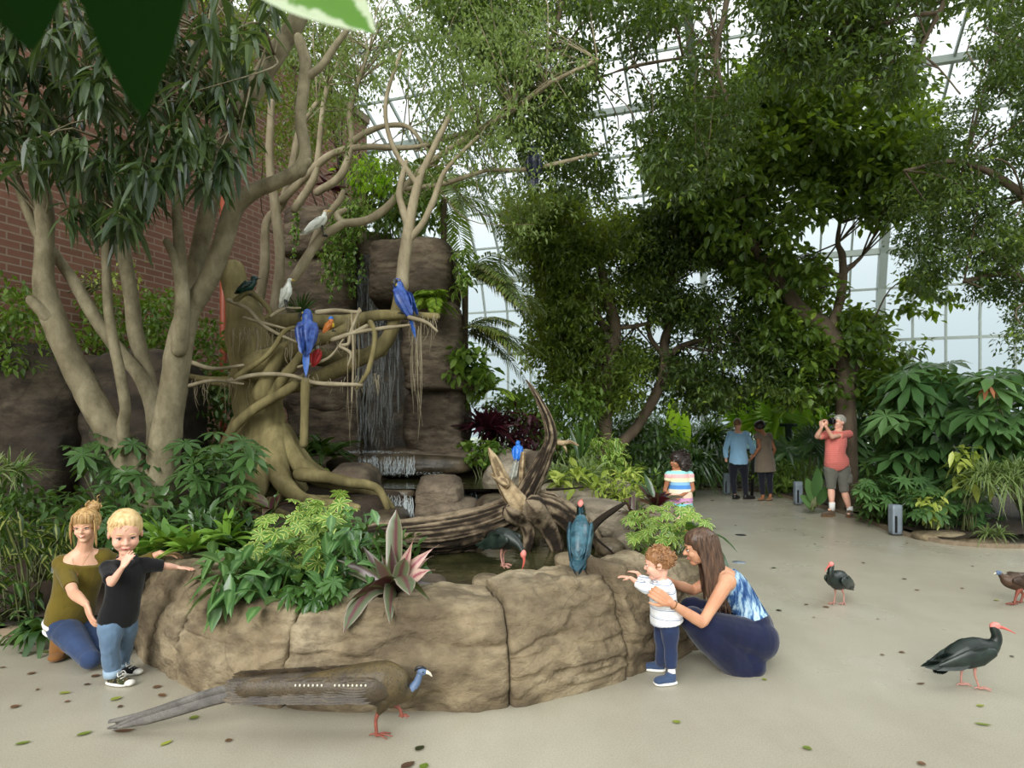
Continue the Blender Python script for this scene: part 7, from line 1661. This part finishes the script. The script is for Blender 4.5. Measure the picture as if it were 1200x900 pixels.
# ---------- far adults ----------
def stander(label, Y, px, feet, head, sho, hips, elb, wri, kne, ank, toe, face, skin, sz, h, hl=.18, girth=1.0, hands=None, che=None, vox=.008, up=(0, 0, 1)):
    J = {}
    def q(t): return P(t[0], t[1], Y+(t[2] if len(t) > 2 else 0))
    J['hed'] = q(head); J['nek'] = q(((sho[0][0]+sho[1][0])/2, (sho[0][1]+sho[1][1])/2-1.5)); J['pel'] = q(((hips[0][0]+hips[1][0])/2, hips[0][1]-2))
    J['che'] = q(che) if che else (J['nek']*.55+J['pel']*.45)
    for k in (0, 1):
        J['sho%d' % k] = q(sho[k]); J['elb%d' % k] = q(elb[k]); J['wri%d' % k] = q(wri[k]); J['hip%d' % k] = q(hips[k]); J['kne%d' % k] = q(kne[k]); J['ank%d' % k] = q(ank[k]); J['toe%d' % k] = q(toe[k])
        J['flo%d' % k] = A([0, 0, 0.])
    H = Human('person', label, A([J['pel'][0], J['pel'][1], 0]), J, sz, h, skin, face, up, hl=hl, girth=girth)
    H.bodymesh(hands or [((0, -.3, -1), (1, 0, 0), 1, .3), ((0, -.3, -1), (-1, 0, 0), 1, .3)], vox)
    return H, J
M['bluecloth'] = mat_cloth('light blue shirt cloth', S(150, 194, 228), .06); M['darktrouser'] = mat_cloth('dark trousers', S(24, 26, 36), .15); M['blackshoe'] = mat_plain('black leather', S(24, 22, 22), .4, .1); M['taupe'] = mat_cloth('taupe jersey', S(120, 106, 92), .1)
M['coral'] = mat_bands('coral striped t-shirt', [(0, S(208, 112, 104)), (.7, S(222, 134, 124)), (.85, S(208, 112, 104))], 'Z', 28); M['cargo'] = mat_cloth('grey cargo cloth', S(98, 96, 88), .12); M['brownshoe'] = mat_cloth('brown suede shoe', S(92, 74, 56), .15)
H, J = stander('man in a light blue shirt and black trousers, his back to the camera', 14.0, 866, None, (864.5, 497.5, 0), [(856, 509), (874, 509)], [(860, 545), (871, 545)], [(850, 526, -.05), (882, 524, .12)], [(851, 540, -.05), (881, 535, .28)], [(859, 564), (873, 564)], [(861, 580), (874, 581)], [(864, 583, .12), (882, 584, .05)], (.7, .8, -.25), 'skinB', 1.0, .235, hands=[None, ((.3, .4, .1), (0, 0, -1), 1, .4)])
H.shirt('shirt', 'bluecloth', -.03, .99, sls=(.9, .82), off=.018, vox=.010, wr=.008, ease=(.018, 0)); H.pants('trousers', 'darktrouser', off=.012, l1=.97, vox=.010)
for k in (0, 1): H.shoe(k, 'blackshoe', 'blk', L=.27, w_=.05, hgt=.08)
cap_hair(H, 'hairsand', vox=.009, lift=.02, bumpy=.002); face_parts(H.t, J['hed'], H.R, H.h, M['hairsand'], True)
mb = MB(); tube(mb, [H.hp(p) for p in ((.34, -.05, .02), (.26, .25, .02), (0, .38, .02), (-.26, .25, .02), (-.34, -.05, .02))], .006, 6, 4); mb.build('glasses', M['blk'], parent=H.t)
H, J = stander('woman in a taupe belted top and black trousers, with dark hair wrapped up', 13.8, 895, None, (889.5, 500.5, 0), [(888, 511, -.05), (901, 511, .02)], [(892, 547), (901, 547)], [(890, 524, -.18), (908, 527)], [(883, 535, -.05), (903, 538, .2)], [(893, 565), (902, 565)], [(894, 582), (903, 581)], [(889, 585, -.12), (899, 584, -.12)], (-.85, .4, -.2), 'skinD', .92, .225, hands=[((-.8, .2, -.6), (0, 0, -1), 1, .4), None])
H.shirt('top', 'taupe', -.22, .97, sl=.18, off=.018, vox=.010, wr=.006, ease=(.05, 0)); H.pants('trousers', 'darktrouser', off=.012, l1=.93, vox=.010, wr=.004)
mb = MB(); H.torso(mb, .34, .40, .024); mb.build('belt', M['taupe'], parent=H.t)
for k in (0, 1): H.shoe(k, 'suede', 'blk', L=.22, w_=.042, hgt=.05)
cap_hair(H, 'hairblack', vox=.009, lift=.09, bumpy=.012, pts=[((0, -.2, .3), (.36, .36, .32))]); face_parts(H.t, J['hed'], H.R, H.h, M['hairblack'], False)
H, J = stander('grey-haired man in a coral t-shirt and grey shorts, aiming a camera', 11.4, 980, None, (983, 495, 0), [(970, 509, -.1), (994, 509, .05)], [(974, 546), (988, 546)], [(957, 512, -.2), (975, 512, -.3)], [(963, 501, -.34), (968, 500, -.36)], [(974, 573), (989, 574)], [(975, 594), (996, 599)], [(967, 602, -.05), (992, 608, -.4)], (-1, -.35, .06), 'skinB', 1.02, .255, girth=1.13, hands=[((-.1, .1, 1), (.6, .3, .1), -1, .9), ((-.1, .1, 1), (-.6, -.2, .3), 1, .9)], che=(979, 527, -.06))
J['flo0'][2] = 0
H.shirt('t_shirt', 'coral', -.05, .98, sl=.40, off=.018, vox=.010, ease=(.006, 0), wr=.006)
mb = MB(); H.torso(mb, -.14, .1, .016)
for k in (0, 1): H.limb(mb, ['hip%d' % k, 'kne%d' % k, 'ank%d' % k], H.LEG, .016, 0, .56); ell(mb, J['hip%d' % k], A([1, 1, 1])*.09)
sh = remesh(mb, 'shorts', M['cargo'], H.t, .010, 3, wr=.007)
mb = MB(); ell(mb, P(994, 561, 11.36), (.06, .05, .09), None, 6, k=6); mb.build('pocket', M['cargo'], parent=sh)
for k in (0, 1):
    mb = MB(); a = J['ank%d' % k]; tube(mb, [a+A([0, 0, -.06]), a+A([0, 0, .08])], [.048, .052], 14, 2); mb.build('sock', M['white_c'], parent=H.t)
    H.shoe(k, 'brownshoe', 'suede', L=.27, w_=.052, hgt=.085)
cap_hair(H, 'hairgrey', vox=.009, lift=.02, bumpy=.003); face_parts(H.t, J['hed'], H.R, H.h, M['hairgrey'], False)
cm = thing('camera', 'black camera held up to the eye of the man in coral', 'camera', P(970, 494, 11.12)); MM = frame((-1, -.35, .06))
c0 = H.hp((0, .62, .02))
mb = MB(); V, Qd = rbox(6, 8); mb.add((V*A([.065, .035, .045]))@MM.T+c0, Qd); ell(mb, c0+MM@A([0, 0, .045]), (.03, .03, .025), MM, 4, k=5); mb.build('camera_body', M['blk'], parent=cm)
mb = MB(); tube(mb, [c0+MM@A([0, .02, -.003]), c0+MM@A([0, .09, -.003]), c0+MM@A([0, .13, -.003])], [.036, .034, .040], 16, 2, smooth=False); mb.build('lens', M['blk'], parent=cm)
# ================= SMALL THINGS =================
M['bollard'] = mat_plain('blue-grey painted metal', S(122, 132, 142), .5, .08, 8); M['greensteel'] = mat_plain('dark green steel', S(30, 56, 44), .5, .1); M['blacksteel'] = mat_plain('black steel', S(20, 20, 20), .5, .1)
def bollard(label, px, Y, h=.42, w_=.135, slot=True):
    x = P(px, 500, Y)[0]; t = thing('bollard_light', label, 'bollard light', A([x, Y, 0]), 'grey bollard lights along the bed')
    mb = MB(); V, Q = rbox(8, 40); mb.add(V*A([w_/2, w_/2, h/2])+A([x, Y, h/2+.02]), Q); mb.build('post', M['bollard'], parent=t)
    if slot: mb = MB(); box(mb, (x-w_*.32, Y-w_/2-.012, h*.12), (x-w_*.10, Y-w_/2+.01, h*.68)); mb.build('louvre_slot', M['blk'], parent=t, smooth=False)
bollard('nearest grey bollard light with a dark slot, at the bed edge right of the photographer', 1049, 9.45)
bollard('small grey bollard light between the couple and the photographer', 935, 13.0, .44)
bollard('grey bollard light left of the man in the blue shirt', 851, 14.9, .46)
# information panel the couple reads
t = thing('reading_panel', 'small slanted information panel in front of the couple at the bed edge', 'sign', A([P(882, 520, 14.7)[0], 14.7, 0]))
c = P(883, 522, 14.6)
mb = MB(); V, Q = rbox(4, 12); R = A(Matrix.Rotation(math.radians(35), 3, 'X')); mb.add((V*A([.3, .2, .015]))@R.T+c, Q); mb.build('panel', M['blacksteel'], parent=t)
mb = MB(); mb.add((V*A([.26, .16, .006]))@R.T+c+A([0, -.009, .013]), Q); mb.build('printed_face', mat_plain('printed panel face', S(120, 170, 170), .4, .35, 9), parent=t)
mb = MB(); tube(mb, [c-A([0, 0, .02]), A([c[0], 14.7, 0])], [.03, .035], 8, 2); mb.build('post', M['blacksteel'], parent=t)
t = thing('post_sign', 'dark green post with a flat plate on top, beyond the striped dracaenas', 'sign', A([P(924, 520, 14.9)[0], 14.9, 0])); c = P(924, 498, 14.9)
mb = MB(); V, Q = rbox(4, 10); mb.add(V*A([.2, .02, .035])+c, Q); mb.build('plate', M['greensteel'], parent=t)
mb = MB(); box(mb, (c[0]-.06, 14.87, 0), (c[0]+.06, 14.93, c[2])); mb.build('post', M['greensteel'], parent=t, smooth=False)
t = thing('railing', 'low black railing among the leaves between the post sign and the photographer', 'railing', A([P(948, 520, 15.2)[0], 15.2, .05]))
x0, x1 = P(918, 500, 15.2)[0], P(965, 500, 15.2)[0]
mb = MB(); [beam(mb, (x0, 15.2, z), (x1, 15.2, z), .03, .03) for z in (.35, 1.1)]; mb.build('rail', M['blacksteel'], parent=t, smooth=False)
for x in np.linspace(x0, x1, 9): mb = MB(); beam(mb, (x, 15.2, .05), (x, 15.2, 1.15), .018, .018, up=(0, 1, 0)); mb.build('baluster', M['blacksteel'], parent=t, smooth=False)
for px, py, lb in ((868, 627, 'dark round floor inlay on the path, the farther of two'), (866, 659, 'blue-grey round floor inlay on the path, the nearer of two')):
    c = G(px, py); mb = MB(); tube(mb, [c+A([0, 0, -.01]), c+A([0, 0, .004])], [.075, .075], 24, 1, smooth=False); o = mb.build('floor_inlay', M['bollard' if py > 640 else 'blacksteel']); tag(o, lb, 'floor inlay', 'round floor inlays')
# orange downpipe on the brick wall
t = MB(); tube(t, [P(262, 380, 10.6)*A([1, 1, 0])+A([0, 0, .3]), P(262, 200, 10.6)], [.055, .055], 12, 2, smooth=False); o = t.build('orange_pipe', M['orange']); tag(o, 'orange vertical pipe behind the leaning trunks near the brick wall', 'pipe')
# fallen leaves
LM('leafgreen', S(92, 112, 34), S(150, 156, 60), gloss=.5, trans=.1); LM('leafbrown', S(74, 50, 34), S(112, 80, 56), gloss=.6, trans=.05); LM('leafdark', S(34, 40, 22), S(60, 62, 34), gloss=.4, trans=.05)
def fallen(px, py, L, W, a, mat, label, grp=None, curl=.25):
    c = G(px, py, .0); L *= (CH*F/(py-HZ))/F/1.0; W *= (CH*F/(py-HZ))/F
    d = A([math.cos(a), math.sin(a)*1.6, .0]); L2 = L
    mb = MB(); n = 6; s = np.linspace(0, 1, n+1); w_ = np.maximum(PROF['leaf'](s), .03)*W; C = c-d*L2/2+d*L2*s[:, None]+A([0, 0, 1])*(.004+curl*L2*(s-.45)**2)[:, None]
    sd = nrm(np.cross(d, [0, 0, 1])); up = A([0, 0, 1])*(w_*curl*.9)[:, None]
    V = np.stack([C+sd*w_[:, None]*.5*1.6+up, C, C-sd*w_[:, None]*.5*1.6+up*.6], 1); i = np.arange(n)*3
    q = np.concatenate([np.stack([i, i+1, i+4, i+3], 1), np.stack([i+1, i+2, i+5, i+4], 1)])
    a_ = np.zeros((len(V)*3, 4)); a_[:, 0] = rng.random(); a_[:, 1] = np.tile([1, 0, 1], len(V)); a_[:, 2] = np.repeat(s, 3); a_[:, 3] = 1
    mb.add(V.reshape(-1, 3), q, a=a_)
    o = mb.build('fallen_leaf', M[mat], smooth=True); tag(o, label, 'leaf', grp or 'fallen leaves on the concrete')
FL = [(99, 861, 14, 6, .5, 'leafgreen', 'yellow-green fallen leaf in front of the boy, right of the greener curled one'), (27, 872, 15, 5, .3, 'leafgreen', 'olive fallen leaf lowest at the left edge'), (195, 872, 11, 5, .9, 'leafgreen', 'small green fallen leaf below the pheasant tail'),
      (228, 842, 12, 6, .1, 'leafgreen', 'green curled fallen leaf just under the grey tail'), (146, 858, 26, 6, .05, 'leafbrown', 'long dark fallen feather-like leaf at the tip of the grey tail'), (76, 813, 14, 5, 0, 'leafgreen', 'yellow fallen leaf left of the boy shoe'),
      (136, 820, 10, 7, .7, 'leafgreen', 'two-toned green fallen leaf just below the boy front shoe'), (155, 790, 9, 6, .3, 'leafdark', 'dark green fallen leaf between boy shoe and boulder'), (184, 806, 10, 6, .2, 'leafbrown', 'brown crumpled leaf at the boulder foot, right of the boy'),
      (190, 816, 12, 5, -.5, 'leafbrown', 'dry brown leaf touching the top of the grey tail'), (36, 756, 12, 4, .1, 'leafdark', 'dark fallen leaf near the boot of the kneeling woman'), (29, 766, 14, 5, .1, 'leafdark', 'dark olive fallen leaf in front of the left bed'),
      (8, 747, 8, 6, .4, 'leafbrown', 'brown crumpled leaf at the kerb, far left'), (16, 756, 8, 5, .3, 'leafdark', 'small grey-brown leaf just below the kerb at the left'), (54, 765, 13, 4, 0, 'leafgreen', 'pale yellow leaf beside the brown boot'),
      (37, 790, 8, 5, .5, 'leafbrown', 'curled brown leaf left of the boy, nearer the boot'), (102, 803, 8, 4, .0, 'leafbrown', 'brown leaf close behind the boy heel'), (112, 793, 7, 6, .8, 'leafbrown', 'small tan leaf left of the jeans cuff'),
      (79, 823, 7, 4, .1, 'leafbrown', 'tiny brown leaf beside the yellow fallen leaf'), (18, 829, 7, 7, .9, 'leafbrown', 'small upright brown leaf near the left picture edge'), (44, 809, 4, 4, .3, 'leafbrown', 'tiny dark speck-like leaf left of the yellow leaf'),
      (3, 783, 7, 3, .1, 'leafbrown', 'narrow brown leaf cut by the left picture edge'), (268, 869, 8, 6, .3, 'leafbrown', 'grey-brown folded leaf under the body of the pheasant'), (141, 829, 6, 5, .3, 'leafbrown', 'small brown leaf above the tail tip'),
      (492, 878, 10, 7, .8, 'leafdark', 'dark upright leaf below the pheasant feet'), (478, 898, 16, 8, .6, 'leafbrown', 'dark brown leaf cut by the bottom edge of the picture'), (497, 899, 9, 7, 1.2, 'leafgreen', 'bright green leaf tip at the bottom edge of the picture'),
      (793, 847, 6, 6, 1.0, 'leafgreen', 'single yellow-green leaf in front of the toddler'), (896, 797, 6, 4, 0, 'leafgreen', 'small green leaf right of the navy trousers'), (946, 878, 9, 6, -.7, 'leafgreen', 'oval green leaf alone on the lower right floor'),
      (1080, 896, 8, 6, -.7, 'leafbrown', 'brown curled leaf near the bottom edge at the right'), (1149, 828, 10, 4, .1, 'leafgreen', 'yellow-green leaf just below the striding ibis'), (1152, 850, 17, 4, -.25, 'leafgreen', 'long yellow leaf in front of the striding ibis'),
      (1079, 802, 11, 3, .1, 'leafbrown', 'narrow reddish leaf left of the ibis feet'), (1057, 765, 6, 4, -.6, 'leafbrown', 'small brown twig-like leaf left of the striding ibis'), (1034, 768, 5, 3, -.3, 'leafbrown', 'tiny brown leaf left of the twig-like one'),
      (1186, 770, 5, 3, 0, 'leafdark', 'small dark leaf right of the ibis breast'), (968, 712, 7, 4, -.4, 'leafbrown', 'brown leaf at the feet of the small walking ibis'), (945, 709, 5, 3, .1, 'leafbrown', 'brown leaf left of the small walking ibis'),
      (913, 716, 7, 4, 0, 'leafdark', 'olive leaf right of the crouching woman'), (954, 724, 3, 2, 0, 'leafbrown', 'tiny leaf below the small walking ibis'), (1029, 726, 4, 2, 0, 'leafbrown', 'tiny leaf in the open middle of the floor'),
      (1168, 704, 7, 3, 0, 'leafgreen', 'green leaf at the feet of the pheasant hen'), (1060, 679, 6, 3, 0, 'leafdark', 'dark leaf midway between small ibis and the hen'), (1075, 692, 6, 3, 0, 'leafbrown', 'reddish leaf right of the small walking ibis'),
      (1128, 690, 4, 3, 0, 'leafbrown', 'small brown leaf left of the pheasant hen'), (907, 666, 6, 3, 0, 'leafdark', 'dark leaf on the path above the small ibis, at its left'), (1140, 664, 3, 3, 0, 'leafbrown', 'tiny dark leaf above the pheasant hen'),
      (1012, 660, 4, 3, 0, 'leafbrown', 'small dark leaf on the path above the small ibis'), (1063, 637, 4, 2, 0, 'leafbrown', 'small brown leaf on the path near the bed kerb'), (964, 630, 4, 2, 0, 'leafbrown', 'small brown leaf on the path left of the photographer shoes'),
      (932, 621, 4, 2, 0, 'leafbrown', 'tiny leaf on the path below the far bollard'), (955, 638, 3, 2, 0, 'leafbrown', 'tiny leaf on the path below the photographer'), (835, 587, 5, 3, 0, 'leafbrown', 'small dark leaf left of the couple'), (862, 616, 3, 2, 0, 'leafbrown', 'tiny dark leaf on the path behind the leafy bush')]
for f in FL: fallen(*f)
